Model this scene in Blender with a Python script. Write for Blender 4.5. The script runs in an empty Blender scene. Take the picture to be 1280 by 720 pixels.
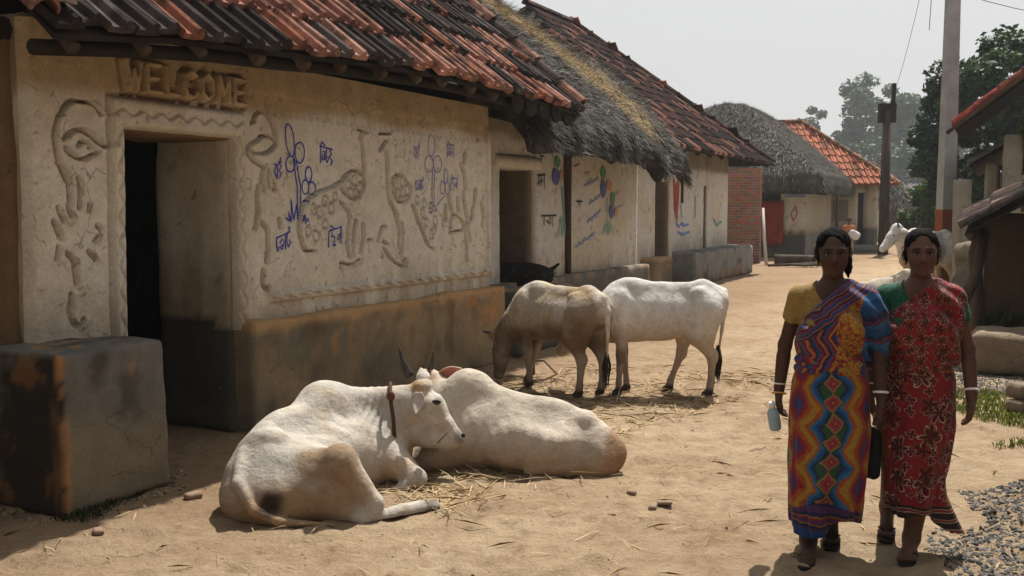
import bpy, bmesh, math, random
import numpy as np
from mathutils import Vector, Matrix, Quaternion
SC = bpy.context.scene
R = math.radians
random.seed(7); RNG = np.random.default_rng(11)

# ------------------------------------------------------------------ camera, sky, sun, exposure
cam_d = bpy.data.cameras.new('camera'); cam = bpy.data.objects.new('camera', cam_d)
SC.collection.objects.link(cam)
cam.location = (0, 0, 1.58); cam.rotation_euler = (R(90 - 4.504), 0, 0)
cam_d.sensor_width = 36.0; cam_d.lens = 34.99; cam_d.clip_end = 2000; cam_d.clip_start = .05
SC.camera = cam
SUN_AZ, SUN_EL = 25.0, 60.0           # degrees to the right of the view axis, above the horizon
world = bpy.data.worlds.new('World'); SC.world = world; world.use_nodes = True
wn = world.node_tree.nodes; wl = world.node_tree.links; wn.clear()
sky = wn.new('ShaderNodeTexSky'); sky.sky_type = 'NISHITA'; sky.sun_disc = False
sky.sun_elevation = R(SUN_EL); sky.sun_rotation = R(SUN_AZ)
sky.dust_density = 3.0; sky.air_density = 1.2; sky.ozone_density = 1.0
hs = wn.new('ShaderNodeHueSaturation'); hs.inputs['Saturation'].default_value = .10
mx = wn.new('ShaderNodeMix'); mx.data_type = 'RGBA'; mx.inputs[0].default_value = .6
mx.inputs[7].default_value = (5.3, 5.3, 5.3, 1)
bg = wn.new('ShaderNodeBackground'); bg.inputs[1].default_value = .093
wo = wn.new('ShaderNodeOutputWorld')
wl.new(sky.outputs[0], hs.inputs['Color']); wl.new(hs.outputs[0], mx.inputs[6])
wl.new(mx.outputs[2], bg.inputs[0]); wl.new(bg.outputs[0], wo.inputs[0])
sd = bpy.data.lights.new('sun', 'SUN'); sd.energy = 5.0; sd.angle = R(1.0); sd.color = (1, .95, .87)
sun = bpy.data.objects.new('sun', sd); SC.collection.objects.link(sun)
_sv = Vector((math.sin(R(SUN_AZ))*math.cos(R(SUN_EL)), math.cos(R(SUN_AZ))*math.cos(R(SUN_EL)), math.sin(R(SUN_EL))))
sun.rotation_euler = _sv.to_track_quat('Z', 'Y').to_euler(); sun.location = (0, 0, 30)
SC.view_settings.view_transform = 'Standard'; SC.view_settings.look = 'None'
SC.view_settings.exposure = 0.40; SC.view_settings.gamma = 1.0; SC.view_settings.use_curve_mapping = False
SC.cycles.use_denoising = True
SC.cycles.max_bounces = 6; SC.cycles.diffuse_bounces = 4; SC.cycles.volume_bounces = 1
SC.cycles.volume_step_rate = 4; SC.cycles.caustics_reflective = False; SC.cycles.caustics_refractive = False

# ------------------------------------------------------------------ helpers
ST = R(26.5)                                     # the lane runs this far right of the camera axis
U = Vector((math.sin(ST), math.cos(ST), 0)); NV = Vector((math.cos(ST), -math.sin(ST), 0))
def T(s, n, z=0): return U*s + NV*n + Vector((0, 0, z))   # along the lane, across it, up
ROTL = R(90) - ST                                # local x along the lane, local y away from it
def tag(o, label=None, cat=None, group=None, kind=None):
    if label: o['label'] = label
    if cat: o['category'] = cat
    if group: o['group'] = group
    if kind: o['kind'] = kind
    return o
def empty(name, loc=(0, 0, 0), rz=0, **k):
    o = bpy.data.objects.new(name, None); SC.collection.objects.link(o)
    o.location = loc; o.rotation_euler = (0, 0, rz); o.empty_display_size = .1
    return tag(o, **k)
def fast_mesh(name, V, F):
    me = bpy.data.meshes.new(name)
    V = np.asarray(V, np.float32)
    if isinstance(F, np.ndarray):
        n, k = F.shape
        me.vertices.add(len(V)); me.vertices.foreach_set('co', V.ravel())
        me.loops.add(n*k); me.loops.foreach_set('vertex_index', F.astype(np.int32).ravel())
        me.polygons.add(n); me.polygons.foreach_set('loop_start', np.arange(0, n*k, k, dtype=np.int32))
        me.update(calc_edges=True)
    else:
        me.from_pydata(V.tolist(), [], F); me.update()
    return me
def put_col(me, col, name='col'):
    col = np.asarray(col, np.float32)
    if col.shape[1] == 3: col = np.hstack([col, np.ones((len(col), 1), np.float32)])
    a = me.color_attributes.new(name, 'FLOAT_COLOR', 'POINT'); a.data.foreach_set('color', col.ravel())
def put_vec(me, v, name='uvp'):
    a = me.attributes.new(name, 'FLOAT_VECTOR', 'POINT'); a.data.foreach_set('vector', np.asarray(v, np.float32).ravel())
def add(name, me, mat=None, parent=None, smooth=False, **k):
    o = bpy.data.objects.new(name, me); SC.collection.objects.link(o)
    if mat is not None and not me.materials: me.materials.append(mat)
    if smooth: me.polygons.foreach_set('use_smooth', np.ones(len(me.polygons), bool))
    if parent is not None: o.parent = parent
    return tag(o, **k)
def new(name, V, F, mat, parent=None, smooth=False, col=None, **k):
    me = fast_mesh(name, V, F)
    if col is not None: put_col(me, col)
    return add(name, me, mat, parent, smooth, **k)
class MB:                                        # collects pieces of ONE mesh
    def __init__(s): s.v = []; s.f = []; s.c = []
    def raw(s, V, F, c=None):
        b = len(s.v); s.v += [tuple(p) for p in V]; s.f += [tuple(i+b for i in f) for f in F]
        s.c += [tuple(c) if c is not None else (.5, .5, .5)]*len(V)
    def box(s, lo, hi, c=None, M=None):
        P = [Vector((x, y, z)) for x in (lo[0], hi[0]) for y in (lo[1], hi[1]) for z in (lo[2], hi[2])]
        if M is not None: P = [M @ p for p in P]
        s.raw(P, [(0, 1, 3, 2), (4, 6, 7, 5), (0, 4, 5, 1), (2, 3, 7, 6), (0, 2, 6, 4), (1, 5, 7, 3)], c)
    def tube(s, pts, rad, seg=6, c=None, closed=False):
        pts = [Vector(p) for p in pts]; n = len(pts)
        rr = rad if isinstance(rad, (list, tuple)) else [rad]*n
        up = Vector((0, 0, 1)); V = []; F = []
        prev = None
        for i, p in enumerate(pts):
            d = (pts[min(i+1, n-1)] - pts[max(i-1, 0)])
            if closed: d = pts[(i+1) % n] - pts[i-1]
            d.normalize()
            a = prev if prev is not None else (up if abs(d.z) < .9 else Vector((1, 0, 0)))
            x = (a - d*a.dot(d)); x.normalize(); prev = x; y = d.cross(x)
            for k in range(seg):
                t = 2*math.pi*k/seg; V.append(p + (x*math.cos(t) + y*math.sin(t))*rr[i])
        m = n if closed else n-1
        for i in range(m):
            for k in range(seg):
                j = (i+1) % n
                F.append((i*seg+k, i*seg+(k+1) % seg, j*seg+(k+1) % seg, j*seg+k))
        if not closed: F += [tuple(range(seg))[::-1], tuple((n-1)*seg+k for k in range(seg))]
        s.raw(V, F, c)
    def build(s, name, mat, parent=None, smooth=False, **k):
        me = bpy.data.meshes.new(name); me.from_pydata(s.v, [], s.f); me.update()
        put_col(me, np.array(s.c))
        return add(name, me, mat, parent, smooth, **k)
# value noise in numpy
def _h(i, j, k, s):
    n = (i*374761393 + j*668265263 + k*1274126177 + s*974711) & 0x7fffffff
    n = ((n ^ (n >> 13))*1274126177) & 0x7fffffff
    return ((n ^ (n >> 16)) & 0xffff)/65535.0
def vnoise(P, s=0):
    P = np.asarray(P, float); i = np.floor(P).astype(np.int64); f = P - i; f = f*f*(3-2*f)
    r = 0
    for a in (0, 1):
        for b in (0, 1):
            for c in (0, 1):
                w = (f[:, 0] if a else 1-f[:, 0])*(f[:, 1] if b else 1-f[:, 1])*(f[:, 2] if c else 1-f[:, 2])
                r = r + w*_h(i[:, 0]+a, i[:, 1]+b, i[:, 2]+c, s)
    return r
def fbm(P, sc=1., o=4, s=0):
    P = np.asarray(P, float)*sc; r = 0; a = .5; t = 0
    for k in range(o): r = r + a*vnoise(P*(2**k)+k*17.3, s+k); t += a; a *= .5
    return r/t
def sstep(a, b, x): t = np.clip((x-a)/(b-a), 0, 1); return t*t*(3-2*t)
def lerp(a, b, t): return np.asarray(a)*(1-t[:, None]) + np.asarray(b)*t[:, None]

# ------------------------------------------------------------------ materials
def nodes(name):
    m = bpy.data.materials.new(name); m.use_nodes = True
    nt = m.node_tree; b = nt.nodes['Principled BSDF']; return m, nt, b
def nn(nt, t, **k):
    n = nt.nodes.new(t)
    for a, v in k.items(): setattr(n, a, v)
    return n
def link(nt, a, b): nt.links.new(a, b)
def math_(nt, op, a, b=None, c=None):
    n = nn(nt, 'ShaderNodeMath', operation=op)
    for i, v in enumerate((a, b, c)):
        if v is None: continue
        if isinstance(v, (int, float)): n.inputs[i].default_value = v
        else: link(nt, v, n.inputs[i])
    return n.outputs[0]
def noise(nt, sc, det=5, vec=None, rough=.6):
    n = nn(nt, 'ShaderNodeTexNoise'); n.inputs['Scale'].default_value = sc; n.inputs['Detail'].default_value = det
    n.inputs['Roughness'].default_value = rough
    if vec is not None: link(nt, vec, n.inputs['Vector'])
    return n.outputs['Fac']
def ocoord(nt, stretch=None):
    o = nn(nt, 'ShaderNodeTexCoord').outputs['Object']
    if stretch:
        m = nn(nt, 'ShaderNodeMapping'); m.inputs['Scale'].default_value = stretch
        link(nt, o, m.inputs['Vector']); o = m.outputs[0]
    return o
def ramp(nt, fac, cols, pos=None, const=False):
    r = nn(nt, 'ShaderNodeValToRGB'); e = r.color_ramp.elements
    if const: r.color_ramp.interpolation = 'CONSTANT'
    n = len(cols)
    while len(e) < n: e.new(.5)
    for i, c in enumerate(cols):
        e[i].position = pos[i] if pos else i/(n-1); e[i].color = (*c[:3], 1)
    link(nt, fac, r.inputs[0]); return r.outputs[0]
def mixc(nt, fac, a, b, blend='MIX'):
    m = nn(nt, 'ShaderNodeMix', data_type='RGBA', blend_type=blend)
    for i, v in ((0, fac), (6, a), (7, b)):
        if isinstance(v, (int, float)): m.inputs[i].default_value = v
        elif isinstance(v, tuple): m.inputs[i].default_value = (*v[:3], 1)
        else: link(nt, v, m.inputs[i])
    return m.outputs[2]
def bump(nt, b, h, strength=.4, dist=.01):
    n = nn(nt, 'ShaderNodeBump'); n.inputs['Strength'].default_value = strength; n.inputs['Distance'].default_value = dist
    link(nt, h, n.inputs['Height']); link(nt, n.outputs[0], b.inputs['Normal'])
def M_noise(name, cols, sc=8, rough=.9, bs=None, bst=.4, bd=.01, stretch=None, det=6, spec=.2, metal=0):
    m, nt, b = nodes(name); v = ocoord(nt, stretch)
    f = noise(nt, sc, det, v); f = math_(nt, 'MULTIPLY_ADD', f, 2.0, -.5)
    link(nt, ramp(nt, f, cols), b.inputs['Base Color'])
    b.inputs['Roughness'].default_value = rough; b.inputs['Specular IOR Level'].default_value = spec
    b.inputs['Metallic'].default_value = metal
    bump(nt, b, noise(nt, bs or sc*3, 6, v), bst, bd)
    return m
def M_vc(name, rough=.9, ns=25, na=.35, bs=60, bst=.4, bd=.006, spec=.2, stretch=None, obcol=False, sheen=0):
    m, nt, b = nodes(name); v = ocoord(nt, stretch)
    if obcol:
        oi = nn(nt, 'ShaderNodeObjectInfo'); c = oi.outputs['Color']; ad = nn(nt, 'ShaderNodeVectorMath', operation='ADD'); ml = nn(nt, 'ShaderNodeMath', operation='MULTIPLY'); ml.inputs[1].default_value = 91.
        link(nt, oi.outputs['Random'], ml.inputs[0]); link(nt, v, ad.inputs[0]); link(nt, ml.outputs[0], ad.inputs[1]); v = ad.outputs[0]
        c = mixc(nt, ramp(nt, noise(nt, 5, 5, v), [(0, 0, 0), (.8, .8, .8)], [.42, .62]), c, (.035, .03, .028))
    else: c = nn(nt, 'ShaderNodeAttribute', attribute_name='col').outputs['Color']
    f = math_(nt, 'MULTIPLY_ADD', noise(nt, ns, 7, v, .7), 2*na, 1-na)
    g = nn(nt, 'ShaderNodeCombineColor')
    for i in range(3): link(nt, f, g.inputs[i])
    link(nt, mixc(nt, 1., c, g.outputs[0], 'MULTIPLY'), b.inputs['Base Color'])
    b.inputs['Roughness'].default_value = rough; b.inputs['Specular IOR Level'].default_value = spec
    if sheen: b.inputs['Sheen Weight'].default_value = sheen
    bump(nt, b, noise(nt, bs, 6, v, .65), bst, bd)
    return m
MAT = {}
def mud_mat():
    m, nt, b = nodes('mud_plaster'); v = ocoord(nt); c = nn(nt, 'ShaderNodeAttribute', attribute_name='col').outputs['Color']
    f = math_(nt, 'MULTIPLY', math_(nt, 'MULTIPLY_ADD', noise(nt, 9, 7, v, .7), .7, .65), math_(nt, 'MULTIPLY_ADD', noise(nt, 55, 6, v, .75), .7, .65)); g = nn(nt, 'ShaderNodeCombineColor')
    for i in range(3): link(nt, f, g.inputs[i])
    c = mixc(nt, 1., c, g.outputs[0], 'MULTIPLY')
    w = nn(nt, 'ShaderNodeVectorMath', operation='MULTIPLY_ADD'); tn = nn(nt, 'ShaderNodeTexNoise'); tn.inputs['Scale'].default_value = 6; link(nt, v, tn.inputs['Vector']); link(nt, tn.outputs['Color'], w.inputs[0]); w.inputs[1].default_value = (.22, .22, .22); link(nt, v, w.inputs[2])
    vo = nn(nt, 'ShaderNodeTexVoronoi', feature='DISTANCE_TO_EDGE'); vo.inputs['Scale'].default_value = 3.2; link(nt, w.outputs[0], vo.inputs['Vector'])
    k = math_(nt, 'MULTIPLY', math_(nt, 'LESS_THAN', vo.outputs['Distance'], .010), math_(nt, 'GREATER_THAN', noise(nt, 1.6, 4, v), .55)); c = mixc(nt, math_(nt, 'MULTIPLY', k, .45), c, (.07, .05, .035))
    fl = math_(nt, 'GREATER_THAN', noise(nt, 17, 6, v, .75), .645); c = mixc(nt, math_(nt, 'MULTIPLY', fl, .35), c, (.20, .14, .09))
    st = nn(nt, 'ShaderNodeMapping'); st.inputs['Scale'].default_value = (26, 26, 120); st.inputs['Rotation'].default_value = (.5, .4, .3); link(nt, v, st.inputs['Vector']); sw = math_(nt, 'GREATER_THAN', noise(nt, 1, 2, st.outputs[0]), .70); c = mixc(nt, math_(nt, 'MULTIPLY', sw, .6), c, (1.5, 1.4, 1.2), 'MULTIPLY')
    link(nt, c, b.inputs['Base Color']); b.inputs['Roughness'].default_value = .97; b.inputs['Specular IOR Level'].default_value = .12
    h = math_(nt, 'SUBTRACT', math_(nt, 'ADD', noise(nt, 48, 7, v, .7), noise(nt, 11, 4, v)), math_(nt, 'ADD', math_(nt, 'MULTIPLY', k, .8), math_(nt, 'MULTIPLY', fl, .35))); bump(nt, b, h, .75, .014); return m
MAT['mud'] = mud_mat()
MAT['wood'] = M_noise('weathered_wood', [(.02, .014, .01), (.07, .048, .032), (.13, .10, .075)], 6, .85, 30, .6, .01, (1, 1, .15))
MAT['darkwood'] = M_noise('smoky_wood', [(.010, .008, .006), (.03, .022, .016)], 6, .9, 30, .5)
MAT['tile'] = M_vc('fired_clay_tile', 1., 11, .75, 55, .9, .014, spec=.04, obcol=True)
MAT['tilefield'] = M_vc('clay_tile_field', .88, 9, .65, 60, .5, .006)
MAT['straw'] = M_vc('straw', .9, 9, .25, 60, .2, .004, spec=.1)
MAT['thatch'] = M_vc('thatch_mass', .95, 18, .5, 40, 1., .05, spec=.05)
MAT['vc'] = M_vc('painted', .8, 20, .2, 60, .2, .003)
def coat_mat():
    m, nt, b = nodes('cow_coat'); v = ocoord(nt); c = nn(nt, 'ShaderNodeAttribute', attribute_name='col').outputs['Color']
    f = math_(nt, 'MULTIPLY', math_(nt, 'MULTIPLY_ADD', noise(nt, 70, 6, v, .75), .5, .75), math_(nt, 'MULTIPLY_ADD', noise(nt, 13, 5, v, .7), .7, .66)); g = nn(nt, 'ShaderNodeCombineColor')
    for i in range(3): link(nt, f, g.inputs[i])
    c = mixc(nt, 1., c, g.outputs[0], 'MULTIPLY'); d = math_(nt, 'MULTIPLY', math_(nt, 'GREATER_THAN', noise(nt, 22, 4, v, .7), .60), .22); c = mixc(nt, d, c, (.20, .14, .09))
    link(nt, c, b.inputs['Base Color']); b.inputs['Roughness'].default_value = .85; b.inputs['Specular IOR Level'].default_value = .1
    h = math_(nt, 'ADD', math_(nt, 'MULTIPLY', noise(nt, 240, 3, v, .7), .35), math_(nt, 'ADD', noise(nt, 26, 5, v, .6), math_(nt, 'MULTIPLY', noise(nt, 9, 3, v), 1.6))); bump(nt, b, h, .8, .012); return m
MAT['coat'] = coat_mat()
MAT['skin'] = M_vc('skin', .5, 40, .22, 140, .35, .003, spec=.16)
MAT['horn'] = M_noise('horn', [(.02, .017, .014), (.09, .08, .07)], 20, .5, 40, .3)
MAT['black'] = M_noise('black_cloth', [(.006, .006, .007), (.02, .02, .022)], 20, .7)
MAT['paint'] = M_vc('wall_paint', .9, 60, .5, 60, .2, .002)
MAT['concrete'] = M_noise('grey_concrete', [(.22, .225, .225), (.33, .335, .33), (.42, .42, .41)], 4, .9, 30, .3)
MAT['stone'] = M_noise('stone', [(.08, .075, .07), (.2, .19, .175), (.3, .27, .23)], 9, .9, 30, .6)

def mudbox(lo, hi, r=.05, res=.06, amp=.012, seed=0, taper=0.):
    """rounded, uneven hand-made block as one welded grid: returns verts, faces"""
    lo = np.array(lo, float); hi = np.array(hi, float); V = []; F = []; b = 0
    d = hi-lo
    n = [max(2, int(round(x/res))) for x in d]
    for ax in range(3):
        o = [a for a in range(3) if a != ax]
        for side in (0, 1):
            a, c = np.meshgrid(np.linspace(0, 1, n[o[0]]+1), np.linspace(0, 1, n[o[1]]+1), indexing='ij')
            P = np.zeros((a.size, 3)); P[:, o[0]] = a.ravel(); P[:, o[1]] = c.ravel(); P[:, ax] = side
            i, j = np.meshgrid(np.arange(n[o[0]]), np.arange(n[o[1]]), indexing='ij')
            w = n[o[1]]+1; q = np.stack([i*w+j, (i+1)*w+j, (i+1)*w+j+1, i*w+j+1], -1).reshape(-1, 4)
            flip = (side == 1) == (ax == 1)
            F.append((q[:, ::-1] if flip else q)+b); V.append(P); b += len(P)
    V = np.vstack(V); F = np.vstack(F)
    key = np.round(V*1e5).astype(np.int64); _, idx, inv = np.unique(key, axis=0, return_index=True, return_inverse=True)
    V = V[idx]; F = inv.reshape(-1)[F]
    P = lo+V*d
    rr = np.minimum(r, d/2*.98)
    core = np.clip(P, lo+rr, hi-rr); N = P-core
    L = np.linalg.norm(N/rr, axis=1)[:, None]; L[L == 0] = 1
    P = core+N/np.maximum(L, 1e-6)
    D = N/np.maximum(np.linalg.norm(N, axis=1)[:, None], 1e-9)
    P = P + D*((fbm(P+seed*7.1, 2.2, 4, seed)-.5)*3.2*amp+(fbm(P+seed*3.3, 11, 3, seed+5)-.5)*1.3*amp)[:, None]
    if taper:
        t = 1-taper*(P[:, 2]-lo[2])/d[2]; ctr = (lo+hi)/2
        P[:, 0] = ctr[0]+(P[:, 0]-ctr[0])*t; P[:, 1] = ctr[1]+(P[:, 1]-ctr[1])*t
    return P, F
def mudpart(name, parent, lo, hi, colf, mat=None, **k):
    tagk = {a: k.pop(a) for a in ('label', 'cat', 'group', 'kind') if a in k}
    P, F = mudbox(lo, hi, **k)
    return new(name, P, F, mat or MAT['mud'], parent, True, colf(P), **tagk)
def polyd(P, line):
    """distance of 2-D points to a polyline and the position along it"""
    best = np.full(len(P), 9.)
    for a, b in zip(line[:-1], line[1:]):
        a = np.array(a); d = np.array(b)-a; L2 = d@d+1e-12
        t = np.clip(((P-a)@d)/L2, 0, 1); q = np.linalg.norm(P-a-t[:, None]*d, axis=1)
        best = np.minimum(best, q)
    return best
def ribbon(mb, line, w, f, c, smooth_n=0):
    """flat brush stroke laid on a wall: line in (x,z), f gives the wall's y"""
    L = [np.array(p) for p in line]; n = len(L); V = []; F = []
    for i, p in enumerate(L):
        d = L[min(i+1, n-1)]-L[max(i-1, 0)]; d = d/(np.linalg.norm(d)+1e-9); q = np.array([-d[1], d[0]])
        ww = w*(.75+.5*random.random())
        for sgn in (-1, 1):
            x, z = p+q*sgn*ww/2; V.append((x, float(f(np.array([[x, z]]))[0])-.004, z))
    for i in range(n-1): F.append((2*i, 2*i+1, 2*i+3, 2*i+2))
    mb.raw(V, F, c)
def dense(line, step=.02):
    out = []
    for a, b in zip(line[:-1], line[1:]):
        a = np.array(a); b = np.array(b); k = max(1, int(np.linalg.norm(b-a)/step))
        out += [tuple(a+(b-a)*i/k) for i in range(k)]
    return out+[tuple(line[-1])]
RIDGES=[[(1.802,2.188),(1.856,2.271),(1.949,2.262),(2.028,2.197),(2.052,2.073)],[(1.732,1.993),(1.811,2.058),(1.931,2.11),(2.052,2.073)],[(1.796,1.996),(1.874,1.974),(1.981,1.997),(2.051,2.055)],[(1.732,1.993),(1.832,1.91),(1.924,1.888)],[(1.911,1.887),(1.895,1.798),(1.919,1.718)],[(1.964,1.871),(1.961,1.746)],[(2.003,1.801),(2.028,1.72)],[(1.867,1.753),(1.846,1.655),(1.853,1.549),(1.805,1.443)],[(1.873,1.495),(1.938,1.441),(1.929,1.315),(1.918,1.207)],[(2.064,1.511),(2.076,1.447)],[(2.355,1.622),(2.478,1.699),(2.831,1.784),(2.9,1.865),(3.038,1.906),(3.142,1.852)],[(3.142,1.852),(3.147,1.77),(3.067,1.656),(2.964,1.676),(2.847,1.754)],[(2.355,1.622),(2.292,1.491),(2.304,1.359),(2.376,1.262),(2.498,1.257)],[(3.142,1.852),(3.139,2.036),(3.114,2.198)],[(3.079,2.236),(3.203,2.214)],[(2.844,1.635),(2.961,1.544),(2.905,1.343),(2.936,1.2)],[(3.029,1.493),(2.974,1.341),(2.988,1.208)],[(2.816,1.105),(2.817,1.165),(2.952,1.118),(3.092,1.163)],[(3.386,2.216),(3.538,2.231)],[(3.479,2.159),(3.383,2.07)],[(3.478,2.074),(3.493,1.841),(3.509,1.671),(3.624,1.542),(3.68,1.367),(3.658,1.236)],[(3.57,1.843),(3.669,1.89),(3.789,1.849),(3.861,1.741),(3.786,1.64),(3.645,1.661),(3.568,1.757),(3.57,1.843)],[(3.888,1.619),(3.992,1.473),(4.14,1.265),(4.251,1.226)],[(3.722,1.465),(3.72,1.322),(3.677,1.191)],[(3.425,1.255),(3.538,1.153),(3.756,1.066),(3.778,1.143)],[(3.134,1.461),(3.131,1.317),(3.094,1.225)],[(3.185,1.325),(3.258,1.334)],[(3.35,1.31),(3.39,1.415),(3.466,1.436)],[(3.407,1.319),(3.483,1.285)],[(4.851,2.133),(4.841,2.024)],[(4.776,2.021),(4.85,1.927),(4.874,1.781)],[(4.839,1.757),(4.897,1.512),(4.921,1.389)],[(5.078,1.785),(4.999,1.512),(4.896,1.389),(4.972,1.264)],[(4.576,1.359),(4.578,1.514),(4.723,1.537),(4.896,1.389),(4.576,1.359)],[(4.483,1.479),(4.494,1.633)],[(4.556,1.704),(4.602,1.562)],[(4.725,1.706),(4.723,1.562)],[(4.871,1.39),(4.895,1.217),(4.894,1.081)],[(5.183,1.649),(5.225,1.535),(5.208,1.409)],[(1.889,1.147),(1.873,1.04),(1.912,1.002)],[(0.215,1.977),(0.301,2.032),(0.387,2.031),(0.455,1.978),(0.516,1.937),(0.563,1.962)],[(0.238,1.929),(0.286,1.883),(0.362,1.865),(0.452,1.905)],[(0.331,1.942),(0.367,1.972),(0.4,1.938)],[(0.488,2.132),(0.445,2.186),(0.376,2.201),(0.274,2.191),(0.205,2.122),(0.171,2.023),(0.171,1.912),(0.208,1.802),(0.247,1.747)],[(0.185,1.843),(0.256,1.776),(0.261,1.677),(0.248,1.578),(0.272,1.549)],[(0.324,1.763),(0.335,1.692),(0.32,1.592)],[(0.182,1.592),(0.212,1.521)],[(0.146,1.508),(0.2,1.43)],[(0.176,1.367),(0.167,1.297)],[(0.396,1.607),(0.385,1.57)],[(0.453,1.483),(0.47,1.468)],[(0.468,1.424),(0.432,1.402)],[(0.385,1.338),(0.436,1.292)],[(0.23,1.334),(0.279,1.292),(0.293,1.22),(0.299,1.147)],[(0.262,1.092),(0.25,1.007),(0.255,0.934),(0.306,0.9),(0.342,0.94)]]
DOTS=[(2.49,1.585),(2.568,1.565),(2.633,1.653),(2.763,1.684),(2.712,1.585),(2.629,1.468),(2.41,1.413),(2.501,1.383),(2.932,1.786),(3.018,1.818),(3.098,1.769),(3.051,1.717),(2.965,1.716),(3.628,1.802),(3.728,1.826),(3.666,1.727),(3.746,1.728),(3.808,1.751),(3.986,1.664),(4.114,1.631),(4.078,1.54),(4.233,1.597),(4.143,1.46),(4.299,1.481),(4.23,1.355),(4.275,1.377)]
BORDER=[[(5.321,2.371),(5.342,0.97)]]
BAND=[(1.986,0.917),(5.406,0.919)]
FL1=[[(2.264,2.099),(2.268,2.052),(2.264,2.012),(2.252,1.984),(2.235,1.972),(2.215,1.979),(2.195,2.003),(2.178,2.04),(2.167,2.085),(2.163,2.131),(2.168,2.171),(2.179,2.199),(2.196,2.21),(2.216,2.204),(2.236,2.181),(2.253,2.144),(2.264,2.099)],[(2.389,2.009),(2.384,1.978),(2.37,1.952),(2.35,1.934),(2.327,1.927),(2.305,1.932),(2.286,1.948),(2.274,1.973),(2.271,2.003),(2.276,2.033),(2.289,2.059),(2.309,2.077),(2.331,2.084),(2.354,2.079),(2.373,2.064),(2.385,2.039),(2.389,2.009)],[(2.271,1.919),(2.267,1.897),(2.254,1.877),(2.236,1.863),(2.215,1.858),(2.194,1.862),(2.177,1.874),(2.166,1.893),(2.162,1.915),(2.167,1.938),(2.179,1.957),(2.197,1.971),(2.218,1.976),(2.239,1.973),(2.256,1.961),(2.268,1.942),(2.271,1.919)],[(2.247,1.965),(2.293,1.753),(2.298,1.491)],[(2.281,1.966),(2.335,1.754),(2.325,1.49)],[(2.476,1.848),(2.472,1.825),(2.463,1.806),(2.45,1.793),(2.434,1.788),(2.419,1.792),(2.407,1.804),(2.399,1.823),(2.397,1.845),(2.4,1.868),(2.409,1.887),(2.422,1.9),(2.437,1.905),(2.452,1.901),(2.465,1.889),(2.473,1.87),(2.476,1.848)],[(2.437,1.752),(2.433,1.731),(2.423,1.713),(2.409,1.701),(2.393,1.696),(2.377,1.7),(2.364,1.712),(2.355,1.729),(2.352,1.75),(2.356,1.771),(2.366,1.789),(2.379,1.801),(2.396,1.806),(2.412,1.802),(2.425,1.79),(2.434,1.773),(2.437,1.752)],[(2.516,1.734),(2.512,1.712),(2.502,1.693),(2.488,1.681),(2.471,1.676),(2.455,1.68),(2.441,1.693),(2.433,1.711),(2.43,1.733),(2.434,1.755),(2.443,1.773),(2.458,1.786),(2.474,1.791),(2.49,1.787),(2.504,1.775),(2.513,1.756),(2.516,1.734)],[(2.423,1.689),(2.39,1.585),(2.339,1.475)],[(2.148,1.52),(2.205,1.492),(2.178,1.566),(2.219,1.492),(2.218,1.659),(2.246,1.501),(2.284,1.622),(2.292,1.491),(2.334,1.603),(2.339,1.471),(2.389,1.547),(2.375,1.471),(2.412,1.518),(2.429,1.461)]]
FL2=[[(4.307,2.175),(4.302,2.135),(4.287,2.101),(4.264,2.077),(4.239,2.068),(4.213,2.075),(4.192,2.096),(4.178,2.128),(4.174,2.167),(4.179,2.207),(4.194,2.241),(4.216,2.264),(4.241,2.274),(4.267,2.268),(4.288,2.247),(4.302,2.214),(4.307,2.175)],[(4.274,2.001),(4.267,1.971),(4.249,1.946),(4.223,1.929),(4.193,1.922),(4.162,1.927),(4.137,1.942),(4.12,1.966),(4.115,1.994),(4.121,2.023),(4.139,2.048),(4.164,2.066),(4.195,2.073),(4.225,2.068),(4.251,2.053),(4.268,2.03),(4.274,2.001)],[(4.433,2.007),(4.426,1.977),(4.408,1.952),(4.381,1.934),(4.35,1.927),(4.318,1.932),(4.292,1.948),(4.275,1.972),(4.269,2.001),(4.276,2.03),(4.293,2.055),(4.32,2.073),(4.351,2.08),(4.383,2.076),(4.409,2.061),(4.427,2.036),(4.433,2.007)],[(4.255,1.95),(4.255,1.609)],[(4.291,1.951),(4.296,1.609)],[(4.553,1.894),(4.55,1.867),(4.54,1.843),(4.526,1.828),(4.51,1.822),(4.494,1.827),(4.48,1.842),(4.472,1.865),(4.469,1.891),(4.472,1.919),(4.482,1.942),(4.495,1.957),(4.511,1.963),(4.528,1.959),(4.541,1.944),(4.55,1.921),(4.553,1.894)],[(4.496,1.786),(4.492,1.763),(4.481,1.743),(4.466,1.729),(4.448,1.724),(4.431,1.729),(4.416,1.742),(4.406,1.761),(4.403,1.785),(4.407,1.808),(4.417,1.828),(4.432,1.841),(4.45,1.846),(4.467,1.842),(4.482,1.829),(4.492,1.81),(4.496,1.786)],[(4.595,1.788),(4.591,1.765),(4.58,1.744),(4.565,1.731),(4.547,1.726),(4.529,1.73),(4.514,1.743),(4.504,1.763),(4.5,1.786),(4.504,1.81),(4.514,1.83),(4.53,1.844),(4.548,1.849),(4.566,1.845),(4.581,1.832),(4.591,1.812),(4.595,1.788)],[(4.5,1.716),(4.323,1.609)],[(4.188,1.586),(4.278,1.62),(4.345,1.574),(4.232,1.551),(4.3,1.586)]]
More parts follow.
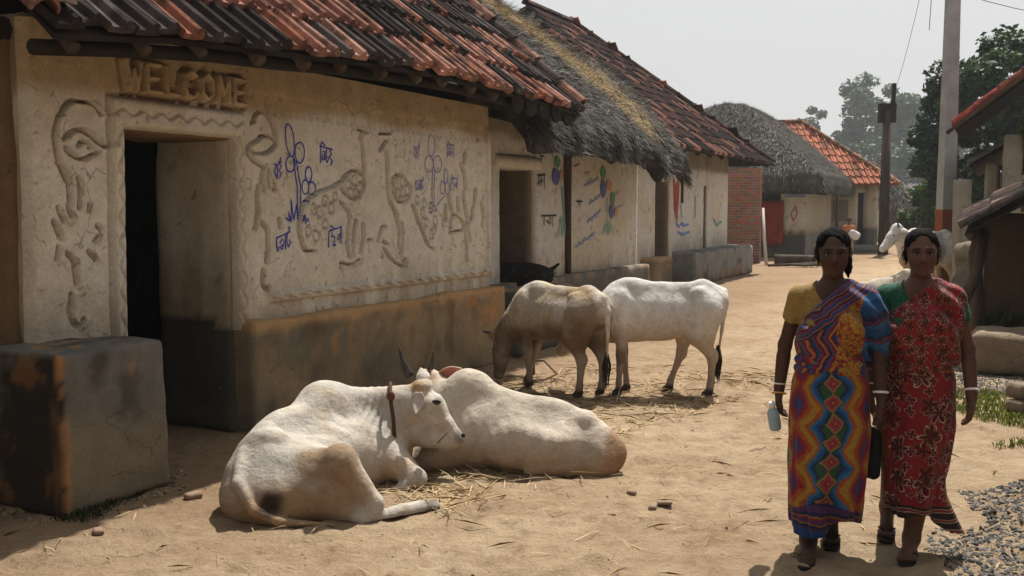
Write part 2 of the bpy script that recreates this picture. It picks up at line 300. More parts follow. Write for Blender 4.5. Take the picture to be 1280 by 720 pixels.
WORDS=[[[(2.028,1.911),(2.061,1.906),(2.034,1.853),(2.063,1.811)],[(2.07,1.914),(2.067,1.8)],[(2.08,1.921),(2.118,1.929)],[(2.085,1.916),(2.111,1.898),(2.083,1.862),(2.113,1.844),(2.091,1.804)],[(2.094,1.924),(2.114,1.964)]],[[(2.593,2.068),(2.59,1.941)],[(2.593,2.068),(2.61,2.105),(2.651,2.075)],[(2.612,2.028),(2.641,2.031),(2.64,1.974),(2.61,1.964),(2.616,2.008)],[(2.667,2.06),(2.657,1.972),(2.673,1.944),(2.69,1.98),(2.674,1.995)],[(2.7,2.05),(2.733,2.014),(2.699,1.992),(2.74,1.962),(2.714,1.926)],[(2.577,2.07),(2.745,2.052)]],[[(2.037,1.374),(2.028,1.315),(2.043,1.274),(2.059,1.301),(2.044,1.314)],[(2.068,1.331),(2.094,1.366),(2.118,1.339),(2.095,1.288),(2.073,1.304),(2.096,1.324)],[(2.136,1.4),(2.133,1.286)],[(2.161,1.407),(2.151,1.347),(2.166,1.3),(2.192,1.335),(2.176,1.36)],[(2.177,1.411),(2.195,1.439),(2.17,1.449)],[(2.029,1.372),(2.198,1.417)]],[[(2.674,1.413),(2.671,1.283)],[(2.674,1.413),(2.696,1.456),(2.741,1.431)],[(2.714,1.42),(2.712,1.368),(2.749,1.368),(2.748,1.322),(2.72,1.298),(2.762,1.298)],[(2.834,1.441),(2.831,1.309)],[(2.833,1.375),(2.796,1.382),(2.782,1.347),(2.804,1.334),(2.816,1.366)],[(2.659,1.41),(2.847,1.444)]]]
FADED=[[[(3.913,2.139),(3.954,2.131),(3.921,2.086),(3.958,2.045)],[(3.966,2.137),(3.964,2.035)],[(3.977,2.143),(4.025,2.145)],[(3.983,2.138),(4.016,2.118),(3.983,2.089),(4.02,2.07),(3.994,2.036)],[(3.995,2.144),(4.019,2.177)]],[[(4.537,2.19),(4.536,2.068)],[(4.537,2.19),(4.552,2.228),(4.587,2.205)],[(4.554,2.155),(4.579,2.162),(4.579,2.107),(4.553,2.093),(4.558,2.136)],[(4.601,2.194),(4.593,2.107),(4.607,2.084),(4.622,2.121),(4.608,2.133)],[(4.63,2.189),(4.658,2.16),(4.629,2.134),(4.665,2.111),(4.643,2.073)],[(4.523,2.19),(4.669,2.198)]],[[(3.965,1.833),(3.958,1.785),(3.971,1.749),(3.985,1.769),(3.971,1.782)],[(3.992,1.794),(4.013,1.82),(4.033,1.794),(4.015,1.754),(3.996,1.77),(4.015,1.784)],[(4.047,1.843),(4.046,1.748)],[(4.068,1.845),(4.06,1.797),(4.074,1.756),(4.095,1.782),(4.081,1.804)],[(4.082,1.847),(4.096,1.868),(4.075,1.879)],[(3.959,1.832),(4.098,1.849)]],[[(4.615,1.879),(4.614,1.77)],[(4.615,1.879),(4.63,1.912),(4.661,1.886)],[(4.643,1.88),(4.642,1.836),(4.667,1.831),(4.667,1.793),(4.648,1.776),(4.677,1.771)],[(4.725,1.882),(4.724,1.772)],[(4.724,1.827),(4.699,1.837),(4.69,1.81),(4.705,1.795),(4.713,1.821)],[(4.605,1.879),(4.733,1.882)]]]
H2P={'green':[[(2.379,2.185),(2.373,2.157),(2.355,2.133),(2.327,2.116),(2.294,2.109),(2.262,2.114),(2.234,2.128),(2.215,2.15),(2.209,2.177),(2.215,2.205),(2.233,2.229),(2.26,2.245),(2.293,2.252),(2.326,2.249),(2.354,2.234),(2.373,2.212),(2.379,2.185)],[(3.988,2.104),(3.981,2.07),(3.96,2.04),(3.929,2.02),(3.892,2.012),(3.854,2.018),(3.822,2.036),(3.801,2.064),(3.793,2.098),(3.799,2.132),(3.82,2.161),(3.851,2.181),(3.888,2.19),(3.926,2.184),(3.958,2.166),(3.98,2.138),(3.988,2.104)],[(4.359,1.741),(4.353,1.704),(4.335,1.672),(4.308,1.651),(4.275,1.643),(4.242,1.651),(4.214,1.671),(4.195,1.703),(4.188,1.74),(4.194,1.777),(4.211,1.808),(4.238,1.83),(4.271,1.838),(4.304,1.831),(4.332,1.81),(4.352,1.779),(4.359,1.741)]],'blue':[[(2.361,1.997),(2.353,1.956),(2.329,1.921),(2.293,1.897),(2.25,1.888),(2.208,1.895),(2.172,1.917),(2.148,1.951),(2.139,1.991),(2.147,2.031),(2.171,2.066),(2.206,2.09),(2.248,2.1),(2.291,2.093),(2.328,2.071),(2.352,2.038),(2.361,1.997)],[(3.993,1.875),(3.986,1.825),(3.966,1.782),(3.934,1.753),(3.897,1.743),(3.859,1.752),(3.827,1.78),(3.805,1.822),(3.797,1.871),(3.803,1.921),(3.824,1.964),(3.855,1.993),(3.892,2.003),(3.929,1.995),(3.962,1.967),(3.984,1.925),(3.993,1.875)],[(4.32,1.552),(4.315,1.513),(4.297,1.481),(4.269,1.459),(4.237,1.452),(4.204,1.46),(4.176,1.481),(4.157,1.514),(4.15,1.552),(4.155,1.59),(4.173,1.623),(4.2,1.644),(4.232,1.652),(4.265,1.645),(4.294,1.623),(4.313,1.59),(4.32,1.552)]],'orange':[[(2.488,2.014),(2.484,1.987),(2.471,1.964),(2.452,1.949),(2.429,1.943),(2.405,1.947),(2.386,1.962),(2.373,1.984),(2.368,2.011),(2.372,2.037),(2.385,2.06),(2.404,2.076),(2.427,2.082),(2.45,2.078),(2.47,2.063),(2.484,2.041),(2.488,2.014)],[(4.218,1.931),(4.211,1.898),(4.189,1.87),(4.157,1.851),(4.118,1.844),(4.08,1.85),(4.047,1.868),(4.025,1.894),(4.017,1.926),(4.023,1.958),(4.044,1.986),(4.076,2.005),(4.115,2.012),(4.153,2.007),(4.187,1.99),(4.209,1.963),(4.218,1.931)],[(4.477,1.545),(4.473,1.517),(4.46,1.493),(4.441,1.477),(4.418,1.472),(4.394,1.478),(4.374,1.494),(4.36,1.518),(4.355,1.546),(4.359,1.574),(4.372,1.598),(4.391,1.614),(4.414,1.619),(4.438,1.614),(4.458,1.598),(4.472,1.574),(4.477,1.545)]],'stem':[[(2.429,1.892),(2.478,1.663),(2.521,1.446)],[(2.535,1.446),(2.479,1.636),(2.463,1.879)],[(2.322,1.22),(2.433,1.501),(2.456,1.23),(2.521,1.473),(2.565,1.227),(2.603,1.487),(2.703,1.279)],[(4.036,1.762),(4.058,1.522),(4.08,1.281)],[(4.194,1.461),(4.163,1.31),(4.098,1.22)],[(3.882,1.225),(4.011,1.402),(4.048,1.221),(4.111,1.401),(4.165,1.219),(4.23,1.37),(4.319,1.231)]],'black':[[(1.756,2.235),(1.891,2.228)],[(1.817,2.25),(1.818,2.135),(1.756,2.171)],[(1.697,1.99),(1.942,2.011)],[(1.733,1.991),(1.758,1.864),(1.697,1.888),(1.831,1.943)],[(1.892,2.001),(1.906,1.828)],[(1.806,1.994),(1.819,1.866)],[(1.821,1.505),(2.266,1.507)],[(1.895,1.499),(1.896,1.387)],[(2.072,1.503),(2.086,1.398),(1.983,1.446)],[(2.136,1.49),(2.163,1.37)],[(2.91,1.688),(3.129,1.69)],[(3.026,1.689),(3.042,1.61)],[(1.988,0.82),(1.988,0.773)],[(2.141,0.812),(2.168,0.768)],[(2.246,0.795),(2.273,0.772)],[(2.84,2.149),(3.019,2.184)]],'bluewords':[[(3.17,1.894),(3.706,2.007)],[(3.244,1.909),(3.281,1.981),(3.358,1.912),(3.456,2.015),(3.488,1.929),(3.627,2.005)],[(3.362,1.654),(3.831,1.789)],[(3.415,1.654),(3.43,1.721),(3.539,1.684),(3.592,1.757),(3.672,1.723),(3.75,1.788)],[(3.29,1.411),(3.835,1.582)],[(3.328,1.396),(3.388,1.467),(3.481,1.423),(3.557,1.509),(3.653,1.465),(3.755,1.559)],[(2.889,1.08),(3.601,1.261)],[(2.961,1.077),(3.018,1.16),(3.107,1.106),(3.218,1.197),(3.331,1.165),(3.484,1.249),(3.547,1.203)],[(3.205,2.064),(3.355,2.098),(3.318,2.011)],[(4.467,1.613),(4.688,1.645)],[(4.549,1.845),(4.375,1.797)]]}
COW1=[('c', (-0.24, -0.22, 0.142), (-0.194, -0.12, 0.167), 0.225, 0.25, 0.05),
('c', (-0.194, -0.12, 0.167), (0.115, 0.32, 0.164), 0.25, 0.25, 0.08),
('c', (0.115, 0.32, 0.164), (0.232, 0.42, 0.168), 0.25, 0.19, 0.08),
('c', (-0.318, -0.2, 0.292), (-0.209, -0.04, 0.368), 0.07, 0.09, 0.07),
('c', (-0.209, -0.04, 0.368), (-0.043, 0.24, 0.426), 0.09, 0.13, 0.1),
('e', (-0.041, 0.28, 0.474), (0.125, 0.15, 0.095), 0.11),
('c', (-0.026, 0.3, 0.456), (0.383, 0.46, 0.449), 0.09, 0.085, 0.1),
('c', (0.145, 0.44, 0.236), (0.403, 0.48, 0.348), 0.19, 0.135, 0.09),
('c', (0.283, 0.4, 0.173), (0.384, 0.42, 0.12), 0.1, 0.055, 0.09),
('e', (0.35, 0.47, 0.175), (0.075, 0.045, 0.17), 0.07),
('c', (0.463, 0.47, 0.447), (0.566, 0.43, 0.407), 0.088, 0.085, 0.05),
('c', (0.566, 0.43, 0.407), (0.7, 0.4, 0.25), 0.08, 0.05, 0.05),
('c', (0.457, 0.47, 0.282), (0.536, 0.44, 0.26), 0.095, 0.08, 0.05),
('c', (0.535, 0.44, 0.25), (0.671, 0.41, 0.204), 0.07, 0.046, 0.05),
('e', (0.719, 0.4, 0.226), (0.05, 0.052, 0.047), 0.03),
('e', (0.672, 0.4, 0.317), (0.02, 0.045, 0.03), 0.03),
('e', (0.607, 0.4, 0.47), (0.03, 0.03, 0.018), 0.02),
('e', (0.517, 0.46, 0.54), (0.06, 0.08, 0.042), 0.04),
('c', (0.305, 0.3, 0.15), (0.504, 0.16, 0.055), 0.115, 0.062, 0.07),
('c', (0.505, 0.15, 0.049), (0.366, 0.09, -0.031), 0.056, 0.036, 0.03),
('c', (0.368, 0.07, -0.034), (0.479, 0.04, -0.039), 0.034, 0.03, 0.02),
('c', (0.169, 0.42, 0.023), (0.281, 0.47, -0.069), 0.12, 0.06, 0.06),
('e', (0.01, -0.28, 0.125), (0.21, 0.17, 0.19), 0.08),
('c', (-0.034, -0.31, 0.154), (0.165, -0.39, 0.281), 0.18, 0.085, 0.09),
('e', (0.166, -0.39, 0.319), (0.045, 0.05, 0.05), 0.05),
('c', (0.175, -0.4, 0.284), (0.349, -0.43, 0.084), 0.088, 0.048, 0.05),
('c', (0.062, -0.38, 0.111), (0.234, -0.43, 0.043), 0.13, 0.06, 0.08),
('c', (0.349, -0.43, 0.084), (0.287, -0.46, 0.002), 0.046, 0.046, 0.03),
('c', (0.295, -0.46, -0.002), (0.488, -0.33, 0.012), 0.052, 0.04, 0.03),
('c', (0.488, -0.33, 0.012), (0.562, -0.27, 0.006), 0.04, 0.046, 0.02),
('c', (0.562, -0.27, 0.006), (0.638, -0.22, 0.004), 0.044, 0.034, 0.012),
('c', (0.105, -0.4, -0.017), (0.244, -0.37, -0.044), 0.055, 0.04, 0.03),
('c', (-0.298, -0.34, 0.091), (-0.14, -0.4, 0.067), 0.16, 0.15, 0.08),
('e', (-0.366, -0.31, 0.227), (0.06, 0.06, 0.07), 0.06),
('c', (-0.354, -0.3, 0.317), (-0.33, -0.475, 0.201), 0.035, 0.03, 0.02),
('c', (-0.33, -0.475, 0.201), (-0.241, -0.545, 0.086), 0.03, 0.026, 0.015),
('c', (-0.241, -0.545, 0.086), (-0.109, -0.57, 0.037), 0.026, 0.024, 0.012),
('c', (-0.109, -0.57, 0.037), (0.149, -0.53, -0.0), 0.024, 0.018, 0.012)]
COW2=[('c', (-0.25, -0.08, 0.186), (0.196, -0.18, 0.149), 0.235, 0.24, 0.08),
('c', (0.196, -0.18, 0.149), (0.428, -0.23, 0.122), 0.24, 0.165, 0.08),
('c', (0.428, -0.23, 0.122), (0.552, -0.26, 0.075), 0.14, 0.08, 0.08),
('c', (-0.23, -0.04, 0.431), (0.351, -0.2, 0.288), 0.075, 0.05, 0.11),
('e', (0.382, -0.24, 0.302), (0.055, 0.06, 0.045), 0.05),
('c', (0.397, -0.24, 0.292), (0.571, -0.26, 0.129), 0.05, 0.06, 0.07),
('e', (-0.32, -0.04, 0.462), (0.13, 0.11, 0.13), 0.09),
('c', (-0.377, -0.02, 0.311), (-0.564, 0.12, 0.402), 0.18, 0.12, 0.08),
('c', (-0.564, 0.12, 0.422), (-0.689, 0.24, 0.337), 0.1, 0.08, 0.05),
('c', (-0.689, 0.24, 0.337), (-0.797, 0.34, 0.102), 0.08, 0.05, 0.05),
('e', (-0.594, 0.12, 0.516), (0.07, 0.07, 0.05), 0.04),
('c', (-0.323, -0.13, 0.132), (-0.513, -0.23, 0.102), 0.18, 0.115, 0.08),
('c', (-0.487, -0.26, 0.09), (-0.65, -0.28, 0.055), 0.095, 0.055, 0.05),
('c', (0.191, -0.31, 0.053), (0.468, -0.34, 0.041), 0.1, 0.085, 0.08),
('e', (0.022, -0.35, 0.161), (0.2, 0.08, 0.14), 0.1)]
# dark (-0.156, -0.5, 0.105)
# grey (-0.284, -0.26, 0.376)
# stif (0.141, -0.46, 0.299)
# stif2 (0.247, -0.5, 0.167)
# tan (-0.034, -0.51, 0.067)
# hoof (0.605, -0.24, -0.003)
# rump2 (0.553, -0.3, 0.1)
# belly2 (0.14, -0.4, 0.028)
# neckfold (0.255, 0.34, 0.33)
# eye1 (0.613, 0.31, 0.464)
# nos1 (0.769, 0.33, 0.261)
# ear1a (0.498, 0.36, 0.544)
# ear1b (0.493, 0.3, 0.442)
# col [(0.338, 0.36, 0.544), (0.365, 0.28, 0.413), (0.363, 0.37, 0.237), (0.339, 0.4, 0.086)]
# poll (-0.619, 0.06, 0.567)
# hL [(-0.691, 0.07, 0.565), (-0.726, 0.07, 0.658), (-0.75, 0.06, 0.741)]
# hR [(-0.582, 0.1, 0.571), (-0.556, 0.1, 0.643), (-0.543, 0.08, 0.723)]
# earL [(-0.61, 0.02, 0.573), (-0.591, -0.02, 0.641), (-0.646, -0.04, 0.502)]
# earR [(-0.536, 0.1, 0.53), (-0.38, 0.06, 0.603)]
# ------------------------------------------------------------------ ground
_dr = np.random.default_rng(77); _DN = 1500; _dx = _dr.uniform(-3.2, 4.2, _DN); _dy = _dr.uniform(3.0, 11.2, _DN); _drad = _dr.uniform(.025, .075, _DN); _dd = _dr.uniform(.006, .022, _DN)
_cell = {}
for _i in range(_DN): _cell.setdefault((int(_dx[_i]//.5), int(_dy[_i]//.5)), []).append(_i)
def dents(x, y):
    """hoof and foot prints pressed into the dust, each with a small pushed-up rim"""
    h = np.zeros_like(x); cx = np.floor(x/.5).astype(int); cy = np.floor(y/.5).astype(int); near = (x > -3.6) & (x < 4.6) & (y > 2.6) & (y < 11.6)
    if not near.any(): return h
    key = cx*10000+cy
    for (a, b), L in _cell.items():
        m = near & (np.abs(cx-a) <= 1) & (np.abs(cy-b) <= 1) if len(x) < 50 else None
        if m is None:
            m = _near_idx(x, y, a, b)
        if not np.any(m): continue
        for i in L:
            d = np.hypot(x[m]-_dx[i], (y[m]-_dy[i])*.8)/_drad[i]; h[m] += _dd[i]*(-np.exp(-d**4)+.45*np.exp(-((d-1.25)/.3)**2))
    return h
_cache = {}
def _near_idx(x, y, a, b):
    k = (id(x), len(x))
    if k not in _cache:
        _cache.clear(); o = np.argsort(x, kind='stable'); _cache[k] = (o, x[o])
    o, xs_ = _cache[k]; i0, i1 = np.searchsorted(xs_, [a*.5-.2, a*.5+.7]); q = o[i0:i1]; return q[(y[q] > b*.5-.2) & (y[q] < b*.5+.7)]
def ground_h(x, y):
    P = np.stack([x, y, np.zeros_like(x)], -1)
    return dents(x, y) + (np.abs(fbm(P, 5., 4, 45)-.5))*.05 + (fbm(P, .5, 3, 3)-.5)*.05 + (fbm(P, 3., 4, 5)-.5)*.045 + (fbm(P, 13., 3, 6)-.5)*.018
def gz(x, y): return float(ground_h(np.array([float(x)]), np.array([float(y)]))[0])
gx = np.concatenate([np.linspace(-150, -12, 24), np.linspace(-11, -4.2, 18), np.arange(-4, 6, .034), np.linspace(6.2, 14, 24), np.linspace(15, 200, 34)])
gy = np.concatenate([np.linspace(-60, 0, 14), np.linspace(.4, 2.8, 10), np.arange(3, 11.5, .034), np.linspace(11.7, 25, 60), np.linspace(26, 60, 34), np.linspace(66, 300, 24)])
GX, GY = np.meshgrid(gx, gy, indexing='ij'); a = GX.ravel(); b = GY.ravel()
V = np.stack([a, b, ground_h(a, b)], -1)
i, j = np.meshgrid(np.arange(len(gx)-1), np.arange(len(gy)-1), indexing='ij'); w = len(gy)
F = np.stack([i*w+j, (i+1)*w+j, (i+1)*w+j+1, i*w+j+1], -1).reshape(-1, 4)
def ground_mat():
    m, nt, b = nodes('trodden_earth'); v = ocoord(nt)
    f = math_(nt, 'MULTIPLY_ADD', noise(nt, .8, 9, v, .66), 2.6, -.8)
    c = ramp(nt, f, [(.22, .14, .08), (.36, .25, .155), (.46, .345, .225), (.54, .42, .29)])
    g = math_(nt, 'MULTIPLY_ADD', noise(nt, 7, 9, v, .75), 2.8, -.9)
    c = mixc(nt, .45, c, ramp(nt, g, [(.11, .07, .042), (.34, .235, .145), (.46, .345, .225), (.55, .43, .30)]))
    for sc_, th, gate, col in ((38, .15, .50, (.085, .06, .045)), (14, .13, .54, (.13, .09, .06)), (70, .2, .46, (.50, .42, .33))):
        vo = nn(nt, 'ShaderNodeTexVoronoi'); vo.inputs['Scale'].default_value = sc_; link(nt, v, vo.inputs['Vector'])
        dd = math_(nt, 'MULTIPLY_ADD', noise(nt, sc_*1.7, 3, v), .16, vo.outputs['Distance'])
        k = math_(nt, 'MULTIPLY', math_(nt, 'LESS_THAN', dd, th+.07), math_(nt, 'GREATER_THAN', noise(nt, 1.7+sc_*.02, 4, v), gate))
        c = mixc(nt, math_(nt, 'MULTIPLY', k, .7), c, col)
    sp_ = nn(nt, 'ShaderNodeSeparateXYZ'); link(nt, v, sp_.inputs[0])          # darker red-brown earth along the house fronts
    ac = math_(nt, 'ADD', math_(nt, 'MULTIPLY', sp_.outputs[0], .895), math_(nt, 'MULTIPLY', sp_.outputs[1], -.446))
    ac = math_(nt, 'ADD', ac, math_(nt, 'MULTIPLY', noise(nt, .9, 6, v, .7), 2.6))
    mr = nn(nt, 'ShaderNodeMapRange'); mr.inputs[1].default_value = -1.4; mr.inputs[2].default_value = -3.0; link(nt, ac, mr.inputs[0])
    c = mixc(nt, math_(nt, 'MULTIPLY', mr.outputs[0], .62), c, mixc(nt, noise(nt, 12, 6, v, .7), (.13, .08, .045), (.36, .235, .14)))
    link(nt, c, b.inputs['Base Color']); b.inputs['Roughness'].default_value = .97
    b.inputs['Specular IOR Level'].default_value = .08
    h = math_(nt, 'ADD', noise(nt, 26, 9, v, .75), math_(nt, 'MULTIPLY', noise(nt, 5, 6, v), 1.4))
    bump(nt, b, h, 1., .035); return m
new('ground', V, F, ground_mat(), None, True, kind='structure')

# ------------------------------------------------------------------ colours of mud work
def wall_cream(P, z0=.8, z1=2.25, top=(.26, .16, .075), base=(.68, .635, .54), seed=0):
    n = fbm(P, 1.3, 5, 20+seed); n2 = fbm(P*np.array([5, 5, .8]), 1.5, 4, 30+seed)
    c = lerp(base, (.57, .51, .41), sstep(.42, .72, n))
    c = lerp(c, (.66, .63, .57), sstep(.5, .8, n2)*.6)
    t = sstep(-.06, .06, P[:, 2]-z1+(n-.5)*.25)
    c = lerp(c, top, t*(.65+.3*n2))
    d = sstep(.45, .0, P[:, 2]-z0)*sstep(.35, .7, n2+.15)     # splash dirt with ragged outline
    c = lerp(c, (.34, .26, .17), d*.55)
    sp = fbm(P, 22, 3, 40+seed); c = lerp(c, (.2, .15, .1), sstep(.70, .82, sp)*.6)
    return c
def plinth_dark(P, top=.8, seed=0, wear=.5, base=(.046, .043, .038)):
    n = fbm(P, 1.6, 5, 50+seed); n2 = fbm(P*np.array([6, 6, 1.0]), 1.3, 4, 60+seed)
    c = lerp(base, (.105, .095, .078), n2)
    c = lerp(c, (.36, .23, .11), sstep(1-wear, 1.15-wear, n*.55+n2*.45+.12*np.clip(P[:, 2]/top, 0, 1)))
    e = sstep(.09, .02, np.abs(P[:, 2]-top))*sstep(.35, .6, n2); c = lerp(c, (.46, .30, .15), e*.8)
    g = sstep(.22, .02, P[:, 2]+(n-.5)*.25); c = lerp(c, (.10, .105, .06), g*.7)
    return c
def plinth_ochre(P, top=.8, seed=0):
    n = fbm(P, 1.2, 5, 70+seed); n2 = fbm(P*np.array([7, 7, .8]), 1.5, 4, 80+seed); n3 = fbm(P, 6, 5, 85+seed)
    c = lerp((.31, .235, .14), (.17, .145, .105), sstep(.35, .65, n))
    c = lerp(c, (.42, .25, .115), sstep(.5, .75, n2)*sstep(.2, .75, P[:, 2]))
    c = lerp(c, (.10, .09, .075), sstep(.56, .8, n2*.5+n*.5)*.8)
    c = lerp(c, (.065, .06, .052), sstep(.50, .66, n3*.5+n2*.5)*.5); c = lerp(c, (.40, .21, .085), sstep(.56, .66, fbm(P, 4, 5, 88+seed))*.8*sstep(.3, .6, P[:, 2]))
    e = sstep(.10, .02, np.abs(P[:, 2]-top)+(n3-.5)*.1); c = lerp(c, (.48, .30, .14), e*.8)
    return c
def brown_mud(P, seed=0):
    n = fbm(P, 2, 5, 90+seed); return lerp((.13, .085, .045), (.24, .16, .09), n)
def room_dark(P): n = fbm(P, 3, 4, 5); return lerp((.005, .004, .003), (.018, .013, .009), n)  # near-black wall colour standing in for the darkness of unlit rooms

# ------------------------------------------------------------------ house with the moulded wall
H1 = empty('mud_house', T(3.7, -4.79), ROTL, label='low mud house with moulded wall figures and old clay tiled roof, beside the resting cows', cat='house')
DX0, DX1, DZ = .655, 1.61, 2.065             # doorway
WX0, WX1, WZ0, WZ1 = .0, 5.42, .74, 2.62
def chaikin(l):
    if len(l) < 3: return l
    o = [l[0]]
    for a, b in zip(l[:-1], l[1:]): o += [(a[0]*.75+b[0]*.25, a[1]*.75+b[1]*.25), (a[0]*.25+b[0]*.75, a[1]*.25+b[1]*.75)]
    return o+[l[-1]]
RIDGES = [chaikin(l) for l in RIDGES]
def relief(Q):
    """how far the wall surface stands proud (+) or is scored in (-)"""
    x, z = Q[:, 0], Q[:, 1]
    h = (fbm(np.stack([x, z, z*0], -1), 1.1, 4, 2)-.5)*.05+(fbm(np.stack([x, z, z*0], -1), 9, 3, 8)-.5)*.012
    d = np.full(len(Q), 9.); d2 = np.full(len(Q), 9.); jit = np.stack([fbm(np.stack([x, z, z*0], -1), 14, 2, 61)-.5, fbm(np.stack([x, z, z*0], -1), 14, 2, 62)-.5], -1)*.022
    for l in RIDGES: d = np.minimum(d, polyd(Q+jit, l)); d2 = np.minimum(d2, polyd(Q+jit-np.array([.026, -.006]), l))
    r = -.085*np.exp(-(d/.0112)**4) + .024*np.exp(-(d2/.016)**2)
    dd = np.full(len(Q), 9.)
    for p in DOTS: dd = np.minimum(dd, np.abs(np.hypot(x-p[0]+jit[:, 0], (z-p[1])*.8+jit[:, 1])-.034))
    r += -.042*np.exp(-(dd/.0075)**4)+.010*np.exp(-((dd-.016)/.009)**2)
    r += .03*sstep(.035, .015, np.abs(x-5.335-.0*z))*sstep(.9, .95, z)*sstep(2.42, 2.36, z)
    b = sstep(.045, .025, np.abs(z-.945))*sstep(1.94, 2.0, x)
    r += b*(.035+.012*np.sin(x*38+2*np.sin(z*80)))
    # frame round the doorway with a running scroll
    ins = np.maximum(np.maximum(DX0-x, x-DX1), z-DZ)
    fr = sstep(.0, .012, ins)*np.where(z > DZ, sstep(.19, .175, z-DZ)*sstep(.105, .09, np.maximum(DX0-x, x-DX1)), sstep(.105, .09, ins))
    r += fr*.040 - .03*np.exp(-((np.maximum(np.maximum(DX0-x, x-DX1), (z-DZ)*.55)-.106)/.012)**2)*(z < DZ+.22)
    ph = np.where(z > DZ+.02, x, z)*2*np.pi/.15
    cc = np.where(z > DZ+.02, z-DZ-.10, np.where(x < 1, DX0-.05-x, x-DX1-.05))
    r += fr*.020*np.exp(-((np.abs(cc-.018*np.sin(ph))-.0)/.009)**2)*(-1.5)
    # row of pressed marks under the eave
    r -= .016*sstep(2.24, 2.28, z)*sstep(2.42, 2.38, z)*(.5+.5*np.sin(x*2*np.pi/.085))*(x > 1.75)
    return h+r
LET = {'W': [[(0, 1), (.25, 0), (.5, .7), (.75, 0), (1, 1)]], 'E': [[(1, 1), (0, 1), (0, 0), (1, 0)], [(0, .5), (.8, .5)]],
       'L': [[(0, 1), (0, 0), (1, 0)]], 'C': [[(1, .85), (.6, 1), (.1, .8), (0, .4), (.2, .05), (.7, 0), (1, .2)]],
       'O': [[(.5, 1), (.05, .75), (.05, .25), (.5, 0), (.95, .25), (.95, .75), (.5, 1)]], 'M': [[(0, 0), (.1, 1), (.5, .3), (.9, 1), (1, 0)]]}
wel = []
for k, ch in enumerate('WELCOME'):
    for st in LET[ch]: wel.append([(.665+k*.158+x*.108, 2.305+z*.165) for x, z in st])
def relief_all(Q):
    r = relief(Q); d = np.full(len(Q), 9.)
    for l in wel: d = np.minimum(d, polyd(Q, l))
    return r + .045*np.exp(-(d/.018)**4) - .04*np.exp(-((d-.034)/.011)**2)
nx, nz = 740, 256
xs = np.linspace(WX0, WX1, nx); zs = np.linspace(WZ0, WZ1, nz)
XX, ZZ = np.meshgrid(xs, zs, indexing='ij'); Q = np.stack([XX.ravel(), ZZ.ravel()], -1)
y = -relief_all(Q)
e = np.minimum(np.minimum(Q[:, 0]-WX0, WX1-Q[:, 0]), Q[:, 1]-WZ0+.02)     # wrap the outer edges and the door edges back
ins = np.maximum(np.maximum(DX0-Q[:, 0], Q[:, 0]-DX1), Q[:, 1]-DZ)
e = np.minimum(e, np.where(ins >= 0, ins+.004, 9))
y += .07*np.clip(1-e/.045, 0, 1)**2.2
V = np.stack([Q[:, 0], y, Q[:, 1]], -1)
i, j = np.meshgrid(np.arange(nx-1), np.arange(nz-1), indexing='ij')
F = np.stack([i*nz+j, (i+1)*nz+j, (i+1)*nz+j+1, i*nz+j+1], -1).reshape(-1, 4)
inn = (ins < -.001); F = F[~(inn[F].any(1))]
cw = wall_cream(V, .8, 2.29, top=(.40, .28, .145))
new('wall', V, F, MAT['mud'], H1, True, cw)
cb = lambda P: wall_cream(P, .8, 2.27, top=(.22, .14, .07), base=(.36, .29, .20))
def lower_dark(P):
    return np.where((P[:, 2] < .80+.03*np.sin(P[:, 0]*3+P[:, 1]*5))[:, None], plinth_dark(P, .9, 3, .22), cb(P))
mudpart('door_jamb', H1, (WX0+.02, .035, 0), (DX0+.005, .74, 2.66), lower_dark, r=.05, seed=1)
mudpart('door_jamb', H1, (DX1-.005, .035, 0), (DX1+.4, .74, 2.66), lower_dark, r=.05, seed=2)
mudpart('lintel', H1, (.3, .036, DZ-.01), (2.0, .70, 2.64), brown_mud, r=.03, seed=3)
mudpart('wall', H1, (DX1+.3, .04, 0), (WX1-.02, .42, 2.45), cb, r=.04, res=.15, seed=4)
mudpart('end_wall', H1, (-.03, .12, .60), (.36, 4.0, 2.62), brown_mud, r=.05, res=.09, seed=5)
mudpart('end_wall', H1, (.0, .1, 0), (.33, 3.98, .66), lambda P: plinth_dark(P, .62, 5, .25), r=.04, res=.12, seed=6)
mudpart('end_wall', H1, (WX1-.38, .3, 0), (WX1-.03, 4.0, 2.45), cb, r=.04, res=.2, seed=7)
mudpart('back_wall', H1, (.1, 3.65, 0), (WX1-.1, 4.0, 2.6), room_dark, r=.04, res=.3, seed=8)
mudpart('partition', H1, (.3, 1.9, 0), (2.9, 2.1, 2.6), room_dark, r=.04, res=.3, seed=9)
mudpart('plinth', H1, (DX1+.03, -.13, 0), (WX1+.09, .2, .795), lambda P: plinth_ochre(P, .79), r=.028, res=.035, amp=.016, seed=10)
def blockc(P):
    n = fbm(P, 2, 4, 77); n6 = fbm(P*np.array([6, 6, 1.2]), 2, 5, 90); c = lerp((.12, .112, .10), (.19, .175, .15), n6); c = lerp(c, (.38, .20, .08), sstep(.60, .68, fbm(P*np.array([3, 3, 1]), 3, 5, 91))*sstep(.5, .75, P[:, 2])*.8); c = lerp(c, (.05, .047, .042), sstep(.58, .72, fbm(P, 5, 5, 78))*.7)
    c = lerp(c, (.22, .175, .115), sstep(.62, .28, P[:, 2]+(n-.5)*.4)*.8); n5 = fbm(P, 4, 5, 79)
    side = sstep(-.235, -.255, P[:, 0]); c = lerp(c, lerp((.022, .018, .015), (.22, .10, .035), sstep(.60, .68, n5)*.7), side*.93)         # end face's shade put into the colour as near-black, plus rusty patches
    return lerp(c, (.40, .20, .08), np.exp(-((P[:, 0]+.245)/.018)**2)*(P[:, 1] < -.46)*sstep(.35, .5, fbm(P, 9, 3, 81))*.9)
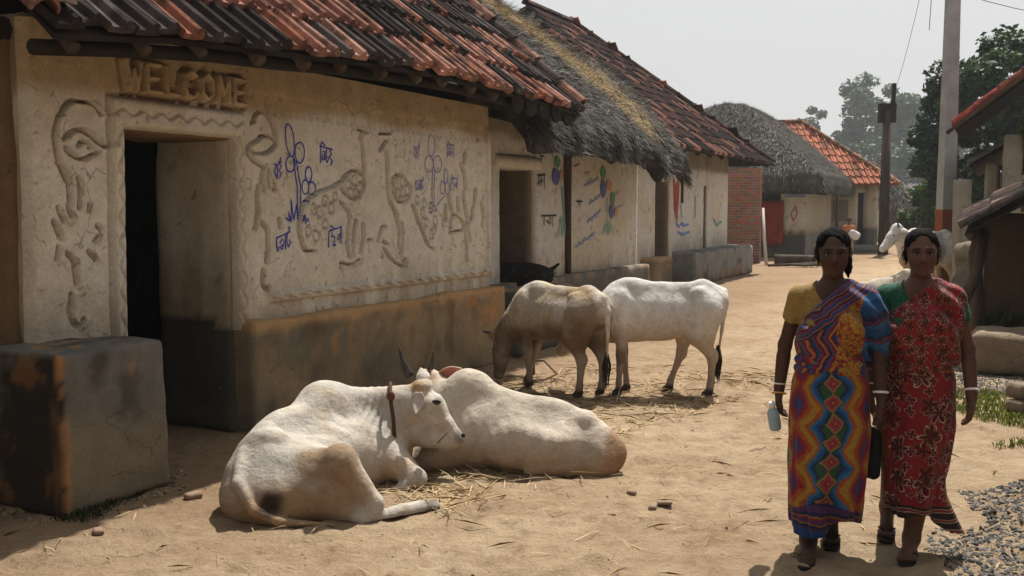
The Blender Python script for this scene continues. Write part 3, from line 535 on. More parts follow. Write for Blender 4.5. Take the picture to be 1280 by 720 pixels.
mudpart('plinth', H1, (-.27, -.53, 0), (.455, .12, .845), blockc, r=.026, res=.03, amp=.017, seed=11, taper=.05)
# the drawings and words brushed on in blue
fy = lambda Q: -relief_all(Q)
for nm, lines, col, w in (('painted_flower', FL1, (.045, .06, .34), .012), ('painted_flower', FL2, (.22, .20, .46), .011)):
    mb = MB()
    for l in lines: ribbon(mb, dense(l), w, fy, col)
    mb.build(nm, MAT['paint'], H1, label='blue outline drawing of three petalled flowers with grass' if nm and col[2] < .4 else 'faded violet outline drawing of flowers')
for grp, col in ((WORDS, (.045, .06, .34)), (FADED, (.22, .20, .46))):
    for wd in grp:
        mb = MB()
        for l in wd: ribbon(mb, dense(l, .015), .012, fy, col)
        mb.build('painted_word', MAT['paint'], H1)

# ------------------------------------------------------------------ clay tiles
def tile_mesh(w=.2, L=.47, roll=.036, th=.014, seg=4, lip=.0):
    cx = w*.66+roll*.3; prof = [(0, .016), (w*.10, -.004), (w*.50, -.008)]
    for k in range(seg+1):
        t = math.pi*(1-k/seg); prof.append((cx+roll*math.cos(t), roll*1.15*math.sin(t)+.002))
    prof += [(w*1.06, .004)]
    bot = [(w*1.06, -th), (w*.55, -th-.006), (0, -th)]
    P = prof+bot; n = len(P); m = len(prof); V = [(x, 0, z-(lip if k >= m else 0)) for k, (x, z) in enumerate(P)]+[(x, L, z-.002) for x, z in P]
    F = [(k, (k+1) % n, n+(k+1) % n, n+k) for k in range(n)]+[tuple(range(n))[::-1], tuple(range(n, 2*n))]
    return V, [tuple(reversed(f)) for f in F]
def half_tile(r=.085, L=.42, th=.016, seg=7, taper=.82):
    V = []; F = []
    for yy, rr in ((0, r), (L, r*taper)):
        for q in (rr, rr-th):
            for k in range(seg+1):
                t = math.pi*k/seg; V.append((q*math.cos(t), yy, q*math.sin(t)))
    m = seg+1
    for k in range(seg):
        F += [(k, k+1, 2*m+k+1, 2*m+k), (m+k+1, m+k, 3*m+k, 3*m+k+1), (k+1, k, m+k, m+k+1), (2*m+k, 2*m+k+1, 3*m+k+1, 3*m+k)]
    F += [(0, 2*m, 3*m, m), (seg, m+seg, 3*m+seg, 2*m+seg)]
    return V, F
def tile_color(rng, pink=.5):
    q = rng.random()
    if q < .26: c = np.array((.030, .028, .028))*(.7+.9*rng.random())
    elif q < .26+.20: c = np.array((.13, .11, .10))*(.7+.6*rng.random())
    elif q < .26+.20+.30: c = np.array((.30, .125, .08))*(.65+.6*rng.random())
    else: c = np.array((.47, .27, .21))*(.7+.5*rng.random())
    return c
def frame(o, ux, uy):
    """matrix whose x runs along the eave, y up the slope, z out of the roof"""
    ux = Vector(ux).normalized(); uy = Vector(uy); uy = (uy-ux*uy.dot(ux)).normalized(); uz = ux.cross(uy)
    M = Matrix.Identity(4)
    for r in range(3): M[r][0], M[r][1], M[r][2], M[r][3] = ux[r], uy[r], uz[r], o[r]
    return M
trng = np.random.default_rng(5)
TV, TF = tile_mesh(.16, .46, .030, .014, 4, .022)
me_tile = [fast_mesh('tile', np.array(TV)*np.array([1, 1+.06*k, 1])+np.array([0, -.02*k, 0]), TF) for k in range(3)]
for m_ in me_tile: m_.materials.append(MAT['tile'])
HV, HF = half_tile()
RV_, RF_ = half_tile(.085, .44, .016, 7, .97); me_ridge = fast_mesh('ridge_tile', RV_, RF_); me_ridge.materials.append(MAT['tile'])
me_half = fast_mesh('half_round_tile', HV, HF); me_half.materials.append(MAT['tile'])
# front slope: eave line rises a little towards the far end
PITCH = R(41.5)
ex = [-.45, .6, 1.55, 2.0, 3.5, 5.6, 6.3]; ez = [2.415, 2.535, 2.58, 2.615, 2.67, 2.625, 2.60]
def eave_z(x): return float(np.interp(x, ex, ez))
EY = -.69
colw = .1605; ncol = 41; x0 = -.36
roof1 = empty('roof', (0, 0, 0)); roof1.parent = H1
uy = Vector((0, math.cos(PITCH), math.sin(PITCH)))
cl = RNG.random((80, 20))
for c in range(ncol):
    for r in range(7):
        x = x0+c*colw; p = Vector((x, EY, eave_z(x+.1)))+uy*(r*.405+trng.uniform(-.028, .028))
        slope = (eave_z(x+.3)-eave_z(x-.1))/.4
        M = frame(p+Vector((0, 0, .045)), (1, 0, slope), uy)
        M = M @ Matrix.Rotation(R(-5.0+trng.uniform(-1.6, 1.6)), 4, 'X') @ Matrix.Rotation(R(trng.uniform(-2.6, 2.6)), 4, 'Z') @ Matrix.Rotation(R(trng.uniform(-4, 4)), 4, 'Y')
        o = bpy.data.objects.new('tile', me_tile[trng.integers(3)]); SC.collection.objects.link(o); o.parent = roof1; o.matrix_local = M
        k = fbm(np.array([[x*1.3, r*.9, 3.]]), 1., 3, 4)[0]
        cc = tile_color(trng)
        if k > .60 and trng.random() < .8: cc = np.array((.44, .22, .165))*(.6+.5*trng.random())
        elif k < .50 and trng.random() < .8: cc = np.array((.075, .062, .058))*(.4+1.3*trng.random())
        o.color = (*cc, 1)
tile_top = True
# verge tiles laid along both ends
for side, xx in ((0, x0-.02), (1, x0+ncol*colw+.03)):
    for r in range(9):
        p = Vector((xx, EY, eave_z(xx)))+uy*(r*.36+.05)+Vector((0, 0, .06))
        M = frame(p, (1, 0, 0), uy) @ Matrix.Rotation(R(-3+trng.uniform(-2, 2)), 4, 'X') @ Matrix.Rotation(R(trng.uniform(-4, 4)), 4, 'Z')
        o = bpy.data.objects.new('half_round_tile', me_half); SC.collection.objects.link(o); o.parent = roof1; o.matrix_local = M
        o.color = (*(np.array((.09, .07, .065)) if r % 2 else np.array((.36, .19, .14)))*(.7+.5*trng.random()), 1)
# two loose cover tiles lying across the near corner of the eave
for k, (yy, zz, c) in enumerate(((-.50, .12, (.20, .07, .03)), (-.62, .05, (.36, .24, .18)))):
    o = bpy.data.objects.new('half_round_tile', me_half); SC.collection.objects.link(o); o.parent = roof1
    o.matrix_local = Matrix.Translation((-.22, yy, eave_z(-.3)+zz+.09)) @ Matrix.Rotation(R(82), 4, 'Z') @ Matrix.Rotation(R(2), 4, 'X'); o.color = (*c, 1)
# boarding, rear slope, rafters and eave pole
RID = Vector((0, EY, 2.55))+uy*3.30
mb = MB()
X1 = x0+ncol*colw
for xa, xb in zip(np.linspace(x0+.02, X1-.02, 9)[:-1], np.linspace(x0+.02, X1-.02, 9)[1:]):
    P = []
    for xx in (xa, xb):
        a = Vector((xx, EY+.03, eave_z(xx)-.005)); b_ = a+uy*3.25
        P += [a, b_, b_+Vector((0, 0, -.03)), a+Vector((0, 0, -.03))]
    mb.raw(P, [(0, 4, 5, 1), (2, 6, 7, 3), (0, 3, 7, 4), (1, 5, 6, 2), (0, 1, 2, 3), (4, 7, 6, 5)], (.04, .03, .022))
mb.build('roof_boarding', MAT['darkwood'], roof1)
mb = MB(); ry = RID.y; rz = RID.z
mb.raw([(x0, ry-.05, rz+.12), (X1, ry-.05, rz+.12), (X1, ry+2.7, rz-2.25), (x0, ry+2.7, rz-2.25), (x0, ry-.05, rz+.06), (X1, ry-.05, rz+.06), (X1, ry+2.7, rz-2.31), (x0, ry+2.7, rz-2.31)],
       [(0, 1, 2, 3), (7, 6, 5, 4), (0, 4, 5, 1), (2, 6, 7, 3), (1, 5, 6, 2), (0, 3, 7, 4)], (.2, .09, .06))
mb.build('rear_slope', MAT['tilefield'], roof1)
for k in range(15):
    xx = x0+.15+k*.455; a = Vector((xx, EY+.06, eave_z(xx)-.07)); mb = MB()
    mb.tube([a+Vector((random.uniform(-.04, .04), 0, 0)), a+uy*1.6, a+uy*3.2], .035+.012*random.random(), 7, (.05, .035, .02))
    mb.build('rafter', MAT['wood'], roof1, True)
mb = MB(); mb.tube([(x, EY+.16, eave_z(x)-.06) for x in np.linspace(x0, X1, 12)], .04, 8, (.05, .03, .02)); mb.build('eave_pole', MAT['darkwood'], roof1, True)
mb = MB(); mb.tube([(x, .18, 2.56+.12*(x/5)) for x in np.linspace(-.25, 5.1, 8)], .075, 8, (.05, .03, .02)); mb.build('wall_plate', MAT['darkwood'], roof1, True)
# sooty boards closing the gap between wall and roof
mb = MB()
for xa, xb in zip(np.linspace(.0, 5.02, 8)[:-1], np.linspace(.0, 5.02, 8)[1:]):
    mb.box((xa+.006, .30, 2.4), (xb-.006, .34, 3.42), (.05, .035, .022))
mb.build('gable_board', MAT['darkwood'], roof1)
# curved under-tiles hanging below the far end of the eave
for k in range(5):
    xx = 4.75+k*.30; mb = MB(); V = []; r_ = .135
    for t in np.linspace(0, math.pi, 9): V += [(xx+r_*math.cos(t), EY+.05, eave_z(xx)-.02-r_*math.sin(t)*1.05), (xx+r_*math.cos(t), EY+.08, eave_z(xx)-.02-r_*math.sin(t)*1.05)]
    n = len(V); F = [(2*q, 2*q+1, 2*q+3, 2*q+2) for q in range(8)]+[tuple(range(0, n, 2))[::-1], tuple(range(1, n, 2)), (0, n-2, n-1, 1)]
    mb.raw(V, F, (.03, .022, .018)); mb.build('hanging_tile', MAT['darkwood'], roof1)
# ------------------------------------------------------------------ thatch
def thatch(parent, hf, X, Y, thick, nstraw, colf, lo=.12, hi=.34, wid=.012, seed=1, skip=None, fringe=0, res=.11, jit=.40):
    """heavy thatch: a lumpy thick shell over the rectangle X x Y with top surface hf(x,y), plus loose straw down the fall line"""
    g = np.random.default_rng(seed)
    nx = int((X[1]-X[0])/res)+2; ny = int((Y[1]-Y[0])/res)+2
    XX, YY = np.meshgrid(np.linspace(*X, nx), np.linspace(*Y, ny), indexing='ij'); x = XX.ravel(); y = YY.ravel()
    def top(x, y):
        P = np.stack([x, y, x*0], -1)
        return hf(x, y)+(fbm(P*np.array([2.2, .7, 1]), 1.6, 4, seed)-.5)*.16
    z = top(x, y); P = np.stack([x, y, z], -1)
    edge = np.minimum(np.minimum(x-X[0], X[1]-x), np.minimum(y-Y[0], Y[1]-y))
    B = P.copy(); B[:, 2] -= thick+.05*fbm(P, 4, 3, seed+3)
    B[:, 0] += np.where(x-X[0] < .01, .05, 0)-np.where(X[1]-x < .01, .05, 0); B[:, 1] += np.where(y-Y[0] < .01, .08, 0)
    i, j = np.meshgrid(np.arange(nx-1), np.arange(ny-1), indexing='ij')
    q = np.stack([i*ny+j, (i+1)*ny+j, (i+1)*ny+j+1, i*ny+j+1], -1).reshape(-1, 4); n = nx*ny
    ring = [k*ny for k in range(nx)]+[(nx-1)*ny+k for k in range(1, ny)]+[k*ny+ny-1 for k in range(nx-2, -1, -1)]+[k for k in range(ny-2, 0, -1)]
    r2 = ring[1:]+ring[:1]; side = np.array([[b, a, a+n, b+n] for a, b in zip(ring, r2)])
    V = np.vstack([P, B]); F = np.vstack([q, q[:, ::-1]+n, side])
    c = colf(V, np.random.default_rng(3).random(len(V))*.4+.3)*.6
    new('thatch', V, F, MAT['thatch'], parent, True, c)
    # straw
    x = g.uniform(X[0], X[1], nstraw); y = g.uniform(Y[0], Y[1], nstraw)
    if fringe:
        k = int(nstraw*fringe); y[:k] = Y[0]+np.abs(g.normal(0, .05, k)); m = k//3
        x[:m] = X[1]-np.abs(g.normal(0, .05, m)); y[:m] = g.uniform(Y[0], Y[1], m)
    if skip is not None: kk = ~skip(x, y); x = x[kk]; y = y[kk]
    n = len(x); e = .03
    z = top(x, y); dx = (top(x+e, y)-top(x-e, y))/(2*e); dy = (top(x, y+e)-top(x, y-e))/(2*e)
    D = np.stack([-dx, -dy, -(dx*dx+dy*dy)], -1); D /= np.linalg.norm(D, axis=1)[:, None]+1e-9
    N = np.stack([-dx, -dy, np.ones(n)], -1); N /= np.linalg.norm(N, axis=1)[:, None]
    D = D+g.normal(0, jit, (n, 3)); 
    near = np.minimum(np.minimum(x-X[0], X[1]-x), y-Y[0]) < .12
    D[near] += np.array([0, 0, -1.1])*g.uniform(.2, 1, near.sum())[:, None]
    D /= np.linalg.norm(D, axis=1)[:, None]
    L = g.uniform(lo, hi, n)[:, None]; A = np.stack([x, y, z], -1)+N*g.uniform(-.01, .03, n)[:, None]
    A[near, 2] -= g.uniform(0, thick*.9, near.sum())
    S = np.cross(D, N); S /= np.linalg.norm(S, axis=1)[:, None]+1e-9; S *= (wid*g.uniform(.4, 1.3, n))[:, None]/2
    E = A+D*L+N*g.uniform(-.01, .05, n)[:, None]
    V = np.stack([A-S, A+S, E+S*.5, E-S*.5], 1).reshape(-1, 3); F = np.arange(4*n).reshape(-1, 4)
    c = colf(A, g.random(n)); c = np.repeat(c, 4, 0)
    new('loose_straw', V, F, MAT['straw'], parent, False, c, kind='stuff')
def grey_straw(P, r):
    k = (.040+.36*r**2.0)[:, None]*np.array([1, .93, .83])
    n = fbm(P, 1.5, 3, 9); return k*(.7+.6*n)[:, None]

# ------------------------------------------------------------------ thatched house
H2 = empty('thatched_house', T(9.3, -5.15), ROTL, label='mud house under thick grey thatch with a golden straw stripe and painted flowers', cat='house')
tx = [-.7, -.45, -.15, .45, 1.2, 1.9, 2.5, 2.85, 3.2, 5.2, 6.4]; tz = [2.55, 2.86, 3.14, 3.60, 4.12, 4.62, 5.02, 5.12, 5.0, 3.6, 2.5]
def h2top(x, y):
    z = np.interp(y, tx, tz)
    far = sstep(3.3, 4.6, x)*sstep(.5, -.7, y); z = z-.22*far
    z = z-.16*np.clip((x-5.3)/.35, 0, 1)**2
    z = z+.10*sstep(4.5, 4.75, x)*sstep(1.2, .4, y)
    return z
def h2col(P, r):
    c = grey_straw(P, r); x = P[:, 0]; y = P[:, 1]
    s = sstep(3.62, 3.78, x+.07*np.sin(y*5)+(r-.5)*.3)*sstep(4.76, 4.60, x+.06*np.sin(y*4)+(r-.5)*.3)*sstep(.1, .3, fbm(P, 3, 3, 2)+.05)
    return lerp(c, np.array((.52, .385, .20)), s*(.62+.3*r)*sstep(-.62, -.35, y)*sstep(.25, .5, fbm(P*np.array([3, 1, 1]), 3, 3, 4)+.1))*(1+0*r[:, None])
roof2 = empty('roof'); roof2.parent = H2
thatch(roof2, h2top, (.05, 5.65), (-.72, 6.2), .34, 75000, h2col, .06, .22, .010, 3, skip=lambda x, y: (y > 3.0) & (x < 5.4), fringe=.16)
cw2 = lambda P: wall_cream(P, .75, 2.38, top=(.24, .165, .09), base=(.60, .58, .54), seed=3)
mudpart('wall', H2, (.28, .0, .6), (.74, .42, 2.9), cw2, r=.03, amp=.006, seed=21)
mudpart('wall', H2, (1.66, .0, .6), (5.40, .42, 2.9), cw2, r=.035, amp=.006, seed=22)
mudpart('lintel', H2, (.6, .015, 2.05), (1.9, .40, 2.9), cw2, r=.03, amp=.006, seed=23)
mudpart('door_frame', H2, (.60, -.03, 2.06), (1.80, .06, 2.20), lambda P: wall_cream(P, .5, 9, seed=8), r=.02, amp=.006, seed=24)
jw = lambda P: lerp((.16, .125, .09), (.24, .19, .135), fbm(P, 3, 4, 6))
mudpart('door_jamb', H2, (1.60, .05, .6), (1.70, .9, 2.1), jw, r=.02, amp=.004, seed=25)
mb = MB(); mb.box((.70, .34, .74), (.98, .38, 2.08), (.10, .09, .08)); mb.build('door', MAT['vc'], H2)
mudpart('end_wall', H2, (5.02, .3, 0), (5.38, 5.2, 2.9), cw2, r=.04, res=.2, seed=26)
mudpart('end_wall', H2, (.3, .3, 0), (.6, 5.2, 2.9), room_dark, r=.04, res=.2, seed=27)
mudpart('back_wall', H2, (.3, 4.9, 0), (5.3, 5.2, 2.9), room_dark, r=.04, res=.3, seed=28)
mudpart('plinth', H2, (.20, -.16, 0), (5.55, .3, .745), lambda P: lerp(plinth_dark(P, .74, 31, .12, (.10, .098, .09)), (.20, .19, .17), fbm(P, 3, 4, 4)*.8), r=.028, amp=.015, seed=29)
mudpart('plinth', H2, (.12, -.55, 0), (1.62, .1, .71), lambda P: plinth_dark(P, .7, 33, .2, (.12, .12, .115)), r=.04, amp=.012, seed=30)
mb = MB(); mb.tube([(2.62, -.02, .74), (2.60, -.03, 1.5), (2.56, -.04, 2.1), (2.52, -.06, 2.75)], [.05, .045, .055, .05], 8, (.09, .06, .045)); mb.build('post', MAT['wood'], H2, True)
mb = MB(); mb.tube([(.1, -.12, 2.62), (5.3, -.1, 2.5)], .05, 7); mb.build('eave_pole', MAT['darkwood'], H2, True)
for k in range(7):
    xx = .5+k*.75; mb = MB(); mb.tube([(xx, -.62, 2.30+.02*random.random()), (xx, .5, 3.2)], .035, 6); mb.build('rafter', MAT['darkwood'], H2, True)
f2 = lambda Q: np.full(len(Q), -.010)
def disc(mb, ring, col):
    n = len(ring)-1; c = np.mean(ring[:n], 0)
    V = [(c[0], -.014, c[1])]+[(p[0], -.014, p[1]) for p in ring[:n]]
    mb.raw(V, [(0, 1+k, 1+(k+1) % n) for k in range(n)], col)
for nm, col in (('green', (.12, .30, .16)), ('blue', (.12, .14, .38)), ('orange', (.52, .29, .19))):
    for ring in H2P[nm]:
        mb = MB(); disc(mb, ring, col); mb.build('painted_petal', MAT['paint'], H2)
mb = MB()
for l in H2P['stem']: ribbon(mb, dense(l, .05), .024, f2, (.22, .42, .33))
mb.build('painted_grass', MAT['paint'], H2, kind='stuff')
mb = MB()
for l in H2P['black']: ribbon(mb, dense(l, .05), .02, f2, (.04, .045, .05))
mb.build('painted_lettering', MAT['paint'], H2, kind='stuff')
mb = MB()
for l in H2P['bluewords']: ribbon(mb, dense(l, .05), .020, f2, (.28, .30, .50))
mb.build('painted_lettering', MAT['paint'], H2, kind='stuff')

# ------------------------------------------------------------------ fields of small far tiles
def tile_field(name, parent, o, ux, uy, poly, w, ex, colf, L=None, seed=0, stagger=0):
    """tiles too small to pick apart, filled into a polygon on the roof plane (poly in metres along the eave, up the slope)"""
    g = np.random.default_rng(seed); tv, tf = tile_mesh(w, L or ex*1.18, w*.18, .012, 3, .018); tv = np.array(tv)
    M = np.array(frame(Vector(o), ux, uy)); px = [p[0] for p in poly]; py = [p[1] for p in poly]
    def inside(x, y):
        r = False; n = len(poly)
        for a in range(n):
            x1, y1 = poly[a]; x2, y2 = poly[(a+1) % n]
            if (y1 > y) != (y2 > y) and x < (x2-x1)*(y-y1)/(y2-y1)+x1: r = not r
        return r
    VV = []; FF = []; CC = []; b = 0; r = 0; y = min(py)
    while y < max(py):
        x = min(px)
        while x < max(px):
            if inside(x+w/2, y+ex*.4+.01):
                a = R(-4+g.uniform(-1.2, 1.2)); ca, sa = math.cos(a), math.sin(a); t = tv.copy(); zz = g.uniform(0, .012)
                t = np.stack([t[:, 0]+x+g.uniform(-.01, .01), t[:, 1]*ca-t[:, 2]*sa+y+g.uniform(-.02, .02), t[:, 1]*sa+t[:, 2]*ca+.03+zz], -1)
                t = t@M[:3, :3].T+M[:3, 3]
                VV.append(t); FF += [tuple(i+b for i in f) for f in tf]; b += len(t)
                CC.append(np.repeat(np.asarray(colf(g, x, y))[None], len(t), 0))
            x += w
        y += ex; r += 1
    return new(name, np.vstack(VV), FF, MAT['tilefield'], parent, False, np.vstack(CC), kind='stuff')
def slab(mb, pts, th, c):
    P = [Vector(p) for p in pts]; n = len(P); V = P+[p-Vector((0, 0, th)) for p in P]
    mb.raw(V, [tuple(range(n)), tuple(range(2*n-1, n-1, -1))]+[(k, n+k, n+(k+1) % n, (k+1) % n) for k in range(n)], c)
def ridge_tiles(parent, a, b, r=.1, c0=(.10, .06, .05), seed=0, n=None):
    a = Vector(a); b = Vector(b); g = random.Random(seed); d = (b-a); n = n or max(2, int(d.length/.36)); d /= n
    for k in range(n):
        x = d.cross(Vector((0, 0, 1))).normalized()
        M = frame(a+d*(k+1)+Vector((0, 0, .02)), -x, -d) @ Matrix.Scale(r/.085, 4)
        o = bpy.data.objects.new('ridge_tile', me_ridge); SC.collection.objects.link(o); o.parent = parent; o.matrix_local = M
        q = .6+.9*g.random(); o.color = (c0[0]*q, c0[1]*q, c0[2]*q, 1)
def dusky(g, x, y):
    q = g.random()
    if q < .58: return np.array((.040, .030, .028))*(.5+g.random())
    if q < .86: return np.array((.13, .058, .045))*(.6+.7*g.random())
    return np.array((.36, .18, .13))*(.7+.5*g.random())
def rusty(g, x, y): return np.array((.40, .15, .085))*(.75+.45*g.random())*(1 if g.random() > .08 else .5)

# ------------------------------------------------------------------ hipped tile house
H3 = empty('tiled_house', T(17.0, -6.25), ROTL, label='whitewashed mud house with dark hipped tile roof and long grey plinth bench', cat='house')
roof3 = empty('roof'); roof3.parent = H3
A = Vector((-.8, -.78, 2.72)); B = Vector((9.0, -.78, 2.75)); Rn = Vector((2.8, 3.25, 6.0)); Rf = Vector((5.3, 3.25, 6.0)); Bb = Vector((9.0, 7.3, 2.75)); Ab = Vector((-.8, 7.3, 2.72))
sl = Vector((0, 4.03, 3.27)); sll = sl.length
tile_field('tile_field', roof3, A, (1, 0, 0), sl, [(0, 0), (9.8, 0), (6.1, sll), (3.6, sll)], .2, .36, dusky, seed=2)
hl = Vector((-3.7, 0, 3.25)); hll = hl.length
tile_field('tile_field', roof3, B, (0, 1, 0), hl, [(0, 0), (8.08, 0), (4.03, hll)], .24, .42, dusky, seed=3)
mb = MB(); slab(mb, [A, B, Rf, Rn], .05, (.03, .022, .018)); slab(mb, [B, Bb, Rf], .05, (.03, .022, .018)); slab(mb, [Bb, Ab, Rn, Rf], .05, (.08, .04, .03)); slab(mb, [Ab, A, Rn], .05, (.08, .04, .03))
mb.build('roof_boarding', MAT['darkwood'], roof3)
ridge_tiles(roof3, Rf, B, .10, seed=1); ridge_tiles(roof3, Rn, Rf, .10, seed=2)
for k in range(11):
    mb = MB(); xx = -.4+k*.9; mb.tube([(xx, -.74, 2.66), (xx, .6, 3.72)], .035, 6); mb.build('rafter', MAT['darkwood'], roof3, True)
cw3 = lambda P: wall_cream(P, .7, 2.42, top=(.17, .135, .09), base=(.60, .59, .56), seed=5)
for k, (xa, xb, z0, z1) in enumerate(((-.2, 1.9, 0, 3.0), (2.78, 5.36, .5, 3.0), (5.62, 7.55, .5, 3.0), (1.8, 2.9, 2.14, 3.0), (5.30, 5.70, 2.12, 3.0))):
    mudpart('wall' if k < 3 else 'lintel', H3, (xa, .0 if k < 3 else .02, z0), (xb, .5, z1), cw3, r=.04, amp=.008, res=.1, seed=40+k)
mudpart('door_jamb', H3, (2.74, .03, .0), (2.84, .8, 2.2), jw, r=.02, seed=46)
mudpart('door_jamb', H3, (5.58, .03, .6), (5.66, .5, 2.2), jw, r=.02, seed=47)
mudpart('end_wall', H3, (7.1, .3, 0), (7.53, 6.3, 2.95), cw3, r=.04, res=.2, seed=48)
mudpart('end_wall', H3, (-.2, .3, 0), (.2, 6.3, 2.95), room_dark, r=.04, res=.3, seed=49)
mudpart('back_wall', H3, (-.2, 6.0, 0), (7.5, 6.4, 2.95), room_dark, r=.04, res=.3, seed=50)
def benchc(P):
    c = lerp((.14, .15, .15), (.30, .29, .265), fbm(P*np.array([5, 5, 1]), 1.3, 5, 3)); n = fbm(P, 2.4, 4, 12)
    c = lerp(c, (.05, .05, .048), sstep(.55, .7, n)*.8); c = lerp(c, (.25, .14, .08), sstep(.35, .1, P[:, 2])*sstep(.45, .6, fbm(P*np.array([7, 7, 1]), 1, 3, 6)))
    return c
mudpart('plinth', H3, (2.95, -.52, 0), (8.05, .2, .70), benchc, r=.03, amp=.02, res=.08, seed=51)
mudpart('plinth', H3, (1.0, -.32, 0), (2.05, .1, .66), lambda P: plinth_ochre(P, .66, 3), r=.05, amp=.015, res=.08, seed=52)
mb = MB(); mb.box((3.55, -.022, 1.72), (3.69, .02, 2.18), (.03, .028, .025)); mb.build('window', MAT['vc'], H3)
f3 = lambda Q: np.full(len(Q), -.016)
mb = MB()
for l in ([(3.02, 2.2), (3.12, 1.5), (3.2, 2.15), (3.28, 1.65), (3.36, 2.2), (3.2, 2.3)], [(3.1, 2.0), (3.25, 1.35), (3.35, 2.0)]): ribbon(mb, dense(l, .06), .07, f3, (.50, .10, .07))
mb.build('painted_mark', MAT['paint'], H3, kind='stuff')
mb = MB()
for l in ([(3.2, 1.30), (3.4, 1.22), (3.6, 1.28)], [(3.6, 1.3), (3.8, 1.24), (4.1, 1.26)], [(3.3, 1.12), (3.7, 1.05), (4.2, 1.1)], [(3.1, 1.7), (3.15, 1.4)], [(3.5, 1.7), (3.6, 1.4)]): ribbon(mb, dense(l, .08), .05, f3, (.17, .25, .52))
mb.build('painted_mark', MAT['paint'], H3, kind='stuff')
mb = MB()
for l in ([(6.2, 1.35), (6.5, 1.2), (6.9, 1.3)], [(4.6, 1.9), (4.62, 1.4)]): ribbon(mb, dense(l, .08), .05, f3, (.2, .42, .30))
mb.build('painted_mark', MAT['paint'], H3, kind='stuff')

# ------------------------------------------------------------------ brick wall between the houses
BW = empty('brick_wall', T(29.4, -6.55), ROTL, label='bare red brick wall beside the dark tiled house', cat='wall')
mudpart('mortar', BW, (0, 0, 0), (.22, 2.6, 2.78), lambda P: lerp((.30, .26, .22), (.40, .36, .31), fbm(P, 5, 3, 1)), r=.01, res=.2, amp=.003)
mb = MB(); g = random.Random(4)
for r in range(34):
    for k in range(11):
        y0 = k*.245-(r % 2)*.12; z0 = .01+r*.082; c = [q*(.6+.7*g.random()) for q in (.27, .14, .095)]; d = g.uniform(-.012, -.004)
        mb.box((d, max(0, y0+.008), z0+.008), (.2, min(2.6, y0+.232), z0+.074), c)
    for q in (0,): mb.box((.01, -.008, .018+r*.082), (.21, .05, .084+r*.082), [p*(.6+.7*g.random()) for p in (.27, .14, .095)])
mb.build('brick', MAT['vc'], BW, kind='stuff')
st = MB(); st.tube([T(28.6, -6.15, 0), T(28.9, -6.3, .8), T(29.25, -6.42, 1.62)], [.05, .045, .035], 7, (.5, .47, .42)); st.build('wooden_pole', MAT['vc'], None, True, label='pale bare pole leaning against the red brick wall', cat='pole')
lg = MB(); lg.tube([T(28.9, -6.0, .16), T(29.2, -4.6, .15)], .14, 9, (.16, .13, .10)); lg.build('log', MAT['wood'], None, True, label='thick grey log lying in front of the red cloth doorway', cat='log')
for k in range(6):
    b_ = MB(); s0 = 27.6+.15*k; b_.tube([T(s0, -5.9+.2*k, .05), T(s0+.3, -5.3+.15*k, .07+.01*k), T(s0+.35, -4.9+.12*k, .05)], .035, 6, (.2, .15, .1))
    b_.build('branch', MAT['wood'], None, True, label='short dry branch on the ground before the thick grey log', cat='branch', group='dry branches by the log')

# ------------------------------------------------------------------ round thatched house
H4 = empty('thatched_house', T(33.3, -5.9), ROTL, label='grey dome thatched house with a red cloth hung in its doorway', cat='house')
roof4 = empty('roof'); roof4.parent = H4
def h4top(x, y):
    a = np.minimum(x+1.35, 6.4-x)/3.9; b = np.minimum(y+.72, 7.0-y)/3.8
    m = np.minimum(np.clip(a, 0, 1), np.clip(b, 0, 1)); m = m*.75+.25*np.clip(a, 0, 1)*np.clip(b, 0, 1)
    return 2.55+2.85*(1-(1-m)**1.6)
thatch(roof4, h4top, (-1.3, 6.35), (-.70, 6.95), .50, 34000, lambda P, r: grey_straw(P, .25+.5*r)*1.0, .08, .26, .022, 8, fringe=.08, res=.14, jit=.22)
def h4wall(P): return np.where((P[:, 2] < .86)[:, None], plinth_dark(P, .86, 40, .1, (.06, .065, .07)), wall_cream(P, .85, 2.5, base=(.55, .54, .5), seed=9))
def h4side(P): return np.where((P[:, 2] < .86)[:, None], lerp((.22, .215, .2), (.3, .29, .27), fbm(P, 3, 3, 3)), wall_cream(P, .85, 2.5, base=(.50, .48, .43), seed=10))
mudpart('wall', H4, (0, .03, 0), (.4, .86, 2.9), h4wall, r=.04, res=.12, seed=61)
mudpart('wall', H4, (0, 1.75, 0), (.4, 6.2, 2.9), h4wall, r=.04, res=.2, seed=62)
mudpart('sill', H4, (-.02, .8, 0), (.4, 1.8, .55), lambda P: plinth_dark(P, .5, 41, .05), r=.03, res=.1, seed=63)
mudpart('side_wall', H4, (.03, 0, 0), (5.0, .4, 2.9), h4side, r=.04, res=.15, seed=64)
mudpart('back_wall', H4, (4.6, .2, 0), (5.0, 6.2, 2.9), room_dark, r=.04, res=.3, seed=65)
mb = MB(); mb.tube([(1.6, -.72, 0), (1.6, -.7, 2.35)], .055, 7); mb.build('post', MAT['wood'], H4, True)
cl = MB(); nxx, nzz = 16, 10; V = []; F = []
for a in range(nxx+1):
    for c in range(nzz+1):
        V.append((-.10-.05*math.sin(a*1.3)*(1-.4*c/nzz), .72+a*.9/nxx, .40+c*1.48/nzz+(.05*math.sin(a*.7) if c == 0 else 0)))
for a in range(nxx):
    for c in range(nzz): q = a*(nzz+1)+c; F.append((q, q+nzz+1, q+nzz+2, q+1))
o = new('hanging_cloth', V, F, M_noise('red_cloth', [(.16, .022, .015), (.30, .05, .03)], 4, .9), None, True, label='faded red cloth hanging across the doorway of the dome thatched house', cat='cloth')
sol = o.modifiers.new('thickness', 'SOLIDIFY'); sol.thickness = .006
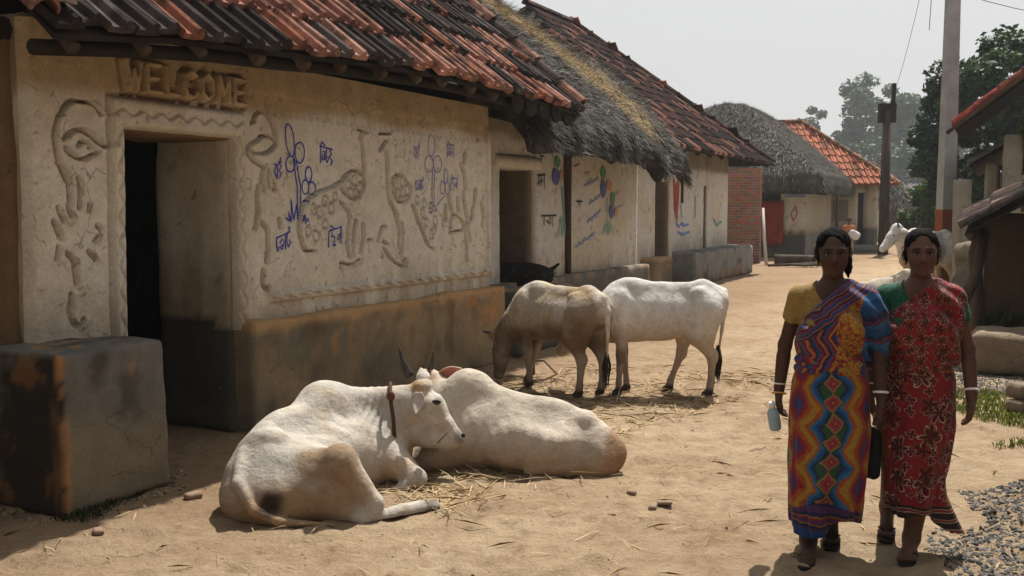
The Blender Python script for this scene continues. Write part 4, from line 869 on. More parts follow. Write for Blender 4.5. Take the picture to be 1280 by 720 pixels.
o.matrix_world = H4.matrix_world if False else Matrix.Translation(T(33.3, -5.9)) @ Matrix.Rotation(ROTL, 4, 'Z')
mb = MB()
for l in ([(-.02, .35, 1.7), (-.02, .5, 1.45), (-.02, .42, 1.2), (-.02, .3, 1.45), (-.02, .35, 1.7)],):
    for a_, b_ in zip(l[:-1], l[1:]): mb.tube([a_, b_], .025, 5, (.45, .16, .14))
mb.build('painted_mark', MAT['paint'], H4)
mb = MB(); mb.box((-.03, .06, 1.98), (0, .7, 2.12), (.25, .3, .5)); mb.build('painted_band', MAT['paint'], H4)

# ------------------------------------------------------------------ house with orange tiles
H5 = empty('tiled_house', (10.9, 37.2, 0), 0, label='mud house with bright orange tiled roof behind the dome thatched house', cat='house')
roof5 = empty('roof'); roof5.parent = H5
A = Vector((-5.2, -.62, 2.52)); B = Vector((3.25, -.62, 2.50)); Rn = Vector((-2.4, 2.3, 4.95)); Rf = Vector((.45, 2.3, 5.0)); Bb = Vector((3.25, 5.2, 2.5)); Ab = Vector((-5.2, 5.2, 2.5))
sl = Vector((0, 2.92, 2.46)); sll = sl.length
tile_field('tile_field', roof5, A, (1, 0, 0), sl, [(0, 0), (8.45, 0), (5.65, sll), (2.8, sll)], .22, .42, rusty, seed=5)
hl = Vector((-2.8, 0, 2.5)); tile_field('tile_field', roof5, B, (0, 1, 0), hl, [(0, 0), (5.8, 0), (2.9, hl.length)], .26, .42, rusty, seed=6)
mb = MB(); slab(mb, [A, B, Rf, Rn], .05, (.28, .11, .065)); slab(mb, [B, Bb, Rf], .05, (.28, .11, .065)); slab(mb, [Bb, Ab, Rn, Rf], .05, (.3, .12, .07)); slab(mb, [Ab, A, Rn], .05, (.3, .12, .07))
mb.build('roof_boarding', MAT['tilefield'], roof5)
ridge_tiles(roof5, Rf, B, .10, (.36, .20, .12), seed=3); ridge_tiles(roof5, Rn, Rf, .1, (.36, .18, .11), seed=4)
def h5c(P): return np.where((P[:, 2] < .9)[:, None], lerp((.10, .10, .105), (.17, .165, .16), fbm(P, 2, 4, 7)), wall_cream(P, .9, 2.3, top=(.3, .27, .22), base=(.44, .42, .37), seed=12))
mudpart('wall', H5, (-4.6, 0, 0), (2.0, .4, 2.6), h5c, r=.04, res=.16, seed=71)
mudpart('wall', H5, (2.25, 0, 0), (2.75, .4, 2.6), h5c, r=.04, res=.16, seed=72)
mudpart('lintel', H5, (1.9, .02, 2.2), (2.35, .38, 2.6), h5c, r=.04, res=.16, seed=73)
mudpart('end_wall', H5, (2.35, .2, 0), (2.73, 4.6, 2.6), h5c, r=.04, res=.2, seed=74)
mudpart('back_wall', H5, (-4.6, 4.3, 0), (2.7, 4.6, 2.6), room_dark, r=.04, res=.4, seed=75)
mudpart('plinth', H5, (-.5, -.55, 0), (2.9, .1, .28), lambda P: lerp((.2, .19, .17), (.28, .26, .23), fbm(P, 3, 3, 8)), r=.05, res=.12, seed=76)
mb = MB(); mb.box((1.98, .2, .1), (2.28, .25, 2.22), (.05, .04, .035)); mb.build('door', MAT['vc'], H5)
mb = MB(); mb.box((1.05, -.03, 1.15), (1.62, .0, 1.95), (.25, .23, .2)); mb.build('painted_panel', MAT['vc'], H5)

# ------------------------------------------------------------------ last houses of the lane
H6 = empty('thatched_house', (17.6, 50, 0), 0, label='small thatched house with brown door at the end of the lane', cat='house')
def h6top(x, y):
    a = np.clip(np.minimum(x+2.2, 2.9-x)/2.3, 0, 1); b = np.clip(np.minimum(y+.8, 4-y)/2.4, 0, 1); m = np.minimum(a, b)
    return 1.95+2.3*(1-(1-m)**1.2)
thatch(H6, h6top, (-2.1, 2.85), (-.75, 3.9), .25, 9000, lambda P, r: grey_straw(P, r), .25, .5, .03, 12, fringe=.1, res=.2)
cw6 = lambda P: wall_cream(P, .3, 9, base=(.62, .60, .55), seed=14)
mudpart('wall', H6, (-1.7, 0, 0), (1.0, .3, 2.2), cw6, r=.03, res=.2, seed=81); mudpart('wall', H6, (1.72, 0, 0), (2.4, .3, 2.2), cw6, r=.03, res=.2, seed=82)
mudpart('lintel', H6, (.9, .02, 1.75), (1.8, .28, 2.2), cw6, r=.03, res=.2, seed=83); mudpart('back_wall', H6, (-1.7, 3.2, 0), (2.4, 3.5, 2.2), room_dark, r=.03, res=.4, seed=84)
mb = MB()
for k in range(4): mb.box((1.02+k*.18, .12, .05), (1.02+k*.18+.165, .16, 1.76), (.13, .09, .075))
mb.build('door', MAT['vc'], H6)
H7 = empty('white_house', (20.2, 51.5, 0), 0, label='low white house with purple grey tile eave at the end of the lane', cat='house')
mudpart('wall', H7, (.1, 0, 0), (3.6, .3, 2.2), cw6, r=.03, res=.2, seed=85); mudpart('end_wall', H7, (3.25, .2, 0), (3.55, 3.2, 2.2), cw6, r=.03, res=.3, seed=86); mudpart('back_wall', H7, (.1, 2.9, 0), (3.5, 3.2, 2.2), room_dark, r=.03, res=.4, seed=87)
sl = Vector((0, 2.3, 1.2)); tile_field('tile_field', H7, (-.1, -.5, 1.75), (1, 0, 0), sl, [(0, 0), (4.0, 0), (4.0, 2.6), (0, 2.6)], .24, .42, lambda g, x, y: np.array((.15, .115, .13))*(.5+g.random()), seed=7)
mb = MB(); slab(mb, [(-.1, -.48, 1.75), (3.9, -.48, 1.75), (3.9, 1.85, 2.95), (-.1, 1.85, 2.95)], .05, (.05, .04, .04)); slab(mb, [(-.1, 1.85, 2.95), (3.9, 1.85, 2.95), (3.9, 3.7, 1.9), (-.1, 3.7, 1.9)], .05, (.15, .1, .1)); mb.build('roof_boarding', MAT['darkwood'], H7)

uyv = Vector((0, math.cos(PITCH), math.sin(PITCH)))
tile_field('tile_field', roof1, Vector((x0, EY, eave_z(3)))+uyv*2.83, (1, 0, 0), uyv, [(0, 0), (ncol*colw, 0), (ncol*colw, .5), (0, .5)], .1605, .405, dusky, seed=21)
# ------------------------------------------------------------------ right-hand side of the lane
ROTR = ROTL-math.pi
H8 = empty('tiled_house', T(17.5, -.1), ROTR, label='tall open fronted house with steep red tile verge, behind the concrete pole', cat='house')
roof8 = empty('roof'); roof8.parent = H8        # local x back towards the viewer, y away from the lane
p8 = R(38); up8 = Vector((0, math.cos(p8), math.sin(p8))); e8 = Vector((.35, -.72, 2.86))
tile_field('tile_field', roof8, e8+Vector((-2.0, 0, 0)), (1, 0, 0), up8, [(0, 0), (2.15, 0), (2.15, 3.9), (0, 3.9)], .2, .38, lambda g, x, y: np.array((.27, .085, .06))*(.4+.9*g.random()), seed=8)
mb = MB(); slab(mb, [e8+Vector((-2.0, .03, -.02)), e8+Vector((.1, .03, -.02)), e8+Vector((.1, .03, -.02))+up8*3.85, e8+Vector((-2.0, .03, -.02))+up8*3.85], .05, (.04, .03, .03))
q8 = e8+up8*3.85; slab(mb, [q8+Vector((-2.0, 0, 0)), q8+Vector((.1, 0, 0)), q8+Vector((.1, 3.0, -2.3)), q8+Vector((-2.0, 3.0, -2.3))], .05, (.2, .06, .04)); mb.build('roof_boarding', MAT['darkwood'], roof8)
for k in range(9):
    p = e8+Vector((.12, 0, .04))+up8*(k*.40); o = bpy.data.objects.new('verge_tile', me_half); SC.collection.objects.link(o); o.parent = roof8
    o.matrix_local = frame(p, (1, 0, 0), up8); o.color = (.34*(.5+random.random()), .09, .06, 1)
mb = MB(); mb.tube([e8+Vector((.2, -.1, -.1)), e8+Vector((.2, -.1, -.1))+up8*3.9], .03, 6); mb.build('bargeboard', MAT['wood'], roof8, True)
pale = lambda P: lerp((.22, .195, .155), (.38, .35, .29), fbm(P, 3, 5, 3))
mudpart('pillar', H8, (-.1, -.02, 0), (.12, .25, 2.75), pale, r=.03, seed=101)
mudpart('wall', H8, (-.2, .25, 0), (0, 4.5, 3.3), lambda P: brown_mud(P, 4), r=.03, res=.2, seed=102)
mudpart('side_wall', H8, (-1.9, .1, 0), (-.2, .4, 2.8), lambda P: brown_mud(P, 5), r=.03, res=.25, seed=103)
mudpart('back_wall', H8, (-1.9, 4.2, 0), (0, 4.5, 3.0), room_dark, r=.03, res=.3, seed=104)
# lower grey tile roof beyond it, over a verandah
H9 = empty('verandah', T(20.6, -.1), ROTR, label='verandah with grey clay tile roof and pale posts past the tall red tiled house', cat='verandah')
tile_field('tile_field', H9, (-3.2, -.55, 2.35), (1, 0, 0), (0, math.cos(R(30)), math.sin(R(30))), [(0, 0), (5.2, 0), (5.2, 2.2), (0, 2.2)], .2, .36, lambda g, x, y: np.array((.14, .13, .13))*(.4+1.1*g.random()) if g.random() > .1 else np.array((.40, .18, .12)), seed=9)
mb = MB(); slab(mb, [(-3.2, -.53, 2.33), (2.0, -.53, 2.33), (2.0, 1.4, 3.44), (-3.2, 1.4, 3.44)], .04, (.03, .03, .03)); mb.build('roof_boarding', MAT['darkwood'], H9)
for xx in (1.75, -.6, -2.9):
    mudpart('pillar', H9, (xx-.1, -.3, 0), (xx+.1, -.08, 2.38), pale, r=.03, seed=105)
mudpart('wall', H9, (-3.0, 1.1, 0), (1.9, 1.3, 3.2), room_dark, r=.03, res=.3, seed=106)
mudpart('plinth', H9, (-3.1, -.4, 0), (2.1, 1.2, .45), lambda P: brown_mud(P, 6), r=.05, res=.2, seed=107)

# cattle shed lean-to
SH = empty('cattle_shed', T(12.4, -.35), ROTR, label='low cattle shed with ribbed tile lean-to roof on crooked posts', cat='shed')
us = Vector((0, math.cos(R(31)), math.sin(R(31)))); th_ = half_tile(.07, .42, .014, 6, .8); me_rib = fast_mesh('tile', th_[0], th_[1]); me_rib.materials.append(MAT['tile'])
shr = empty('roof'); shr.parent = SH
for c in range(13):
    for r in range(6):
        xx = -.80+c*.135; p = Vector((xx, -.12, 1.44-.09*xx))+us*(r*.36+trng.uniform(-.02, .02))+Vector((0, 0, .03))
        o = bpy.data.objects.new('tile', me_rib); SC.collection.objects.link(o); o.parent = shr
        o.matrix_local = frame(p, (1, 0, -.09), us) @ Matrix.Rotation(R(-4+trng.uniform(-1.5, 1.5)), 4, 'X') @ Matrix.Rotation(R(trng.uniform(-3, 3)), 4, 'Z')
        cc = np.array((.085, .062, .054))*(.4+1.1*trng.random()) if trng.random() < .8 else np.array((.30, .19, .15))*(.7+.4*trng.random()); o.color = (*cc, 1)
for r in range(6):
    p = Vector((.98, -.1, 1.38))+us*(r*.36); o = bpy.data.objects.new('verge_tile', me_half); SC.collection.objects.link(o); o.parent = shr; o.matrix_local = frame(p, (1, 0, 0), us); o.color = (.08, .06, .055, 1)
mb = MB(); slab(mb, [(-.85, -.06, 1.49), (1.0, -.06, 1.33), tuple(Vector((1.0, -.06, 1.33))+us*2.3), tuple(Vector((-.85, -.06, 1.49))+us*2.3)], .03, (.03, .02, .015)); mb.build('roof_boarding', MAT['darkwood'], shr)
for pts, rr in (([(.85, -.28, 0), (.62, -.12, .45), (.45, .05, .9), (.35, .12, 1.36)], [.085, .065, .06, .05]), ([(.25, .1, 0), (.28, .06, .6), (.22, .02, 1.1), (.3, .08, 1.42)], [.08, .07, .065, .06]), ([(-.7, .0, 0), (-.68, .02, .7), (-.7, .03, 1.46)], .06)):
    mb = MB(); mb.tube(pts, rr, 8); mb.build('post', MAT['wood'], SH, True)
mb = MB(); mb.tube([(-.8, .02, 1.46), (1.0, .0, 1.3)], .045, 7); mb.build('eave_pole', MAT['wood'], SH, True)
mudpart('back_wall', SH, (-.8, 1.6, 0), (3.2, 1.9, 2.7), room_dark, r=.03, res=.2, seed=110)
mudpart('end_wall', SH, (-.9, .1, 0), (-.72, 1.8, 1.55), lambda P: brown_mud(P, 9)*.6, r=.03, res=.15, seed=111)
mudpart('manger', SH, (1.0, .05, 0), (1.95, .9, .40), lambda P: lerp((.15, .115, .08), (.32, .25, .175), fbm(P, 4, 5, 5)), r=.08, res=.05, amp=.03, seed=112)

# broken mud wall, stone slab post, poles
o = mudpart('mud_wall', None, (-.55, -.25, 0), (.55, .25, 1.12), lambda P: lerp((.16, .13, .10), (.34, .28, .2), fbm(P, 2.5, 5, 5)), r=.12, res=.06, amp=.06, seed=113, label='broken stub of mud wall among the weeds by the shed', cat='wall')
o.location = (6.75, 13.9, 0); o.rotation_euler = (0, 0, R(20))
o = mudpart('stone_post', None, (-.09, -.06, 0), (.09, .06, 1.42), pale, r=.02, res=.06, amp=.008, seed=114, label='pale upright stone slab leaning beside the broken mud wall', cat='post'); o.location = (6.30, 13.3, -.02); o.rotation_euler = (R(3), R(4), R(20))
o = mudpart('stone_post', None, (-.10, -.10, 0), (.10, .10, 2.05), pale, r=.02, res=.08, amp=.008, seed=115, label='pale square post behind the resting white cow and mud stub', cat='post'); o.location = (7.05, 15.6, 0); o.rotation_euler = (0, R(-1), R(20))
UP = empty('utility_pole', (7.95, 18.3, 0), R(10), label='grey concrete utility pole with rust red painted band', cat='pole')
mb = MB()
def taper(mb, z0, z1, w0, w1, d, c):
    V = [(sx*w*.5, sy*d*.5*(w/w0), z) for z, w in ((z0, w0), (z1, w1)) for sx in (-1, 1) for sy in (-1, 1)]
    mb.raw(V, [(0, 1, 3, 2), (4, 6, 7, 5), (0, 4, 5, 1), (2, 3, 7, 6), (0, 2, 6, 4), (1, 5, 7, 3)], c)
taper(mb, 0, 7.2, .22, .11, .18, (.28, .275, .26)); mb.build('shaft', MAT['concrete'], UP)
mb = MB(); taper(mb, .1, 1.21, .2235, .2055, .196, (.23, .075, .032)); mb.build('painted_band', MAT['vc'], UP)
mb = MB(); mb.box((-.55, -.04, 6.5), (.55, .04, 6.58), (.1, .1, .1)); mb.build('crossarm', MAT['darkwood'], UP)
mb = MB(); mb.tube([(0, -.1, 4.78), (-.35, -.12, 4.84)], .03, 6, (.08, .08, .08)); mb.build('bracket', MAT['darkwood'], UP); UP.scale = (1.307, 1.307, 1.307)
for (a_, b_, sag, lab) in (((8.1, 18.3, 5.46), (11.76, 16.99, 4.74), .22, 'thin service wire running from the concrete pole to the shed side'), ((7.58, 18.3, 5.83), (7.54, 18.3, 4.81), 0, 'slack wire end hanging from the concrete pole bracket'), ((7.84, 18.3, 8.08), (13.2, 35.0, 5.4), .5, 'overhead wire between the concrete pole and the dark pole')):
    mb = MB(); pts = [Vector(a_).lerp(Vector(b_), t)-Vector((0, 0, sag*4*t*(1-t))) for t in np.linspace(0, 1, 10)]
    mb.tube(pts, .006, 5, (.06, .06, .06)); mb.build('wire', MAT['darkwood'], None, True, label=lab, cat='wire')
P2 = empty('utility_pole', (13.05, 35.0, 0), 0, label='dark iron utility pole in front of the orange tiled house', cat='pole')
mb = MB(); mb.tube([(0, 0, 0), (0, 0, 5.0)], [.19, .15], 8, (.05, .045, .045)); mb.build('shaft', MAT['wood'], P2, True)
mb = MB(); mb.box((-.28, -.12, 4.6), (.28, .12, 5.25), (.04, .035, .035)); mb.build('meter_box', MAT['darkwood'], P2)
mb = MB(); mb.tube([(.2, 0, 5.0), (.22, 0, 5.95)], .08, 6, (.04, .04, .04)); mb.build('spike', MAT['darkwood'], P2)

# ------------------------------------------------------------------ trees
def leaf_mat(name, cols):
    m, nt, b = nodes(name); c = nn(nt, 'ShaderNodeAttribute', attribute_name='col').outputs['Color']
    link(nt, c, b.inputs['Base Color']); b.inputs['Roughness'].default_value = .55; b.inputs['Specular IOR Level'].default_value = .3
    tr = nn(nt, 'ShaderNodeBsdfTranslucent'); link(nt, mixc(nt, 1., c, (1.0, 1.15, .5), 'MULTIPLY'), tr.inputs['Color'])
    ms = nn(nt, 'ShaderNodeMixShader'); ms.inputs[0].default_value = .3
    link(nt, b.outputs[0], ms.inputs[1]); link(nt, tr.outputs[0], ms.inputs[2]); link(nt, ms.outputs[0], nt.nodes['Material Output'].inputs[0]); return m
MAT['leaf'] = leaf_mat('foliage', None)
def tree(name, base, ells, nclump, per, size, cols, label, trunk_h, tr=.2, seed=1, cat='tree', group=None, clr=.55, flat=1.):
    g = np.random.default_rng(seed); root = empty(name, base, 0, label=label, cat=cat, group=group)
    vol = np.array([r[0]*r[1]*r[2] for c, r in ells]); vol = vol/vol.sum(); C = []
    while len(C) < nclump:
        k = g.choice(len(ells), p=vol); d = g.normal(size=3); d /= np.linalg.norm(d); rad = g.uniform(.45, 1.0)**.6
        C.append(np.array(ells[k][0])+d*rad*np.array(ells[k][1]))
    C = np.array(C); rc = clr*g.uniform(.55, 1.35, nclump)
    n = nclump*per; ci = np.repeat(np.arange(nclump), per); d = g.normal(size=(n, 3)); d /= np.linalg.norm(d, axis=1)[:, None]
    P = C[ci]+d*(rc[ci]*g.random(n)**.45)[:, None]*np.array([1, 1, .7*flat])
    nrm = d*.5+g.normal(size=(n, 3))*.6+np.array([0, 0, .6]); nrm /= np.linalg.norm(nrm, axis=1)[:, None]
    t = np.cross(nrm, g.normal(size=(n, 3))); t /= np.linalg.norm(t, axis=1)[:, None]; b = np.cross(nrm, t)
    s = (size*g.uniform(.6, 1.4, n))[:, None]
    V = np.stack([P-t*s*.5, P+b*s*.28, P+t*s*.5-nrm*s*.12, P-b*s*.28], 1).reshape(-1, 3)
    tone = g.random(nclump)[ci]*.7+g.random(n)*.3
    c = np.array(cols[0])*(1-tone[:, None])+np.array(cols[1])*tone[:, None]
    new('crown', V, np.arange(4*n).reshape(-1, 4), MAT['leaf'], root, False, np.repeat(c, 4, 0))
    mb = MB(); top = np.mean([e[0] for e in ells], 0)
    mb.tube([(0, 0, -.1), (.05*tr, .1*tr, trunk_h*.5), (top[0]*.25, top[1]*.25, trunk_h)], [tr*1.25, tr, tr*.8], 9)
    for k in g.choice(nclump, min(16, nclump), replace=False):
        a = Vector((top[0]*.25, top[1]*.25, trunk_h*g.uniform(.75, 1.0))); e = Vector(C[k]); m_ = a.lerp(e, .5)+Vector(g.normal(size=3)*.25)
        mb.tube([a, m_, e], [tr*.45, tr*.25, tr*.08], 6)
    mb.build('trunk', MAT['wood'], root, True); return root
tree('broadleaf_tree', (14.9, 30.5, 0), [((-.9, 0, 4.0), (1.6, 1.7, 2.2)), ((.6, .3, 5.6), (1.9, 1.7, 1.7)), ((2.2, .5, 4.6), (2.2, 2.0, 2.5)), ((-.2, -.2, 2.4), (1.9, 1.6, 1.3)), ((-1.6, .1, 5.35), (.75, .8, .5))], 120, 420, .20,
     [(.010, .022, .010), (.045, .085, .022)], 'big dark green broadleaf tree behind the concrete pole', 2.4, .26, 3, clr=.62)
tree('bush', (14.4, 34.5, 0), [((0, 0, 1.5), (.8, .8, 1.2))], 28, 160, .17, [(.03, .06, .012), (.09, .14, .03)], 'light green bush under the big dark tree', .8, .07, 4, clr=.4, cat='bush')
tree('tall_tree', (56.2, 155.8, 0), [((0.0, 0.0, 16.34), (4.94, 4.56, 6.46)), ((4.56, 0.0, 13.68), (4.18, 3.8, 5.7)), ((-3.04, 0.0, 9.88), (4.94, 3.8, 4.18)), ((3.8, 0.0, 6.84), (5.7, 3.8, 3.8))], 95, 170, 0.80, [(.04, .06, .05), (.085, .115, .085)], 'tall hazy feathery tree at the far end of the lane', 4, .3, 5, clr=1.80)  # far trees: haze painted into the leaves as a paler, bluer colour
tree('slender_tree', (49.2, 163.4, 0), [((0.0, 0.0, 17.1), (1.52, 1.52, 3.04)), ((-1.14, 0.0, 11.78), (2.85, 2.28, 2.85)), ((-2.28, 0.0, 7.98), (4.18, 2.28, 2.66))], 40, 130, 0.68, [(.04, .06, .05), (.085, .115, .085)], 'slender hazy tree with a gap of sky below its tuft', 5, .16, 6, clr=1.23)
tree('tall_tree', (65.7, 162.0, 0), [((0.0, 0.0, 11.7), (7.2, 4.32, 7.56)), ((7.2, 0.0, 10.8), (7.2, 5.4, 7.2))], 70, 150, 0.90, [(.04, .06, .05), (.085, .115, .085)], 'rounded hazy tree behind the white house at the lane end', 3, .3, 7, clr=1.98)
tree('tall_tree', (93.6, 171.0, 0), [((0.0, 0.0, 11.7), (10.8, 5.4, 8.28)), ((10.8, 0.0, 12.6), (9.0, 5.4, 9.0))], 90, 140, 0.99, [(.04, .06, .05), (.085, .115, .085)], 'wide hazy tree far beyond the verandah', 3, .3, 8, clr=2.16)
tree('low_tree', (45.6, 133.0, 0), [((0.0, 0.0, 6.46), (6.08, 3.8, 3.8)), ((6.65, 0.0, 5.7), (4.94, 3.8, 4.18))], 60, 130, 0.68, [(.018, .034, .02), (.05, .08, .035)], 'low hazy tree behind the orange tiled house', 2, .2, 9, clr=1.52)
tree('creeper', (8.35, 15.2, 0), [((0, 0, 2.75), (.5, .45, .35)), ((.5, 0, 2.55), (.4, .4, .4))], 22, 120, .10, [(.05, .09, .01), (.13, .19, .03)], 'bright green creeper hanging by the steep red tile verge', 2.5, .035, 10, clr=.25, cat='plant')

# ------------------------------------------------------------------ gravel, grass, straw, stones
def stones(name, pts, smin, smax, colf, seed, **k):
    g = np.random.default_rng(seed); base = np.array([(1, 0, 0), (-1, 0, 0), (0, 1, 0), (0, -1, 0), (0, 0, 1), (0, 0, -1)], float)
    tri = np.array([(0, 2, 4), (2, 1, 4), (1, 3, 4), (3, 0, 4), (2, 0, 5), (1, 2, 5), (3, 1, 5), (0, 3, 5)])
    n = len(pts); S = g.uniform(smin, smax, (n, 1, 1))*g.uniform(.55, 1.2, (n, 1, 3)); V = base[None]*(1+g.uniform(-.3, .3, (n, 6, 1)))*S
    a = g.uniform(0, 6.28, (n, 3))
    for ax in range(3):
        c, s = np.cos(a[:, ax])[:, None], np.sin(a[:, ax])[:, None]; i, j = [(1, 2), (0, 2), (0, 1)][ax]
        V[:, :, i], V[:, :, j] = V[:, :, i]*c-V[:, :, j]*s, V[:, :, i]*s+V[:, :, j]*c
    V += (pts-np.array([0, 0, 1.])*S[:, 0, :1]*.35)[:, None, :]; F = (tri[None]+6*np.arange(n)[:, None, None]).reshape(-1, 3)
    return new(name, V.reshape(-1, 3), F, MAT['vc'], None, False, np.repeat(colf(pts, g), 6, 0), kind='stuff', **k)
def scatter(poly, n, seed, soft=.25):
    """points on the ground inside a world polygon with a ragged rim"""
    g = np.random.default_rng(seed); poly = np.array(poly); lo = poly.min(0)-.3; hi = poly.max(0)+.3; out = np.zeros((0, 2))
    while len(out) < n:
        p = g.uniform(lo, hi, (n*2, 2)); q = p+((vnoise(np.hstack([p*3, np.full((len(p), 1), seed*1.)]), 3)-.5)*soft*2)[:, None]; r = np.zeros(len(p), bool)
        for a in range(len(poly)):
            x1, y1 = poly[a]; x2, y2 = poly[(a+1) % len(poly)]
            r ^= ((y1 > q[:, 1]) != (y2 > q[:, 1])) & (q[:, 0] < (x2-x1)*(q[:, 1]-y1)/(y2-y1+1e-12)+x1)
        out = np.vstack([out, p[r]])
    out = out[:n]; return np.stack([out[:, 0], out[:, 1], ground_h(out[:, 0], out[:, 1])], -1)
grav = lambda P, g: np.array((.10, .093, .086))*g.uniform(.2, 1.6, (len(P), 1))
stones('gravel', scatter([(1.98, 4.0), (2.2, 4.9), (2.75, 5.75), (3.6, 6.1), (4.5, 5.6), (4.2, 3.6)], 15000, 31, .5), .005, .022, grav, 31, label='heap of dark grey stone chips at the edge of the lane', cat='gravel')
stones('gravel', scatter([(3.6, 8.3), (4.1, 9.9), (5.2, 9.9), (5.4, 8.3)], 4500, 32), .007, .024, grav, 32, label='strip of grey stone chips by the cattle shed', cat='gravel')
peb = np.array([(random.uniform(-2.2, 2.6), random.uniform(3.6, 9.5), 0) for _ in range(420)]); peb[:, 2] = ground_h(peb[:, 0], peb[:, 1])
stones('pebbles', peb, .003, .013, lambda P, g: np.array((.2, .15, .10))*g.uniform(.3, 1.6, (len(P), 1)), 33, label='small pebbles and dung crumbs strewn over the lane', cat='pebbles')
def blades(name, P, lo, hi, wid, cols, seed, lean=.5, flat=False, **k):
    g = np.random.default_rng(seed); n = len(P); a = g.uniform(0, 6.28, n); L = g.uniform(lo, hi, n)[:, None]
    D = np.stack([np.cos(a), np.sin(a), np.zeros(n)], -1)
    if flat: D = D+np.array([0, 0, 1])*g.normal(.03, .09, n)[:, None]
    else: D = D*g.uniform(.1, lean, n)[:, None]+np.array([0, 0, 1.])
    D /= np.linalg.norm(D, axis=1)[:, None]; S = np.stack([-np.sin(a), np.cos(a), np.zeros(n)], -1)*(wid*g.uniform(.5, 1.3, n))[:, None]/2
    B = P.copy(); B[:, 2] += .006 if flat else -.005
    Mi = B+D*L*.55+np.array([0, 0, .01]); E = B+D*L+(np.stack([np.cos(a), np.sin(a), -.3*np.ones(n)], -1)*L*.18 if not flat else S*g.normal(0, 4, n)[:, None])
    V = np.stack([B-S, B+S, Mi+S*.8, E, Mi-S*.8], 1).reshape(-1, 3); F = np.arange(5*n).reshape(-1, 5)
    t = g.random(n)[:, None]; c = np.array(cols[0])*(1-t)+np.array(cols[1])*t
    return new(name, V, F, MAT['straw'] if flat else MAT['leaf'], None, False, np.repeat(c, 5, 0), kind='stuff', **k)
GR = [(.10, .14, .03), (.32, .32, .12)]
blades('grass', scatter([(2.95, 5.9), (3.1, 6.45), (3.6, 6.7), (4.6, 6.6), (4.4, 5.8), (3.5, 6.05)], 3800, 41, .7), .02, .075, .005, GR, 41, label='patch of short grass beside the gravel heap', cat='grass')
blades('grass', scatter([(3.2, 7.2), (3.4, 8.3), (5.2, 8.3), (5.0, 7.3)], 3600, 42, .9), .02, .07, .006, GR, 42, label='thin strip of grass before the stone chips', cat='grass')
blades('weeds', scatter([(5.3, 11.7), (5.2, 14.5), (7.2, 14.5), (6.6, 11.9)], 6000, 43, .4), .15, .55, .018, [(.06, .11, .018), (.20, .27, .06)], 43, .8, label='weeds growing round the broken mud wall', cat='weeds')
SY = [(.24, .155, .08), (.58, .44, .25)]
blades('straw', scatter([(-.9, 5.5), (-.6, 8.2), (.2, 9.6), (2.3, 9.3), (2.0, 8.0), (.9, 7.2), (.4, 6.1), (.0, 5.35)], 2400, 44, 1.0), .06, .34, .006, SY, 44, flat=True, label='loose straw fodder scattered under the cows', cat='straw')
blades('straw', scatter([(-.72, 5.25), (-.75, 6.0), (.3, 6.2), (.2, 5.45)], 420, 47, .6), .08, .36, .006, SY, 47, flat=True, label='straw bedding between the two resting cows', cat='straw')
blades('straw', scatter([(-3, 3.5), (-3, 6.5), (1, 10), (3.5, 9.5), (2.6, 3.6)], 700, 45, .5), .03, .22, .005, SY, 45, flat=True, label='stray straw stalks over the whole lane', cat='straw')
blades('moss', scatter([(-2.33, 4.9), (-2.1, 5.72), (-1.98, 5.7), (-2.18, 4.85)], 300, 46, .1), .02, .06, .008, [(.04, .05, .015), (.09, .10, .04)], 46, label='mossy tufts along the foot of the house block', cat='moss')
for k, (x, y, s, lab) in enumerate(((.81, 5.20, .055, 'reddish fist sized stone lying in the open lane'), (.74, 5.13, .03, 'small dark stone touching the reddish stone'), (.66, 5.4, .028, 'small flat stone on the path behind the reddish stone'), (-1.75, 5.35, .05, 'pale lump of earth by the foot of the house block'), (-2.02, 4.75, .045, 'clod of earth below the near corner of the house block'), (.52, 5.08, .022, 'tiny dark stone left of the reddish stone'))):
    P, F = mudbox((-s, -s*.7, -s*.4), (s, s*.7, s*.45), r=s*.5, res=s*.35, amp=s*.3, seed=k)
    o = new('stone', P, F, MAT['vc'], None, True, lerp((.16, .10, .07), (.33, .23, .16), fbm(P, 20, 3, k)), label=lab, cat='stone'); o.location = (x, y, gz(x, y)+s*.25); o.rotation_euler = (0, 0, k*1.3)
for k, (x, y, z, r) in enumerate(((3.98, 7.55, 0, 20), (4.28, 7.72, 0, 24), (4.02, 7.6, .115, 14), (4.4, 7.5, .115, 60))):
    P, F = mudbox((-.17, -.10, 0), (.17, .10, .115), r=.02, res=.05, amp=.006, seed=k)
    o = new('mud_brick', P, F, MAT['mud'], None, True, lerp((.13, .10, .075), (.28, .22, .16), fbm(P, 6, 4, k)), label=('large mud brick at the bottom of the little pile', 'large mud brick bedded behind the little pile', 'large mud brick on top of the little pile', 'large mud brick turned askew on the little pile')[k], cat='brick'); o.location = (x, y, gz(4.1, 7.6)-.005+z); o.rotation_euler = (0, 0, R(r))

ts = MB(); ts.tube([(.19, 9.45, -.05), (.185, 9.45, .12), (.195, 9.44, .30)], [.035, .034, .038], 8, (.10, .055, .035)); ts.build('tether_stake', MAT['vc'], None, True, label='short wooden tether stake standing behind the grazing tan cow', cat='stake')
ts = MB(); ts.tube([(.2, 9.42, .14), (.30, 9.3, .16), (.42, 9.2, .05), (.3, 9.0, .03), (.1, 8.95, .025)], .010, 6, (.12, .07, .04)); ts.build('rope', MAT['vc'], None, True, label='dark tether rope trailing from the wooden stake', cat='rope')

